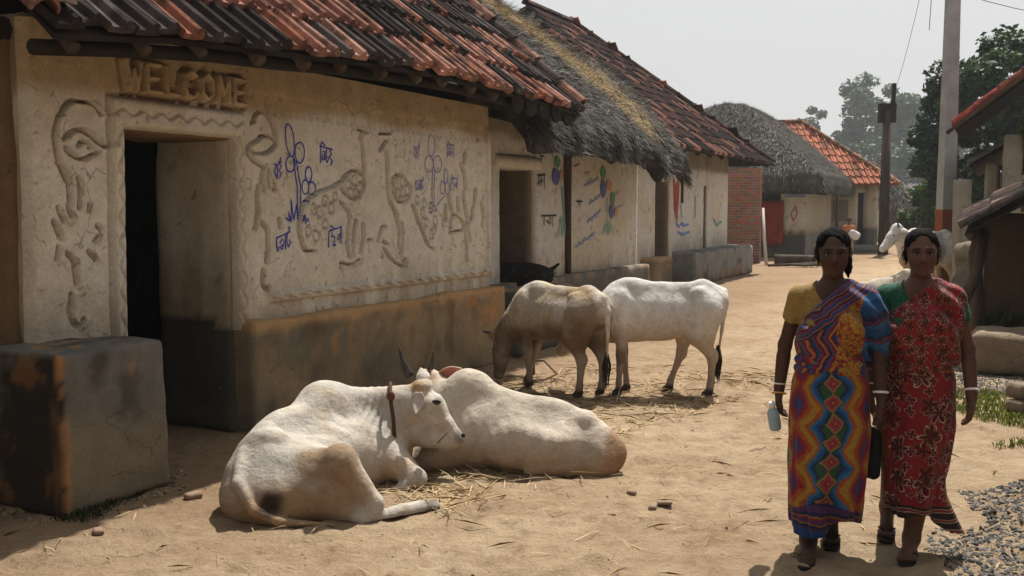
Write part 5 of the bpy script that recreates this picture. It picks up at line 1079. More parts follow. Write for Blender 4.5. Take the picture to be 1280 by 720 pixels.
def rim(name, pts, n, seed, lab):
    """crumbs of plaster and earth gathered along the foot of a wall"""
    g = np.random.default_rng(seed); out = []
    L = [(Vector(a), Vector(b)) for a, b in zip(pts[:-1], pts[1:])]; w = np.array([(b-a).length for a, b in L]); w = w/w.sum()
    for _ in range(n):
        a, b = L[g.choice(len(L), p=w)]; p = a.lerp(b, g.random()); d = (b-a).normalized(); q = Vector((d.y, -d.x, 0)); p = p+q*abs(g.normal(0, .09)); out.append((p.x, p.y, 0))
    out = np.array(out); out[:, 2] = ground_h(out[:, 0], out[:, 1]); stones(name, out, .004, .022, lambda P, g: np.array((.24, .17, .11))*g.uniform(.35, 1.4, (len(P), 1)), seed, label=lab, cat='debris')
rim('debris', [T(3.42, -4.9), T(3.42, -4.26), T(4.16, -4.26), T(4.16, -4.7)], 500, 61, 'crumbs of earth round the foot of the near house block')
rim('debris', [T(5.32, -4.66), T(9.2, -4.66)], 700, 62, 'crumbs of earth along the foot of the ochre plinth')
# ------------------------------------------------------------------ organic bodies: smooth union of limbs on a grid, then a surface net
class Body:
    def __init__(s, lo, hi, h):
        s.lo = np.array(lo, float); s.h = h; s.n = np.ceil((np.array(hi)-s.lo)/h).astype(int)+1
        s.f = np.full(s.n, 1., np.float32)
    def _sl(s, lo, hi):
        a = np.clip(np.floor((np.array(lo)-s.lo)/s.h).astype(int), 0, s.n); b = np.clip(np.ceil((np.array(hi)-s.lo)/s.h).astype(int)+1, 0, s.n)
        if np.any(b <= a): return None, None
        ax = [s.lo[k]+s.h*np.arange(a[k], b[k]) for k in range(3)]
        return tuple(slice(a[k], b[k]) for k in range(3)), np.stack(np.meshgrid(*ax, indexing='ij'), -1)
    def grid(s): return np.stack(np.meshgrid(*[s.lo[k]+s.h*np.arange(s.n[k]) for k in range(3)], indexing='ij'), -1)
    def _mix(s, sl, d, k):
        a = s.f[sl]
        if k > 0: h = np.maximum(k-np.abs(a-d), 0)/k; s.f[sl] = np.minimum(a, d)-h*h*k*.25
        else: s.f[sl] = np.minimum(a, d)
    def cone(s, a, b, ra, rb, k=.03):
        a = np.array(a, float); b = np.array(b, float); m = max(ra, rb)+k+3*s.h
        sl, P = s._sl(np.minimum(a, b)-m, np.maximum(a, b)+m)
        if sl is None: return s
        d = b-a; t = np.clip(((P-a)@d)/(d@d+1e-12), 0, 1)
        s._mix(sl, (np.linalg.norm(P-a-t[..., None]*d, axis=-1)-(ra+(rb-ra)*t)).astype(np.float32), k); return s
    def chain(s, pts, rr, k=.02):
        for i in range(len(pts)-1): s.cone(pts[i], pts[i+1], rr[i], rr[i+1], k)
        return s
    def _ell(s, P, c, r, rot):
        q = P-np.array(c, float)
        if rot is not None: q = q@np.array(rot)
        r = np.array(r, float); k0 = np.linalg.norm(q/r, axis=-1); k1 = np.linalg.norm(q/(r*r), axis=-1)+1e-9
        return (k0*(k0-1)/k1).astype(np.float32)
    def ell(s, c, r, k=.03, rot=None):
        m = max(r)+k+3*s.h; sl, P = s._sl(np.array(c)-m, np.array(c)+m)
        if sl is not None: s._mix(sl, s._ell(P, c, r, rot), k)
        return s
    def cut(s, c, r, k=.01, rot=None):
        m = max(r)+k+3*s.h; sl, P = s._sl(np.array(c)-m, np.array(c)+m)
        if sl is not None:
            d = -s._ell(P, c, r, rot); a = s.f[sl]; h = np.maximum(k-np.abs(a-d), 0)/k; s.f[sl] = np.maximum(a, d)+h*h*k*.25
        return s
    def mesh(s):
        f = s.f.copy(); f[0], f[-1], f[:, 0], f[:, -1], f[:, :, 0], f[:, :, -1] = 1, 1, 1, 1, 1, 1
        ins = f < 0; cs = np.zeros(s.n-1, np.int8)
        for a in (0, 1):
            for b in (0, 1):
                for c in (0, 1): cs += ins[a:s.n[0]-1+a, b:s.n[1]-1+b, c:s.n[2]-1+c]
        I = np.argwhere((cs > 0) & (cs < 8)); idx = np.full(s.n-1, -1, np.int64); idx[tuple(I.T)] = np.arange(len(I))
        acc = np.zeros((len(I), 3)); cnt = np.zeros(len(I))
        for ax in range(3):
            o = [k for k in range(3) if k != ax]
            for p in (0, 1):
                for q in (0, 1):
                    off = np.zeros(3, int); off[o[0]] = p; off[o[1]] = q; e = off.copy(); e[ax] = 1
                    va = f[tuple((I+off).T)]; vb = f[tuple((I+e).T)]; m = (va < 0) != (vb < 0)
                    t = va[m]/(va[m]-vb[m]); pos = np.tile(off.astype(float), (m.sum(), 1)); pos[:, ax] = t; acc[m] += pos; cnt[m] += 1
        V = (I+acc/cnt[:, None])*s.h+s.lo; F = []
        for ax in range(3):
            o = [(ax+1) % 3, (ax+2) % 3]; sl0 = [slice(None)]*3; sl1 = [slice(None)]*3; sl0[ax] = slice(0, -1); sl1[ax] = slice(1, None)
            a = ins[tuple(sl0)]; b = ins[tuple(sl1)]
            for flip, m in ((False, a & ~b), (True, ~a & b)):
                E = np.argwhere(m); 
                if not len(E): continue
                c = []
                for p, q in ((0, 0), (-1, 0), (-1, -1), (0, -1)):
                    g = E.copy(); g[:, o[0]] += p; g[:, o[1]] += q; c.append(idx[tuple(g.T)])
                Q = np.stack(c, 1); F.append(Q[:, ::-1] if flip else Q)
        F = np.vstack(F); F = F[(F >= 0).all(1)]; return V, F
def prims(B, L, k0=1.):
    for p in L:
        if p[0] == 'c': B.cone(p[1], p[2], p[3], p[4], p[5]*k0)
        else: B.ell(p[1], p[2], p[3]*k0)
    return B
def blobs(P, c, L):
    """coat markings: soft spots (centre, radius, colour, strength)"""
    n = (fbm(P, 8, 5, 6)-.5)*2
    for ctr, r, col, a in L:
        d = np.linalg.norm((P-np.array(ctr))/np.array(r), axis=1)+n*.5; c = lerp(c, col, sstep(1.12, .55, d)*a)
    return c
def ball(name, c, r, mat, parent, col=None, seg=12):
    V = []; F = []
    for i in range(seg+1):
        for j in range(seg): a = math.pi*i/seg; b = 2*math.pi*j/seg; V.append((c[0]+r[0]*math.sin(a)*math.cos(b), c[1]+r[1]*math.sin(a)*math.sin(b), c[2]+r[2]*math.cos(a)))
    for i in range(seg):
        for j in range(seg): F.append((i*seg+j, (i+1)*seg+j, (i+1)*seg+(j+1) % seg, i*seg+(j+1) % seg))
    return new(name, np.array(V), F, mat, parent, True, np.repeat(np.array([col or (.5, .5, .5)]), len(V), 0))
def horn(parent, pts, r):
    pts = [Vector(p) for p in pts]; Q = [pts[0]*(1-t)**2+pts[1]*2*t*(1-t)+pts[2]*t*t for t in np.linspace(0, 1, 7)]
    mb = MB(); mb.tube(Q, [r*(1-.85*t) for t in np.linspace(0, 1, 7)], 8); return mb.build('horn', MAT['horn'], parent, True)
def ear(parent, base, tip, side, w, colo, coli, name='ear'):
    """leaf-shaped cupped ear with an inner face of another colour"""
    base = Vector(base); tip = Vector(tip); d = tip-base; side = Vector(side).normalized(); nrm = d.cross(side).normalized(); V = []; C = []; F = []
    for sgn, col in ((0, coli), (.012, colo)):
        for i in range(9):
            t = i/8; ww = w*math.sin(math.pi*min(1, t*.92+.08)**.8)*.5
            for q in (-1, -.5, 0, .5, 1): V.append(base+d*t+side*ww*q-nrm*(.35*ww*(1-q*q))-nrm*sgn); C.append(col)
    for o_ in (0, 45):
        for i in range(8):
            for q in range(4): a = o_+i*5+q; F.append((a, a+1, a+6, a+5) if o_ else (a, a+5, a+6, a+1))
    ring = [i*5 for i in range(9)]+[44-1+1-1+k for k in ()]
    for i in range(8): F += [(i*5, 45+i*5, 45+i*5+5, i*5+5), (i*5+4, i*5+9, 45+i*5+9, 45+i*5+4)]
    F += [(0, 1, 46, 45), (1, 2, 47, 46), (2, 3, 48, 47), (3, 4, 49, 48)]
    return new(name, np.array([tuple(v) for v in V]), F, MAT['coat'], parent, True, np.array(C))
DK = dict(dark=(-.156, -.5, .105), grey=(-.284, -.26, .376), stif=(.141, -.46, .299), stif2=(.247, -.5, .167), tan=(-.034, -.51, .067), hoof=(.605, -.24, .0), rump2=(.553, -.3, .1), belly2=(.14, -.4, .028), neckfold=(.255, .34, .33))
WHITE = (.66, .61, .53); GREY = (.50, .46, .41); TAN = (.36, .255, .16); BROWN = (.19, .115, .065); DARK = (.03, .024, .02)

# the resting cow in front
CW1 = empty('cow', (-1.05, 5.4, 0), 0, label='white humped cow lying with stained rump, dark neck rope and hind leg stretched out', cat='cow')
B = Body((-.75, -.85, -.03), (.95, .75, .86), .013); prims(B, COW1); B.cut((-.06, -.17, .44), (.13, .11, .07), .11); B.ell((.16, .36, .30), (.09, .08, .14), .06); B.ell((-.20, -.22, .38), (.06, .06, .035), .04); G = B.grid(); B.f = np.maximum(B.f, .004-G[..., 2]).astype(np.float32)
Gf = G.reshape(-1, 3); nk = np.exp(-(((Gf-np.array((.24, .36, .36)))/np.array((.12, .25, .20)))**2).sum(1)); fl = np.exp(-(((Gf-np.array((.05, .1, .30)))/np.array((.25, .3, .15)))**2).sum(1))
B.f += ((fbm(Gf, 7, 3, 4)-.5)*.016+nk*.008*np.sin((Gf[:, 0]*1.0-Gf[:, 2]*.35)*150)+fl*.005*np.sin((Gf[:, 1]-Gf[:, 0]*.4)*75)).reshape(B.f.shape).astype(np.float32)
V, F = B.mesh()
n1 = fbm(V, 3, 4, 5); n2 = fbm(V, 11, 4, 9)
c = lerp((.54, .50, .44), (.38, .35, .31), sstep(.35, .75, n1)); c = lerp(c, (.42, .34, .25), sstep(.5, .75, n2)*.6)
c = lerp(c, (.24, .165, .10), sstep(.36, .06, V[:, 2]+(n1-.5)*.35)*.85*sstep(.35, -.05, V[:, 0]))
c = blobs(V, c, [(DK['tan'], (.40, .35, .14), (.30, .20, .115), .9), (DK['stif'], (.22, .25, .17), (.25, .17, .10), .88), (DK['stif2'], (.14, .18, .15), (.30, .20, .12), .75), (DK['dark'], (.085, .14, .095), (.022, .015, .012), .97), (DK['grey'], (.10, .12, .04), (.16, .13, .11), .7), ((-.42, -.20, .30), (.2, .2, .1), (.30, .24, .18), .5), (DK['hoof'], (.085, .09, .08), (.035, .028, .024), .9),
     ((.76, .34, .25), (.055, .09, .05), (.22, .19, .18), .85), ((.50, .44, .54), (.08, .1, .05), (.42, .25, .12), .8), ((.40, .3, .1), (.2, .25, .12), (.45, .31, .19), .7), ((.62, .32, .30), (.10, .08, .05), (.45, .33, .24), .6), (DK['neckfold'], (.05, .2, .2), (.36, .34, .32), .5)])
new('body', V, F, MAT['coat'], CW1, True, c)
ball('eye', (.612, .318, .462), (.022, .017, .014), MAT['horn'], CW1); ball('nostril', (.764, .340, .262), (.012, .010, .014), MAT['black'], CW1)
mb = MB(); mb.tube([(.590, .312, .468), (.612, .300, .474), (.634, .312, .464)], .008, 6, DARK); mb.build('eyelid', MAT['coat'], CW1, True)
mb = MB(); mb.tube([(.675, .318, .285), (.645, .310, .255), (.615, .318, .222)], .004, 5, (.13, .085, .06)); mb.build('mouth', MAT['coat'], CW1, True)
ear(CW1, (.505, .345, .52), (.495, .27, .405), (1, -.2, 0), .085, (.62, .57, .5), (.5, .42, .38))
ear(CW1, (.53, .46, .55), (.50, .52, .63), (1, .3, .2), .085, (.62, .57, .5), (.4, .25, .2))
mb = MB(); mb.tube([(.325, .50, .53), (.33, .43, .555), (.338, .345, .535), (.352, .275, .47), (.366, .262, .38), (.37, .285, .25), (.36, .35, .13), (.35, .42, .08)], .012, 7, (.07, .035, .02)); mb.build('rope', MAT['vc'], CW1, True)
ball('rope_knot', (.350, .285, .505), (.024, .02, .03), MAT['vc'], CW1, (.10, .04, .025))

# the resting cow behind it
CW2 = empty('cow', (.05, 6.2, 0), 0, label='cream humped cow with dark horns lying behind the roped cow', cat='cow')
B = Body((-1.0, -.75, -.03), (.85, .65, .75), .013); prims(B, COW2); B.cut((.20, -.37, .40), (.15, .12, .10), .13); B.ell((.39, -.25, .30), (.045, .05, .05), .045); B.ell((.40, -.27, .10), (.13, .12, .13), .07); B.ell((-.36, -.02, .25), (.10, .16, .16), .07); B.cone((.30, -.40, .05), (.05, -.42, .035), .05, .03, .03); G = B.grid(); B.f = np.maximum(B.f, .004-G[..., 2]).astype(np.float32)
Gf = G.reshape(-1, 3); rb = np.exp(-(((Gf-np.array((-.02, -.15, .22)))/np.array((.26, .3, .14)))**2).sum(1)); nk = np.exp(-(((Gf-np.array((-.42, .0, .3)))/np.array((.10, .2, .14)))**2).sum(1))
B.f += ((fbm(Gf, 6, 3, 8)-.5)*.020+rb*.004*np.sin((Gf[:, 0]+Gf[:, 2]*.35)*85)+nk*.006*np.sin((Gf[:, 0]+Gf[:, 2]*.4)*120)).reshape(B.f.shape).astype(np.float32)
V, F = B.mesh(); n1 = fbm(V, 3, 4, 15); n2 = fbm(V, 10, 4, 19); c = lerp((.53, .465, .38), (.39, .34, .275), sstep(.35, .75, n1)); c = lerp(c, (.36, .31, .26), sstep(.5, .75, n2)*.6)
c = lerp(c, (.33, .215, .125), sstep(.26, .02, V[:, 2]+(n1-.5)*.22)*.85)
c = blobs(V, c, [(DK['rump2'], (.11, .3, .17), (.27, .165, .09), .9), (DK['belly2'], (.35, .3, .09), (.36, .24, .15), .7), ((-.65, .1, .52), (.13, .2, .09), (.40, .24, .12), .8), ((.35, -.12, .30), (.14, .2, .05), (.30, .25, .21), .6), ((.05, -.2, .28), (.3, .2, .04), (.40, .37, .34), .5), ((-.60, -.2, .05), (.15, .2, .12), (.36, .33, .31), .6)])
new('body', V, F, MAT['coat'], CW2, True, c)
horn(CW2, [(-.70, .09, .52), (-.745, .08, .60), (-.765, .06, .71)], .030); horn(CW2, [(-.595, .11, .53), (-.545, .12, .60), (-.555, .09, .68)], .026)
ear(CW2, (-.60, .06, .56), (-.655, .0, .43), (1, .1, .4), .11, (.28, .14, .08), (.17, .05, .03)); ear(CW2, (-.54, .12, .50), (-.37, .07, .57), (.1, -.4, 1), .10, (.5, .43, .34), (.45, .18, .13))

# standing cattle (nose towards +x)
def standing(name, loc, rz, sc, label, legs, head, colf, h=.014, tail_tuft=True, horns=True, group=None, hump=.5, tdx=0., ribs=1.):
    root = empty(name, loc, rz, label=label, cat='cow', group=group); root.scale = sc
    B = Body((-.85, -.45, -.02), (1.35, .45, 1.25), h)
    B.ell((.36, 0, .70), (.27, .165, .25), .05); B.ell((.0, 0, .695), (.44, .190, .215), .10); B.ell((-.42, 0, .76), (.23, .165, .19), .08)
    B.cone((.30, 0, .905), (-.40, 0, .905), .06, .055, .09); B.cone((-.40, 0, .915), (-.60, 0, .86), .06, .055, .07)
    B.ell((.33, 0, .90+.055*hump), (.16, .06, .06+.03*hump), .09); B.ell((.48, 0, .60), (.12, .09, .15), .07); B.ell((.14, 0, .535), (.30, .11, .05), .09)
    for s_ in (-1, 1):
        B.ell((-.36, s_*.135, .885), (.07, .045, .045), .05); B.ell((-.60, s_*.06, .80), (.05, .05, .07), .05); B.ell((.40, s_*.12, .70), (.13, .07, .20), .05)
    for s_, (f_, hb) in ((1, legs[0]), (-1, legs[1])):
        x = .38; y = s_*.10
        B.chain([(x, y, .60), (x+f_*.45, y, .36), (x+f_*.9, y*.95, .10), (x+f_*1.0, y*.95, .045)], [.085, .042, .027, .034], .03)
        B.cone((x+f_*1.0, y*.95, .045), (x+f_*1.0+.045, y*.95, .022), .040, .026, .012); B.ell((x+f_*.45, y, .36), (.038, .036, .05), .02)
        x = -.42; y = s_*.115
        B.cone((x, y, .74), (x+.08+hb*.3, y*1.0, .54), .150, .105, .07); B.cone((x-.06, y*.9, .70), (x-.03+hb*.3, y*.95, .50), .10, .07, .06); B.chain([(x+.06+hb*.3, y*1.0, .52), (x-.06+hb*.75, y, .34), (x-.04+hb, y, .10), (x-.03+hb, y, .045)], [.092, .042, .027, .035], .04)
        B.cone((x-.03+hb, y, .045), (x+.02+hb, y, .022), .038, .026, .012); B.ell((x-.085+hb*.75, y, .352), (.028, .026, .05), .03)
    hp, hd = head                                  # poll position and direction of the face
    hp = np.array(hp, float); hd = np.array(hd, float); hd /= np.linalg.norm(hd)
    B.cone((.45, 0, .74), tuple((np.array((.45, 0, .74))+hp)/2), .175, .13, .07); B.cone(tuple((np.array((.45, 0, .74))+hp)/2), tuple(hp-hd*.02), .13, .095, .05)
    md = (np.array((.5, 0, .62))*.5+hp*.5); B.cone((.52, 0, .55), tuple(md+np.array((0, 0, -.12))), .06, .045, .07)
    sd = np.cross(hd, (0, 0, 1.)) if abs(hd[2]) < .95 else np.array((0, -1., 0)); sd /= np.linalg.norm(sd); up_ = np.cross(sd, hd)
    B.chain([tuple(hp+hd*.02), tuple(hp+hd*.16), tuple(hp+hd*.34)], [.088, .075, .052], .04); B.ell(tuple(hp+hd*.37), (.052, .052, .05), .03)
    B.cone(tuple(hp+hd*.05-up_*.06), tuple(hp+hd*.30-up_*.04), .06, .045, .04)
    tl = [(-.62, 0, .88), (-.68+tdx, .01, .78), (-.69+tdx*1.6, .015, .55), (-.68+tdx*2, .02, .36)]; B.chain(tl, [.035, .026, .018, .014], .02)
    G = B.grid().reshape(-1, 3); ax_ = np.abs(G[:, 1]); rw = np.exp(-(((G[:, 0]-.08)/.22)**2+((G[:, 2]-.70)/.12)**2))*(ax_ > .09); nw = np.exp(-(((G[:, 0]-.55)/.10)**2+((G[:, 2]-.66)/.16)**2))
    B.f += ((fbm(G, 6, 3, 31)-.5)*.018+rw*ribs*.0055*np.sin((G[:, 0]+G[:, 2]*.3)*88)+nw*.006*np.sin((G[:, 0]-G[:, 2]*.4)*110)).reshape(B.f.shape).astype(np.float32)
    V, F = B.mesh(); c = colf(V); hoof = sstep(.085, .055, V[:, 2]); c = lerp(c, (.05, .04, .035), hoof*(np.abs(V[:, 1]) > .03))
    new('body', V, F, MAT['coat'], root, True, c)
    if tail_tuft:
        mb = MB(); g = random.Random(3)
        for k in range(26):
            a = g.uniform(0, 6.28); r = g.uniform(.004, .03); p = Vector((-.68+tdx*2+r*math.cos(a)*.5, .02+r*math.sin(a)*.5, .40+g.uniform(-.03, .03))); mb.tube([p, p+Vector((r*math.cos(a), r*math.sin(a), -.10)), p+Vector((r*math.cos(a)*.4+.01, r*math.sin(a)*.4, -.22-g.uniform(0, .08)))], [.008, .009, .002], 4, DARK)
        mb.build('tail_tuft', MAT['coat'], root, True)
    for s_ in (-1, 1):
        b_ = hp+sd*s_*.085-hd*.01; ear(root, b_, b_+sd*s_*.13-up_*.05-hd*.02, hd, .085, tuple(colf(np.array([b_]))[0]), (.35, .2, .16))
        e_ = hp+hd*.13+sd*s_*.072+up_*.03; ball('eye', e_, (.016, .016, .016), MAT['horn'], root)
        if horns: q = hp+sd*s_*.055+up_*.05-hd*.02; horn(root, [q, q+sd*s_*.07+up_*.06, q+sd*s_*.05+up_*.15], .022)
    return root
def tanc(V):
    n1 = fbm(V, 3, 4, 21); n2 = fbm(V, 10, 4, 23); c = lerp((.56, .51, .44), (.42, .37, .30), sstep(.3, .7, n1)); c = lerp(c, (.44, .33, .20), sstep(.52, .66, n2)*.7)
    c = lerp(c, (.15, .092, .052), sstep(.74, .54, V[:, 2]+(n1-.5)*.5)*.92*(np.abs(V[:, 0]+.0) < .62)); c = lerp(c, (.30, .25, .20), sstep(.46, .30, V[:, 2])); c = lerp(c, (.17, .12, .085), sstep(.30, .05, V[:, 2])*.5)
    return blobs(V, c, [((-.48, .12, .66), (.2, .2, .26), (.13, .08, .045), .75), ((-.35, 0, .93), (.2, .2, .07), (.36, .25, .13), .8), ((-.25, .15, .80), (.12, .2, .09), (.55, .50, .43), .7), ((.2, .15, .78), (.16, .2, .12), (.42, .36, .29), .7), ((.75, .1, .35), (.4, .35, .42), (.10, .07, .05), .95), ((.70, .22, .47), (.05, .06, .05), (.6, .56, .5), .9)])
def whitec(V):
    n1 = fbm(V, 3, 4, 22); n2 = fbm(V, 10, 4, 24); c = lerp((.66, .64, .61), (.53, .50, .47), sstep(.35, .75, n1)); c = lerp(c, (.50, .45, .40), sstep(.5, .75, n2)*.5)
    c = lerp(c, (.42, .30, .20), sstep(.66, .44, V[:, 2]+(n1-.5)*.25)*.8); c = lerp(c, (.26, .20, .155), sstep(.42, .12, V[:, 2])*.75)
    return blobs(V, c, [((.40, .1, .34), (.08, .14, .09), (.12, .075, .05), .7), ((.50, 0, .50), (.14, .2, .10), (.40, .28, .19), .7), ((-.1, .2, .85), (.05, .1, .10), (.45, .42, .4), .6), ((.9, 0, .3), (.2, .2, .14), (.3, .27, .24), .5)])
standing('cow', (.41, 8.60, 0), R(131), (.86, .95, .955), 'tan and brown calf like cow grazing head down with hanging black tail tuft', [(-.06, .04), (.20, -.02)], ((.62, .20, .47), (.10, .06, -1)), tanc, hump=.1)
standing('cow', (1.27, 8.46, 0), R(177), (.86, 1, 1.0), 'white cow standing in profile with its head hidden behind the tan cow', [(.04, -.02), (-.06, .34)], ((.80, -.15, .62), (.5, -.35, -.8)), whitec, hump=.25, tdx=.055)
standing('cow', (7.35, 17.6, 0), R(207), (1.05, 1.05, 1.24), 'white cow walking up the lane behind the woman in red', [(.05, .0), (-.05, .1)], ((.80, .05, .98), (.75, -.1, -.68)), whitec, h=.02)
far = empty('cow', (6.35, 16.6, 0), R(195), label='white cow lying on the lane beside the walking white cow', cat='cow')
for ch in CW2.children:
    o = ch.copy(); SC.collection.objects.link(o); o.parent = far

# black goat on the ledge
GT = empty('goat', (.12, 11.50, .705), math.pi+.1, label='black goat resting on the ledge in the thatched house doorway', cat='goat')
GT.scale = (1.25, 1, .95)
B = Body((-.5, -.25, -.02), (.6, .25, .55), .012)
B.ell((0, 0, .13), (.30, .14, .15), .04); B.ell((.2, 0, .15), (.14, .11, .14), .05); B.cone((.24, 0, .2), (.36, .03, .32), .075, .055, .04); B.cone((.36, .03, .33), (.47, .06, .26), .055, .03, .03)
B.cone((.2, .1, .06), (.38, .1, .04), .045, .025, .03); B.cone((.15, -.1, .06), (.34, -.12, .04), .045, .025, .03); B.cone((-.2, .1, .1), (-.05, .17, .04), .08, .04, .03); B.cone((-.05, .17, .04), (.06, .17, .025), .03, .02, .02); B.cone((-.28, 0, .2), (-.34, 0, .26), .025, .015, .02)
G = B.grid(); B.f = np.maximum(B.f, .003-G[..., 2]).astype(np.float32); V, F = B.mesh(); new('body', V, F, MAT['coat'], GT, True, lerp((.010, .009, .010), (.022, .02, .02), fbm(V, 8, 3, 2)))
for s_ in (-1, 1):
    ear(GT, (.36, .03+s_*.045, .34), (.34, .03+s_*.11, .25), (1, 0, 0), .05, (.012, .01, .01), (.03, .02, .02)); horn(GT, [(.34, .03+s_*.02, .37), (.31, .03+s_*.03, .42), (.27, .03+s_*.05, .45)], .012)
# ------------------------------------------------------------------ cloth
def uvn(nt, warp=.026):
    s = nn(nt, 'ShaderNodeSeparateXYZ'); a = nn(nt, 'ShaderNodeAttribute', attribute_name='uvp')
    n = nn(nt, 'ShaderNodeTexNoise'); n.inputs['Scale'].default_value = 9; n.inputs['Detail'].default_value = 2; link(nt, a.outputs['Vector'], n.inputs['Vector'])
    d = nn(nt, 'ShaderNodeVectorMath', operation='MULTIPLY_ADD'); link(nt, n.outputs['Color'], d.inputs[0]); d.inputs[1].default_value = (warp*2, warp*2, 0); link(nt, a.outputs['Vector'], d.inputs[2])
    o = nn(nt, 'ShaderNodeVectorMath', operation='SUBTRACT'); link(nt, d.outputs[0], o.inputs[0]); o.inputs[1].default_value = (warp, warp, 0)
    link(nt, o.outputs[0], s.inputs[0]); return s.outputs[0], s.outputs[1], o.outputs[0]
def cloth_finish(nt, b, c, v, rough=.8):
    f = math_(nt, 'MULTIPLY_ADD', noise(nt, 130, 4, v), .95, .16); g = nn(nt, 'ShaderNodeCombineColor')
    for i in range(3): link(nt, f, g.inputs[i])
    link(nt, mixc(nt, 1., c, g.outputs[0], 'MULTIPLY'), b.inputs['Base Color']); b.inputs['Roughness'].default_value = rough; b.inputs['Specular IOR Level'].default_value = .25; b.inputs['Sheen Weight'].default_value = .08
    bump(nt, b, noise(nt, 300, 3, v), .25, .002)
def tri(nt, x, P): return math_(nt, 'MULTIPLY', math_(nt, 'ABSOLUTE', math_(nt, 'SUBTRACT', math_(nt, 'FRACT', math_(nt, 'DIVIDE', x, P)), .5)), 2.)
def zigzag_mat():
    m, nt, b = nodes('zigzag_saree'); u, v, vec = uvn(nt)
    au = math_(nt, 'PINGPONG', math_(nt, 'ABSOLUTE', u), .17)
    w = math_(nt, 'MULTIPLY_ADD', math_(nt, 'SUBTRACT', tri(nt, v, .175), .5), .058, au)
    w = math_(nt, 'MULTIPLY_ADD', math_(nt, 'SUBTRACT', noise(nt, 45, 3, vec), .5), .012, w)
    BL = (.012, .085, .27); OR = (.42, .085, .02); YE = (.42, .24, .03); RE = (.30, .02, .03); GR = (.03, .10, .035); PU = (.10, .035, .14); NA = (.02, .025, .09)
    c = ramp(nt, math_(nt, 'MULTIPLY_ADD', w, 4.2, .14), [PU, GR, NA, BL, (.03, .17, .34), OR, YE, OR, RE, PU, BL], [0, .13, .24, .30, .37, .43, .50, .62, .70, .80, .90], True)
    dm = math_(nt, 'ADD', math_(nt, 'DIVIDE', au, .040), math_(nt, 'MULTIPLY', tri(nt, math_(nt, 'ADD', v, .02), .0875), 1.0))
    dc = ramp(nt, math_(nt, 'MULTIPLY', dm, .8), [(.40, .20, .05), RE, (.32, .06, .09), (.34, .2, .06), GR], [0, .14, .36, .66, .80], True)
    c = mixc(nt, math_(nt, 'LESS_THAN', dm, 1.18), c, dc)
    lo = math_(nt, 'LESS_THAN', math_(nt, 'MULTIPLY_ADD', math_(nt, 'ABSOLUTE', u), .25, v), .285)      # plain dark border at the hem
    bc = ramp(nt, tri(nt, v, .10), [PU, NA, (.30, .2, .03), RE, PU], [0, .3, .62, .72, .84], True); c = mixc(nt, lo, c, bc)
    c = mixc(nt, math_(nt, 'LESS_THAN', v, .155), c, (.01, .07, .24))
    cloth_finish(nt, b, c, vec); return m
def drape_mat():
    m, nt, b = nodes('striped_saree_end'); u, v, vec = uvn(nt); n1 = noise(nt, 10, 4, vec); n2 = noise(nt, 38, 4, vec)
    d = math_(nt, 'ADD', math_(nt, 'MULTIPLY', u, 1.0), math_(nt, 'MULTIPLY', tri(nt, v, .17), .05))
    BL = (.012, .085, .27); RE = (.33, .025, .03); OR = (.44, .11, .02); YE = (.50, .30, .04); PU = (.08, .03, .13); NA = (.02, .025, .09)
    s1 = ramp(nt, math_(nt, 'FRACT', math_(nt, 'MULTIPLY', d, 17.)), [BL, RE, PU, OR, YE, RE, NA], [0, .2, .34, .5, .6, .68, .82], True)
    s2 = ramp(nt, n2, [(.22, .03, .05), OR, YE, (.30, .05, .04), (.05, .12, .04)], [.30, .42, .5, .6, .68], True)
    s3 = ramp(nt, math_(nt, 'FRACT', math_(nt, 'ADD', math_(nt, 'MULTIPLY', v, 9.), math_(nt, 'MULTIPLY', n1, 1.5))), [BL, (.03, .16, .36), PU, (.30, .04, .05), NA], [0, .3, .55, .7, .8], True)
    k = math_(nt, 'MULTIPLY_ADD', n1, .06, u); c = mixc(nt, math_(nt, 'GREATER_THAN', k, .055), s1, s2); c = mixc(nt, math_(nt, 'GREATER_THAN', k, .165), c, s3)
    s4 = ramp(nt, math_(nt, 'FRACT', math_(nt, 'MULTIPLY', math_(nt, 'SUBTRACT', v, math_(nt, 'MULTIPLY', u, .7)), 23.)), [NA, (.34, .14, .02), PU, BL, RE], [0, .25, .4, .6, .82], True)
    c = mixc(nt, math_(nt, 'GREATER_THAN', math_(nt, 'SUBTRACT', v, math_(nt, 'MULTIPLY', u, .75)), 1.09), c, s4)
    cloth_finish(nt, b, c, vec); return m
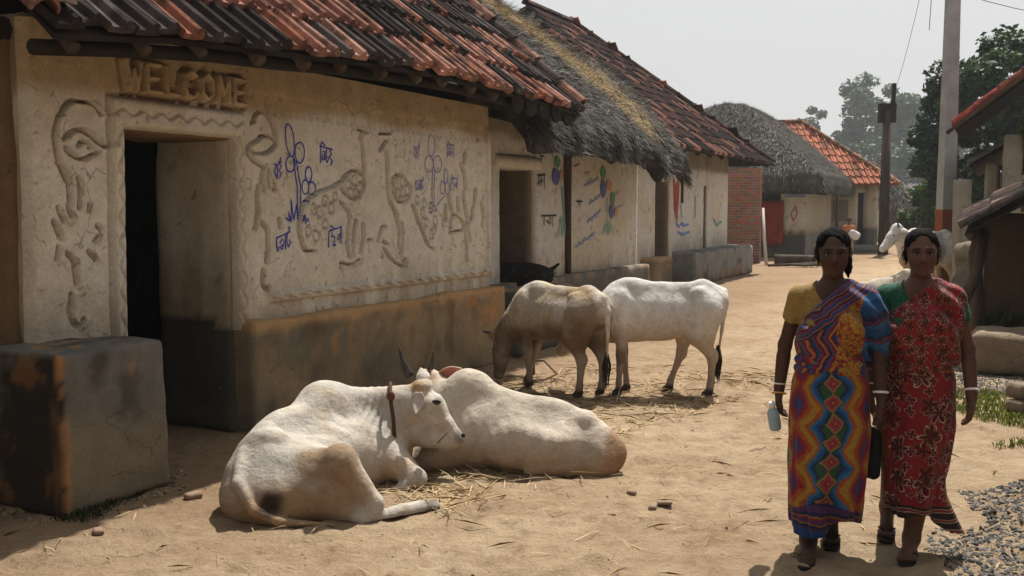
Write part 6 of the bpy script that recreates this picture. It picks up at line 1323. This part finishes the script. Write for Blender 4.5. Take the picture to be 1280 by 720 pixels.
def floral_mat(scale=7., red=(.27, .012, .02)):
    m, nt, b = nodes('floral_red_saree'); u, v, vec = uvn(nt)
    c = mixc(nt, noise(nt, 14, 4, vec), (red[0]*.8, red[1], red[2]), (red[0]*1.25, red[1]*1.3, red[2]*1.3))
    for sc_, off, col, rr, pet in ((scale, 0, (.52, .42, .34), .34, 3.), (scale*2.1, 3.7, (.42, .30, .24), .30, 2.), (scale*1.3, 9.1, (.20, .10, .02), .36, 2.5)):
        mp = nn(nt, 'ShaderNodeMapping'); mp.inputs['Location'].default_value = (off, off*.7, 0); mp.inputs['Scale'].default_value = (sc_, sc_, 0); link(nt, vec, mp.inputs[0])
        vo = nn(nt, 'ShaderNodeTexVoronoi', voronoi_dimensions='2D'); vo.inputs['Scale'].default_value = 1; vo.inputs['Randomness'].default_value = .55; link(nt, mp.outputs[0], vo.inputs['Vector'])
        df = nn(nt, 'ShaderNodeVectorMath', operation='SUBTRACT'); link(nt, mp.outputs[0], df.inputs[0]); link(nt, vo.outputs['Position'], df.inputs[1])
        sx = nn(nt, 'ShaderNodeSeparateXYZ'); link(nt, df.outputs[0], sx.inputs[0]); an = math_(nt, 'ARCTAN2', sx.outputs[1], sx.outputs[0])
        pr = math_(nt, 'MULTIPLY_ADD', math_(nt, 'ABSOLUTE', math_(nt, 'COSINE', math_(nt, 'MULTIPLY', an, pet))), rr*.75, rr*.25)
        q = math_(nt, 'SUBTRACT', vo.outputs['Distance'], pr)
        ol = math_(nt, 'LESS_THAN', math_(nt, 'ABSOLUTE', q), .026); c = mixc(nt, math_(nt, 'LESS_THAN', q, -.05), c, (.09, .006, .012)); c = mixc(nt, ol, c, col)
    ed = math_(nt, 'GREATER_THAN', math_(nt, 'ABSOLUTE', math_(nt, 'SUBTRACT', u, .015)), .19); c = mixc(nt, math_(nt, 'MULTIPLY', ed, math_(nt, 'GREATER_THAN', noise(nt, 40, 3, vec), .42)), c, (.25, .12, .015))
    st = math_(nt, 'LESS_THAN', v, .245); c = mixc(nt, st, c, ramp(nt, tri(nt, v, .045), [(.03, .012, .012), (.40, .32, .24), (.24, .015, .02)], [0, .62, .8], True))
    cloth_finish(nt, b, c, vec); return m
MAT['hair'] = M_noise('black_hair', [(.002, .002, .002), (.005, .004, .0035)], 30, .62, 60, .9, .01, (6, 6, .6), spec=.04)
MAT['bangle'] = M_noise('white_shell_bangle', [(.70, .68, .64), (.80, .78, .75)], 9, .35, 20, .05, spec=.5)
MAT['brass'] = M_noise('yellow_bangle', [(.45, .25, .04), (.6, .36, .08)], 9, .35, 20, .05, spec=.5)
MAT['sole'] = M_noise('rubber_sandal', [(.008, .008, .008), (.025, .024, .022)], 20, .6)

def ring_part(name, parent, c, axis, r, t, mat):
    ax = Vector(axis).normalized(); a = ax.orthogonal().normalized(); b = ax.cross(a)
    mb = MB(); mb.tube([Vector(c)+(a*math.cos(q)+b*math.sin(q))*r for q in np.linspace(0, 2*math.pi, 20, endpoint=False)], t, 6, closed=True); return mb.build(name, mat, parent, True)
def hand(B, w, d, inw, curl=.5):
    """hand hanging from wrist w along d, palm facing inw: palm, four fingers of different lengths, thumb from the side"""
    w = np.array(w, float); d = np.array(d, float); d /= np.linalg.norm(d); inw = np.array(inw, float); inw -= d*(inw@d); inw /= np.linalg.norm(inw); fr = np.cross(inw, d)
    if fr[1] > 0: fr = -fr                               # thumb side points forward (towards -y)
    for q, L in ((-.024, .062), (-.008, .070), (.008, .072), (.024, .068)): B.cone(w+fr*q*.5, w+d*L+fr*q, .017, .0125, .012)
    for q, L, r in ((-.026, .052, .0078), (-.0085, .066, .0085), (.009, .072, .0088), (.026, .064, .0085)):
        a = w+d*.07+fr*q; b = a+d*L*.45+inw*L*.12*curl; c = b+(d*(1-.5*curl)+inw*curl)*L*.33; e = c+(d*(1-.9*curl)+inw*1.2*curl)*L*.25
        B.chain([a, b, c, e], [r*1.1, r*1.05, r, r*.85], .004)
    t0 = w+d*.02+fr*.022; t1 = w+d*.048+fr*.044+inw*.010; t2 = w+d*.075+fr*.046+inw*.018; t3 = w+d*.096+fr*.040+inw*.022; B.chain([t0, t1, t2, t3], [.014, .0115, .010, .008], .008)
def torso(B, off=0., k=1.):
    B.cone((0, .015, 1.30), (0, .02, 1.21), .045+off*.3, .052+off, .02)
    for s_ in (-1, 1): B.cone((0, .02, 1.205), (s_*.135, .02, 1.180), .055+off, .050+off, .04*k); B.ell((s_*.062, -.062, 1.055), (.062+off, .058+off, .062+off), .05)
    B.ell((0, .02, 1.07), (.140+off, .098+off, .17+off), .05); B.ell((0, .02, .90), (.122+off, .092+off, .15+off), .06); B.ell((0, .025, .79), (.158+off, .118+off, .14+off), .06)
def make_woman(loc, rz, label, sk, pose, hair, drape, skirt, mats, h=.006):
    root = empty('person', loc, rz, label=label, cat='person'); root.scale = (.95, .97, 1)
    B = Body((-.34, -.30, -.01), (.34, .34, 1.53), h); torso(B)
    # head and face
    hz = pose.get('head_y', 0.)
    B.ell((0, .018, 1.412), (.071, .086, .082), .02); B.ell((0, -.018, 1.365), (.0585, .066, .080), .03); B.cone((0, -.035, 1.325), (0, -.058, 1.302), .036, .024, .03)
    for s_ in (-1, 1):
        B.ell((s_*.036, -.052, 1.352), (.022, .022, .022), .03); B.ell((s_*.073, .016, 1.372), (.009, .020, .030), .008); B.cone((s_*.012, -.078, 1.401), (s_*.046, -.064, 1.400), .0095, .008, .014)
    B.cone((0, -.078, 1.392), (0, -.099, 1.357), .0085, .0125, .010); B.ell((-.011, -.089, 1.353), (.0085, .010, .008), .006); B.ell((.011, -.089, 1.353), (.0085, .010, .008), .006)
    for s_ in (-1, 1): B.cut((s_*.029, -.092, 1.384), (.0175, .016, .0095), .010)
    B.ell((0, -.083, 1.331), (.023, .010, .0062), .005); B.ell((0, -.080, 1.319), (.020, .011, .0075), .005); B.cut((0, -.094, 1.3255), (.022, .006, .0022), .003)
    # arms with hands
    for s_, key in ((-1, 'R'), (1, 'L')):
        sh, el, wr, hd, cu = pose[key]; B.chain([sh, el, wr], [.041, .031, .0215], .02); B.cone(tuple(np.array(el)*.72+np.array(wr)*.28), wr, .031, .0215, .02); hand(B, wr, hd, (-s_*1., -.15, 0), cu)
    # legs and feet
    for key in ('footF', 'footB'):
        hip, kn, an, toe, lift = pose[key]; B.chain([hip, kn, an], [.082, .055, .032], .03); B.cone(tuple(np.array(kn)*.7+np.array(an)*.3), an, .052, .032, .03)
        an = np.array(an, float); toe = np.array(toe, float); heel = an+np.array((0, .035, -.035)); B.cone(an, heel, .034, .032, .02); B.cone(tuple(heel), tuple(toe*.75+heel*.25), .032, .030, .02); B.cone(tuple(an), tuple(toe*.6+an*.4), .030, .022, .03)
        d = toe-heel; d[2] = 0; d /= np.linalg.norm(d); sd = np.array((-d[1], d[0], 0)); m = 1 if pose[key+'_side'] == 'L' else -1
        for q, (o_, L, r) in enumerate(((-.030, .052, .0135), (-.010, .050, .0105), (.006, .046, .010), (.020, .040, .0095), (.033, .033, .009))):
            a = toe*.78+heel*.22+sd*o_*(-m)*-1; B.cone(tuple(a), tuple(a+d*L+np.array((0, 0, -.004))), r*1.15, r, .008)
    V, F = B.mesh(); c = lerp(sk, tuple(q*.8 for q in sk), sstep(.4, .7, fbm(V, 12, 3, 3)))
    lip = np.exp(-((V[:, 0]/.024)**2+((V[:, 2]-1.3255)/.011)**2)*1.2)*(V[:, 1] < -.07); c = lerp(c, (sk[0]*.95, sk[1]*.62, sk[2]*.62), np.clip(lip*1.4, 0, 1))
    brow = np.exp(-(((np.abs(V[:, 0])-.030)/.017)**2+((V[:, 2]-1.404)/.005)**2))*(V[:, 1] < -.055); c = lerp(c, (.006, .005, .005), np.clip(brow*1.5, 0, .95))
    new('body', V, F, MAT['skin'], root, True, c)
    for s_ in (-1, 1):
        e = ball('eye', (s_*.029, -.0665, 1.3835), (.0135, .0125, .0105), MAT['vc'], root, (.42, .38, .34), 14); cc = np.empty(len(e.data.vertices)*3, np.float32); e.data.vertices.foreach_get('co', cc); cc = cc.reshape(-1, 3)
        k = np.hypot(cc[:, 0]-s_*.029, cc[:, 2]-1.3835) < .0068; col = np.where((k & (cc[:, 1] < -.066))[:, None], (.008, .006, .005), (.22, .19, .17)); e.data.color_attributes.remove(e.data.color_attributes['col']); put_col(e.data, col)
        mb = MB(); mb.tube([(s_*.016, -.0775, 1.386), (s_*.023, -.081, 1.3905), (s_*.031, -.080, 1.3915), (s_*.040, -.074, 1.3885), (s_*.045, -.068, 1.385)], .0032, 5, (.01, .008, .008)); mb.build('eyelid', MAT['vc'], root, True)
    # hair
    B = Body((-.13, -.12, 1.24), (.13, .22, 1.54), .005); hair(B); V, F = B.mesh(); new('hair', V, F, MAT['hair'], root, True, np.full((len(V), 3), .01))
    mb = MB(); g = random.Random(int(loc[0]*100))
    for k in range(70):
        a = g.uniform(-1.9, 1.9); b0 = Vector((.076*math.sin(a), .022-.088*math.cos(a)*.75, 1.44-.05*abs(a)/1.9+g.uniform(-.03, .02))); o_ = Vector((math.sin(a), -.6*math.cos(a), g.uniform(-.4, .7))).normalized()
        mb.tube([b0, b0+o_*.010+Vector((0, 0, -.008)), b0+o_*g.uniform(.006, .020)+Vector((g.uniform(-.01, .01), .006, -g.uniform(.02, .05)))], [.0011, .0010, .0005], 3)
    mb.build('loose_hair', MAT['hair'], root, kind='stuff')
    # blouse
    B = Body((-.30, -.22, .88), (.30, .22, 1.30), .007); torso(B, .007)
    for s_, key in ((-1, 'R'), (1, 'L')): sh, el = np.array(pose[key][0]), np.array(pose[key][1]); B.cone(sh, sh+(el-sh)*.50, .055, .053, .02)
    G = B.grid(); f = B.f; f = np.maximum(f, .93-G[..., 2])
    nk = np.sqrt((G[..., 0]/.082)**2+((G[..., 1]+.03)/.13)**2+((G[..., 2]-1.25)/.095)**2)-1; f = np.maximum(f, -nk*.08)
    for s_, key in ((-1, 'R'), (1, 'L')):
        sh, el = np.array(pose[key][0]), np.array(pose[key][1]); d = (el-sh)/np.linalg.norm(el-sh); t = (G-sh)@d; f = np.where(s_*G[..., 0] > .15, np.maximum(f, t-.115), f)
    B.f = (f+((fbm(G.reshape(-1, 3), 26, 2, 3)-.5)*.008).reshape(f.shape)).astype(np.float32); V, F = B.mesh(); ob = new('blouse', V, F, mats['blouse'], root, True, np.full((len(V), 3), .3)); put_vec(ob.data, np.stack([V[:, 0], V[:, 2], V[:, 1]], -1))
    # loose end of the saree across the chest and over the left shoulder
    B = Body((-.30, -.30, .76), (.36, .32, 1.32), .007); torso(B, .021, 1.3); drape(B, pose); G = B.grid()
    dg = G[..., 0]*.55+G[..., 2]*.84; fold = (np.sin(dg*88+5*np.sin(G[..., 2]*9)+3*G[..., 1]*8)*.0095+np.sin(dg*41+G[..., 1]*20)*.009)*sstep(1.3, .9, np.abs(G[..., 2]-.2)*1.0)+((fbm(G.reshape(-1, 3), 16, 3, 9)-.5)*.022).reshape(B.f.shape)
    line = G[..., 2]-(pose['drape'][0]+(G[..., 0]+.16)*pose['drape'][1]); back = np.where(G[..., 1] > .06, G[..., 2]-1.18-np.clip(G[..., 0]*2, -.06, .1), -1)
    neck = .055-np.sqrt(G[..., 0]**2+(G[..., 1]-.01)**2+np.clip(1.19-G[..., 2], 0, 1)**2*3)
    f = np.maximum(np.maximum(B.f+fold, np.where(G[..., 1] < .06, line*.75, back)), .845-G[..., 2]); f = np.maximum(f, neck); f = np.maximum(f, G[..., 2]-1.268); B.f = f.astype(np.float32); V, F = B.mesh()
    ob = new('saree_end', V, F, mats['drape'], root, True); put_vec(ob.data, np.stack([V[:, 0], V[:, 2], V[:, 1]], -1))
    # wrapped skirt of the saree
    zs, cx, cy, rx, ry = np.array(skirt['rings']).T[:5]; nz, na = 90, 170; hem = skirt['hem']; V = []; UV = []
    TH = np.linspace(-math.pi, math.pi, na, endpoint=False)
    for i in range(nz+1):
        t = i/nz
        for th in TH:
            z = .93+(hem(th)-.93)*t; a = np.interp(z, zs[::-1], rx[::-1]); b = np.interp(z, zs[::-1], ry[::-1]); x0 = np.interp(z, zs[::-1], cx[::-1]); y0 = np.interp(z, zs[::-1], cy[::-1]); low = min(1, max(0, (.85-z)/.7))
            fr = max(0., math.cos(th)); p = 1+(.022+.060*low)*math.sin(th*8+2.6*math.sin(z*5)+skirt['seed'])*(.35+.65*fr)+(.008+.022*low)*math.sin(th*19+4*math.sin(z*4+th)+skirt['seed']*2)+.012*math.sin(z*21+th*3+skirt['seed'])*math.sin(th*2+1)
            p += skirt['shape'](th, z); V.append((x0+a*p*math.sin(th), y0-b*p*math.cos(th), z)); UV.append((th*.165+.012*math.sin(z*7), z, 0))
    F = np.array([(i*na+j, i*na+(j+1) % na, (i+1)*na+(j+1) % na, (i+1)*na+j) for i in range(nz) for j in range(na)]); ob = new('saree_skirt', V, F, mats['skirt'], root, True); put_vec(ob.data, UV)
    so = ob.modifiers.new('thickness', 'SOLIDIFY'); so.thickness = .006; so.offset = -1
    # rolled waist tuck
    mb = MB(); w = [(.140*math.sin(a)*1.05, .02-.118*math.cos(a)*1.03, .885+.012*math.sin(3*a)) for a in np.linspace(-math.pi, math.pi, 36, endpoint=False)]; mb.tube(w, [.017+.006*math.sin(5*q) for q in np.linspace(0, 6.28, 36)], 8, closed=True); ob = mb.build('waist_fold', mats['drape'], root, True); put_vec(ob.data, [(v.co.x, v.co.z*1.0+.25*v.co.x, 0) for v in ob.data.vertices])
    return root
def sandal(root, heel, toe, z0=.0, z1=.0, strap=True):
    heel = Vector((heel[0], heel[1], z1)); toe = Vector((toe[0], toe[1], z0)); d = (toe-heel); L = d.length; d.normalize(); s = Vector((-d.y, d.x, 0)).normalized(); up = Vector((0, 0, 1)); ol = [(0, .022), (.12, .032), (.35, .030), (.6, .038), (.82, .042), (.95, .030), (1, .012)]
    P = [heel+d*L*t+s*w for t, w in ol]+[heel+d*L*t-s*w for t, w in reversed(ol)]; n = len(P); mb = MB(); mb.raw(P+[p+up*.014 for p in P], [tuple(range(n))[::-1], tuple(range(n, 2*n))]+[(k, (k+1) % n, n+(k+1) % n, n+k) for k in range(n)]); o = mb.build('sandal', MAT['sole'], root)
    b = MB(); f = heel+d*L*.78+up*.018
    for sg in (-1, 1): b.tube([f, heel+d*L*.66+s*sg*.026+up*.042, heel+d*L*.45+s*sg*.038+up*.016], .006, 6)
    b.build('strap', MAT['sole'], o, True)

MAT['zig'] = zigzag_mat(); MAT['drape1'] = drape_mat(); MAT['floral'] = floral_mat(6.2); MAT['floral2'] = floral_mat(13., (.30, .014, .022))
def blouse_mat(name, c0, c1, pat=None):
    m, nt, b = nodes(name); u, v, vec = uvn(nt); c = mixc(nt, noise(nt, 60, 4, vec), c0, c1)
    if pat: c = mixc(nt, math_(nt, 'GREATER_THAN', noise(nt, 70, 2, vec), .56), c, pat)
    cloth_finish(nt, b, c, vec); return m
Wa = dict(R=((-.150, .02, 1.180), (-.212, .065, .955), (-.235, .05, .75), (-.02, -.02, -1), .8), L=((.150, .02, 1.180), (.215, .05, .945), (.225, -.045, .755), (-.03, -.14, -1), .55),
          footF=((-.075, .0, .72), (-.075, -.075, .42), (-.085, -.05, .075), (-.10, -.215, .022), 0), footF_side='R', footB=((.075, .02, .72), (.06, .02, .42), (.035, .235, .13), (.03, .075, .022), 0), footB_side='L', drape=(1.075, .86))
def hairA(B):
    B.ell((0, .024, 1.424), (.079, .092, .077), .02); B.ell((.0, .10, 1.37), (.060, .05, .05), .03); B.ell((.068, .035, 1.345), (.018, .045, .04), .03); B.ell((-.068, .03, 1.36), (.013, .045, .03), .03); B.ell((.070, .05, 1.305), (.012, .028, .035), .02)
    B.cut((0, -.095, 1.362), (.064, .092, .086), .010); B.cut((-.006, -.085, 1.432), (.030, .05, .040), .014); B.cut((-.012, -.06, 1.508), (.004, .05, .014), .008); G = B.grid(); q = np.abs(G[..., 0]+.012)
    B.f = (B.f+.0018*np.sin(q*420+G[..., 2]*150+G[..., 1]*60)+((fbm(G.reshape(-1, 3), 46, 3, 5)-.5)*.013).reshape(B.f.shape)).astype(np.float32)
def drapeA(B, pose):
    B.ell((.155, .02, 1.12), (.078, .085, .10), .05); B.cone((.165, .03, 1.08), (.215, .06, .96), .078, .055, .05); B.cone((.20, .09, 1.02), (.225, .12, .86), .05, .04, .05)
W1 = make_woman((1.445, 4.47, 0), R(-15), 'woman walking in a yellow blouse and blue, orange and red zigzag saree', (.072, .036, .025), Wa, hairA, drapeA,
    dict(rings=[(.93, 0, .02, .138, .108), (.80, 0, .02, .172, .134), (.6, .0, .01, .180, .155), (.4, -.005, .0, .172, .170), (.25, -.01, .0, .165, .175), (.10, -.015, .0, .150, .170)], hem=lambda th: .135+.05*sstep(.0, .5, np.array(th))+.02*math.sin(th*3), seed=.7,
         shape=lambda th, z: (-.34*math.exp(-((th-.12)/.30)**2)*max(0, (.36-z)/.26)+.10*math.exp(-((th+.55)/.4)**2)*max(0, (.5-z)/.4))), dict(blouse=blouse_mat('yellow_blouse', (.36, .23, .055), (.44, .29, .085)), drape=MAT['drape1'], skirt=MAT['zig']))
ring_part('bangle', W1, (-.2335, .052, .775), (.03, .1, 1), .030, .0035, MAT['bangle']); ring_part('bangle', W1, (-.236, .049, .730), (.03, .25, 1), .034, .004, MAT['brass']); ring_part('bangle', W1, (.224, -.037, .770), (.0, .2, 1), .031, .0055, MAT['bangle'])
sandal(W1, (-.083, .0, 0), (-.108, -.26, 0)); sandal(W1, (.036, .25, 0), (.026, .03, 0), .0, .055)
ball('earring', (-.076, -.002, 1.342), (.006, .006, .010), MAT['brass'], W1)
Wb = dict(R=((-.150, .02, 1.180), (-.205, .05, .945), (-.21, .0, .745), (.02, -.05, -1), .5), L=((.150, .02, 1.180), (.222, .02, .95), (.232, -.07, .745), (-.08, -.22, -1), .6),
          footF=((.07, .0, .72), (.03, -.07, .42), (-.01, -.06, .075), (-.045, -.225, .022), 0), footF_side='L', footB=((-.07, .02, .72), (-.085, .03, .42), (-.10, .24, .13), (-.115, .085, .022), 0), footB_side='R', drape=(1.095, .76))
def hairB(B):
    B.ell((0, .022, 1.423), (.078, .090, .075), .02); B.ell((0, .105, 1.36), (.05, .045, .05), .03); B.ell((.069, .03, 1.355), (.012, .042, .03), .03); B.ell((-.069, .03, 1.355), (.012, .042, .03), .03)
    B.cut((0, -.095, 1.364), (.0635, .092, .088), .010); B.cut((0, -.085, 1.434), (.032, .05, .040), .014); B.cut((0, -.055, 1.508), (.004, .06, .016), .006); G = B.grid(); q = np.abs(G[..., 0])
    B.f = (B.f+.0014*np.sin(q*430+G[..., 2]*160+G[..., 1]*40)+((fbm(G.reshape(-1, 3), 40, 2, 6)-.5)*.008).reshape(B.f.shape)).astype(np.float32)
def drapeB(B, pose): B.ell((.115, .02, 1.12), (.075, .085, .10), .05); B.ell((.13, .0, 1.0), (.055, .10, .12), .06)
W2 = make_woman((1.865, 4.53, 0), R(-17), 'woman walking in a green blouse and red saree with cream flowers', (.115, .056, .038), Wb, hairB, drapeB,
    dict(rings=[(.93, 0, .02, .136, .106), (.80, 0, .02, .168, .130), (.6, .0, .015, .172, .150), (.42, .0, .0, .148, .155), (.28, -.012, .0, .128, .160), (.10, -.01, .0, .122, .16)], hem=lambda th: .205-.075*math.exp(-((th-1.25)/.55)**2)+.015*math.sin(th*3), seed=2.1,
         shape=lambda th, z: (.85*math.exp(-((th-1.35)/.40)**2)*max(0, (.36-z)/.24)**1.4-.16*math.exp(-((th-.75)/.22)**2)*max(0, (.34-z)/.26))), dict(blouse=blouse_mat('green_blouse', (.012, .12, .058), (.025, .19, .10), (.01, .05, .03)), drape=MAT['floral2'], skirt=MAT['floral']))
ring_part('bangle', W2, (.2315, -.058, .773), (-.03, .4, 1), .032, .0055, MAT['bangle']); ring_part('bangle', W2, (-.21, .006, .775), (0, .1, 1), .031, .004, MAT['bangle'])
sandal(W2, (-.005, -.01, 0), (-.05, -.27, 0)); sandal(W2, (-.10, .255, 0), (-.118, .04, 0), .0, .055)
ball('nose_pin', (.014, -.101, 1.356), (.002, .002, .002), MAT['brass'], W2); ball('earring', (-.076, -.002, 1.340), (.006, .006, .009), MAT['brass'], W2)
# things they carry
_w = Matrix.Translation((1.445, 4.47, 0)) @ Matrix.Rotation(R(-15), 4, 'Z'); _v = Matrix.Translation((1.865, 4.53, 0)) @ Matrix.Rotation(R(-17), 4, 'Z')
BT = empty('bottle', _w @ Vector((-.236, .03, .565)), 0, label='small pale blue bottle held low by the woman in zigzag saree', cat='bottle')
mb = MB(); prof = [(0, .0), (.026, .002), (.028, .015), (.028, .085), (.020, .105), (.012, .115), (.012, .125)]; V = [(r*math.cos(a), r*math.sin(a), z) for r, z in prof for a in np.linspace(0, 2*math.pi, 14, endpoint=False)]
mb.raw(V, [(i*14+j, i*14+(j+1) % 14, (i+1)*14+(j+1) % 14, (i+1)*14+j) for i in range(len(prof)-1) for j in range(14)], (.30, .42, .52)); mb.build('flask', MAT['vc'], BT, True)
mb = MB(); mb.tube([(0, 0, .118), (0, 0, .142)], .015, 12, (.7, .72, .72)); mb.build('cap', MAT['vc'], BT, True); BT.rotation_euler = (R(18), R(-14), 0)
BGp = empty('cloth_bag', _v @ Vector((-.205, -.01, .33)), R(15), label='dark cloth bag hanging between the two women', cat='bag')
P, F = mudbox((-.028, -.075, 0), (.028, .075, .25), r=.028, res=.02, amp=.012, seed=5); new('pouch', P, F, MAT['black'], BGp, True, np.full((len(P), 3), .03))
mb = MB(); mb.tube([(0, -.06, .23), (0, -.02, .33), (0, .02, .33), (0, .06, .23)], .006, 6, (.3, .3, .3)); mb.build('handle', MAT['vc'], BGp, True)

# ------------------------------------------------------------------ far villagers
def villager(loc, rz, H, label, sk, top, low, arms, extra=None, seated=False):
    root = empty('person', loc, rz, label=label, cat='person'); s = H/1.6; B = Body((-.4, -.4, 0), (.4, .4, 1.66), .016)
    B.ell((0, .0, 1.49), (.075, .09, .105), .02); B.cone((0, 0, 1.4), (0, .01, 1.3), .05, .055, .02); B.ell((0, .01, 1.12), (.16, .1, .22), .05); B.ell((0, .01, .88), (.155, .105, .12), .05)
    for q in (-1, 1): B.cone((0, .01, 1.3), (q*.16, .01, 1.27), .055, .05, .03); B.chain([(q*.17, .01, 1.27), *arms[0 if q < 0 else 1]], [.045, .036, .027], .02); B.chain([(q*.08, 0, .85), (q*.085, -.04*q, .47), (q*.085, .03*q, .07)], [.085, .06, .035], .03); B.cone((q*.085, .03*q, .05), (q*.085, .03*q-.14, .03), .04, .028, .02); B.ell(arms[0 if q < 0 else 1][1], (.03, .03, .04), .01)
    B.ell((0, -.085, 1.47), (.014, .02, .02), .01); V, F = B.mesh(); new('body', V, F, MAT['skin'], root, True, np.repeat(np.array([sk]), len(V), 0))
    B = Body((-.2, -.2, 1.3), (.2, .2, 1.7), .014); B.ell((0, .015, 1.52), (.085, .098, .095), .02); B.cut((0, -.09, 1.46), (.075, .085, .09), .01); V, F = B.mesh(); new('hair', V, F, MAT['hair'], root, True, np.full((len(V), 3), .01))
    B = Body((-.4, -.3, .7), (.4, .3, 1.45), .016); B.ell((0, .01, 1.12), (.18, .12, .24), .05); B.ell((0, .01, .9), (.175, .125, .14), .05)
    for q in (-1, 1): sh = np.array((q*.17, .01, 1.27)); el = np.array(arms[0 if q < 0 else 1][0]); B.cone((0, .01, 1.3), sh, .068, .062, .03); B.cone(sh, sh+(el-sh)*.7, .062, .055, .02)
    V, F = B.mesh(); new('shirt', V, F, MAT['vc'], root, True, top(V))
    B = Body((-.4, -.3, .2), (.4, .3, 1.0), .016); B.ell((0, .01, .86), (.175, .125, .14), .05)
    for q in (-1, 1): B.cone((q*.085, 0, .8), (q*.09, -.04*q, .5), .115, .10, .04); B.cone((q*.09, -.04*q, .5), (q*.09, 0, .3), .10, .10, .04)
    V, F = B.mesh(); new('lungi', V, F, MAT['vc'], root, True, low(V)); root.scale = (s, s, s); return root
flat = lambda c: (lambda V: np.repeat(np.array([c]), len(V), 0))
stripe = lambda a, b: (lambda V: np.where((np.sin(V[:, 2]*110) > 0)[:, None], a, b))
DN = [((-.24, .02, 1.02), (-.24, -.06, .80)), ((.24, .02, 1.02), (.24, -.06, .80))]
villager((10.75, 31.8, 0), R(-25), 1.30, 'child in an orange shirt carrying a white bundle by the dome thatched house', (.16, .08, .05), flat((.50, .19, .08)), flat((.30, .22, .2)), [((-.25, .02, 1.02), (-.12, -.22, 1.0)), ((.26, .02, 1.02), (.2, -.24, .98))])
P, F = mudbox((-.18, -.12, -.12), (.18, .12, .12), r=.1, res=.03, amp=.03, seed=3); o = new('bundle', P, F, MAT['vc'], None, True, lerp((.6, .6, .62), (.25, .35, .55), sstep(.5, .6, fbm(P, 9, 2, 2))), label='white and blue cloth bundle in the arms of the child', cat='bundle'); o.location = (10.83, 31.55, .78); o.rotation_euler = (0, R(35), R(-25))
villager((8.8, 19.6, 0), R(10), 1.50, 'man in a dark striped shirt standing behind the walking white cow', (.12, .065, .045), stripe((.35, .37, .42), (.03, .035, .06)), flat((.06, .06, .08)), DN)
villager((14.0, 35.3, 0), R(0), 1.42, 'dark haired villager standing at the lane end near the dark pole', (.12, .065, .045), flat((.10, .09, .10)), flat((.2, .18, .16)), DN)
villager((17.2, 40.6, 0), R(20), 1.45, 'villager in a grey shirt in front of the low white house', (.12, .065, .045), flat((.22, .22, .23)), flat((.12, .1, .1)), DN)

# ------------------------------------------------------------------ unseen houses and trees added round the viewer to block sky light
def blocker_house(name, loc, rz, lx, ly, label, rise=2.2):
    root = empty(name, loc, rz, label=label, cat='house')
    mudpart('wall', root, (0, 0, 0), (lx, ly, 2.6), lambda P: wall_cream(P, .5, 2.3, top=(.24, .16, .08), base=(.42, .36, .27), seed=31), r=.04, res=.3, seed=131)
    mudpart('plinth', root, (-.1, -.35, 0), (lx+.1, .1, .6), lambda P: plinth_dark(P, .6, 44, .2), r=.04, res=.25, seed=132)
    mb = MB(); e = .7; A_ = [(-e, -e, 2.45), (lx+e, -e, 2.45), (lx+e, ly/2, 2.45+rise), (-e, ly/2, 2.45+rise), (lx+e, ly+e, 2.45), (-e, ly+e, 2.45)]
    slab(mb, [A_[0], A_[1], A_[2], A_[3]], .08, (.14, .06, .045)); slab(mb, [A_[3], A_[2], A_[4], A_[5]], .08, (.14, .06, .045)); mb.build('roof', MAT['tilefield'], root)
    return root
blocker_house('mud_house', T(8.5, 2.6), ROTR, 9.0, 4.5, 'unseen mud house added across the lane to block sky light')
blocker_house('mud_house', T(-7.5, -5.1), ROTL, 9.3, 4.5, 'unseen mud house added before the moulded house to block sky light')
tree('broadleaf_tree', (-3.5, -7.5, 0), [((0, 0, 5), (3.6, 2.6, 3.2))], 60, 90, .5, [(.012, .026, .011), (.05, .09, .025)], 'unseen broadleaf tree added behind the viewer to block sky light', 2.5, .25, 51, clr=1.0)
tree('broadleaf_tree', (3.5, -8.5, 0), [((0, 0, 5.2), (4.0, 2.8, 3.6))], 70, 90, .5, [(.012, .026, .011), (.05, .09, .025)], 'second unseen broadleaf tree added behind the viewer to block sky light', 2.5, .25, 52, clr=1.0)
# ------------------------------------------------------------------ haze over the village
mb = MB(); mb.box((-151, -61, -1.0), (201, 301, 26.0), (1, 1, 1))
hz = mb.build('haze', None, None, label='thin smoky morning haze over the whole lane', cat='haze', kind='stuff')
hm = bpy.data.materials.new('haze_air'); hm.use_nodes = True; nt = hm.node_tree; nt.nodes.clear()
pv = nn(nt, 'ShaderNodeVolumePrincipled'); pv.inputs['Color'].default_value = (.80, .90, .97, 1); pv.inputs['Density'].default_value = .0007; pv.inputs['Anisotropy'].default_value = .2
out = nn(nt, 'ShaderNodeOutputMaterial'); link(nt, pv.outputs[0], out.inputs['Volume'])
hz.data.materials.clear(); hz.data.materials.append(hm)
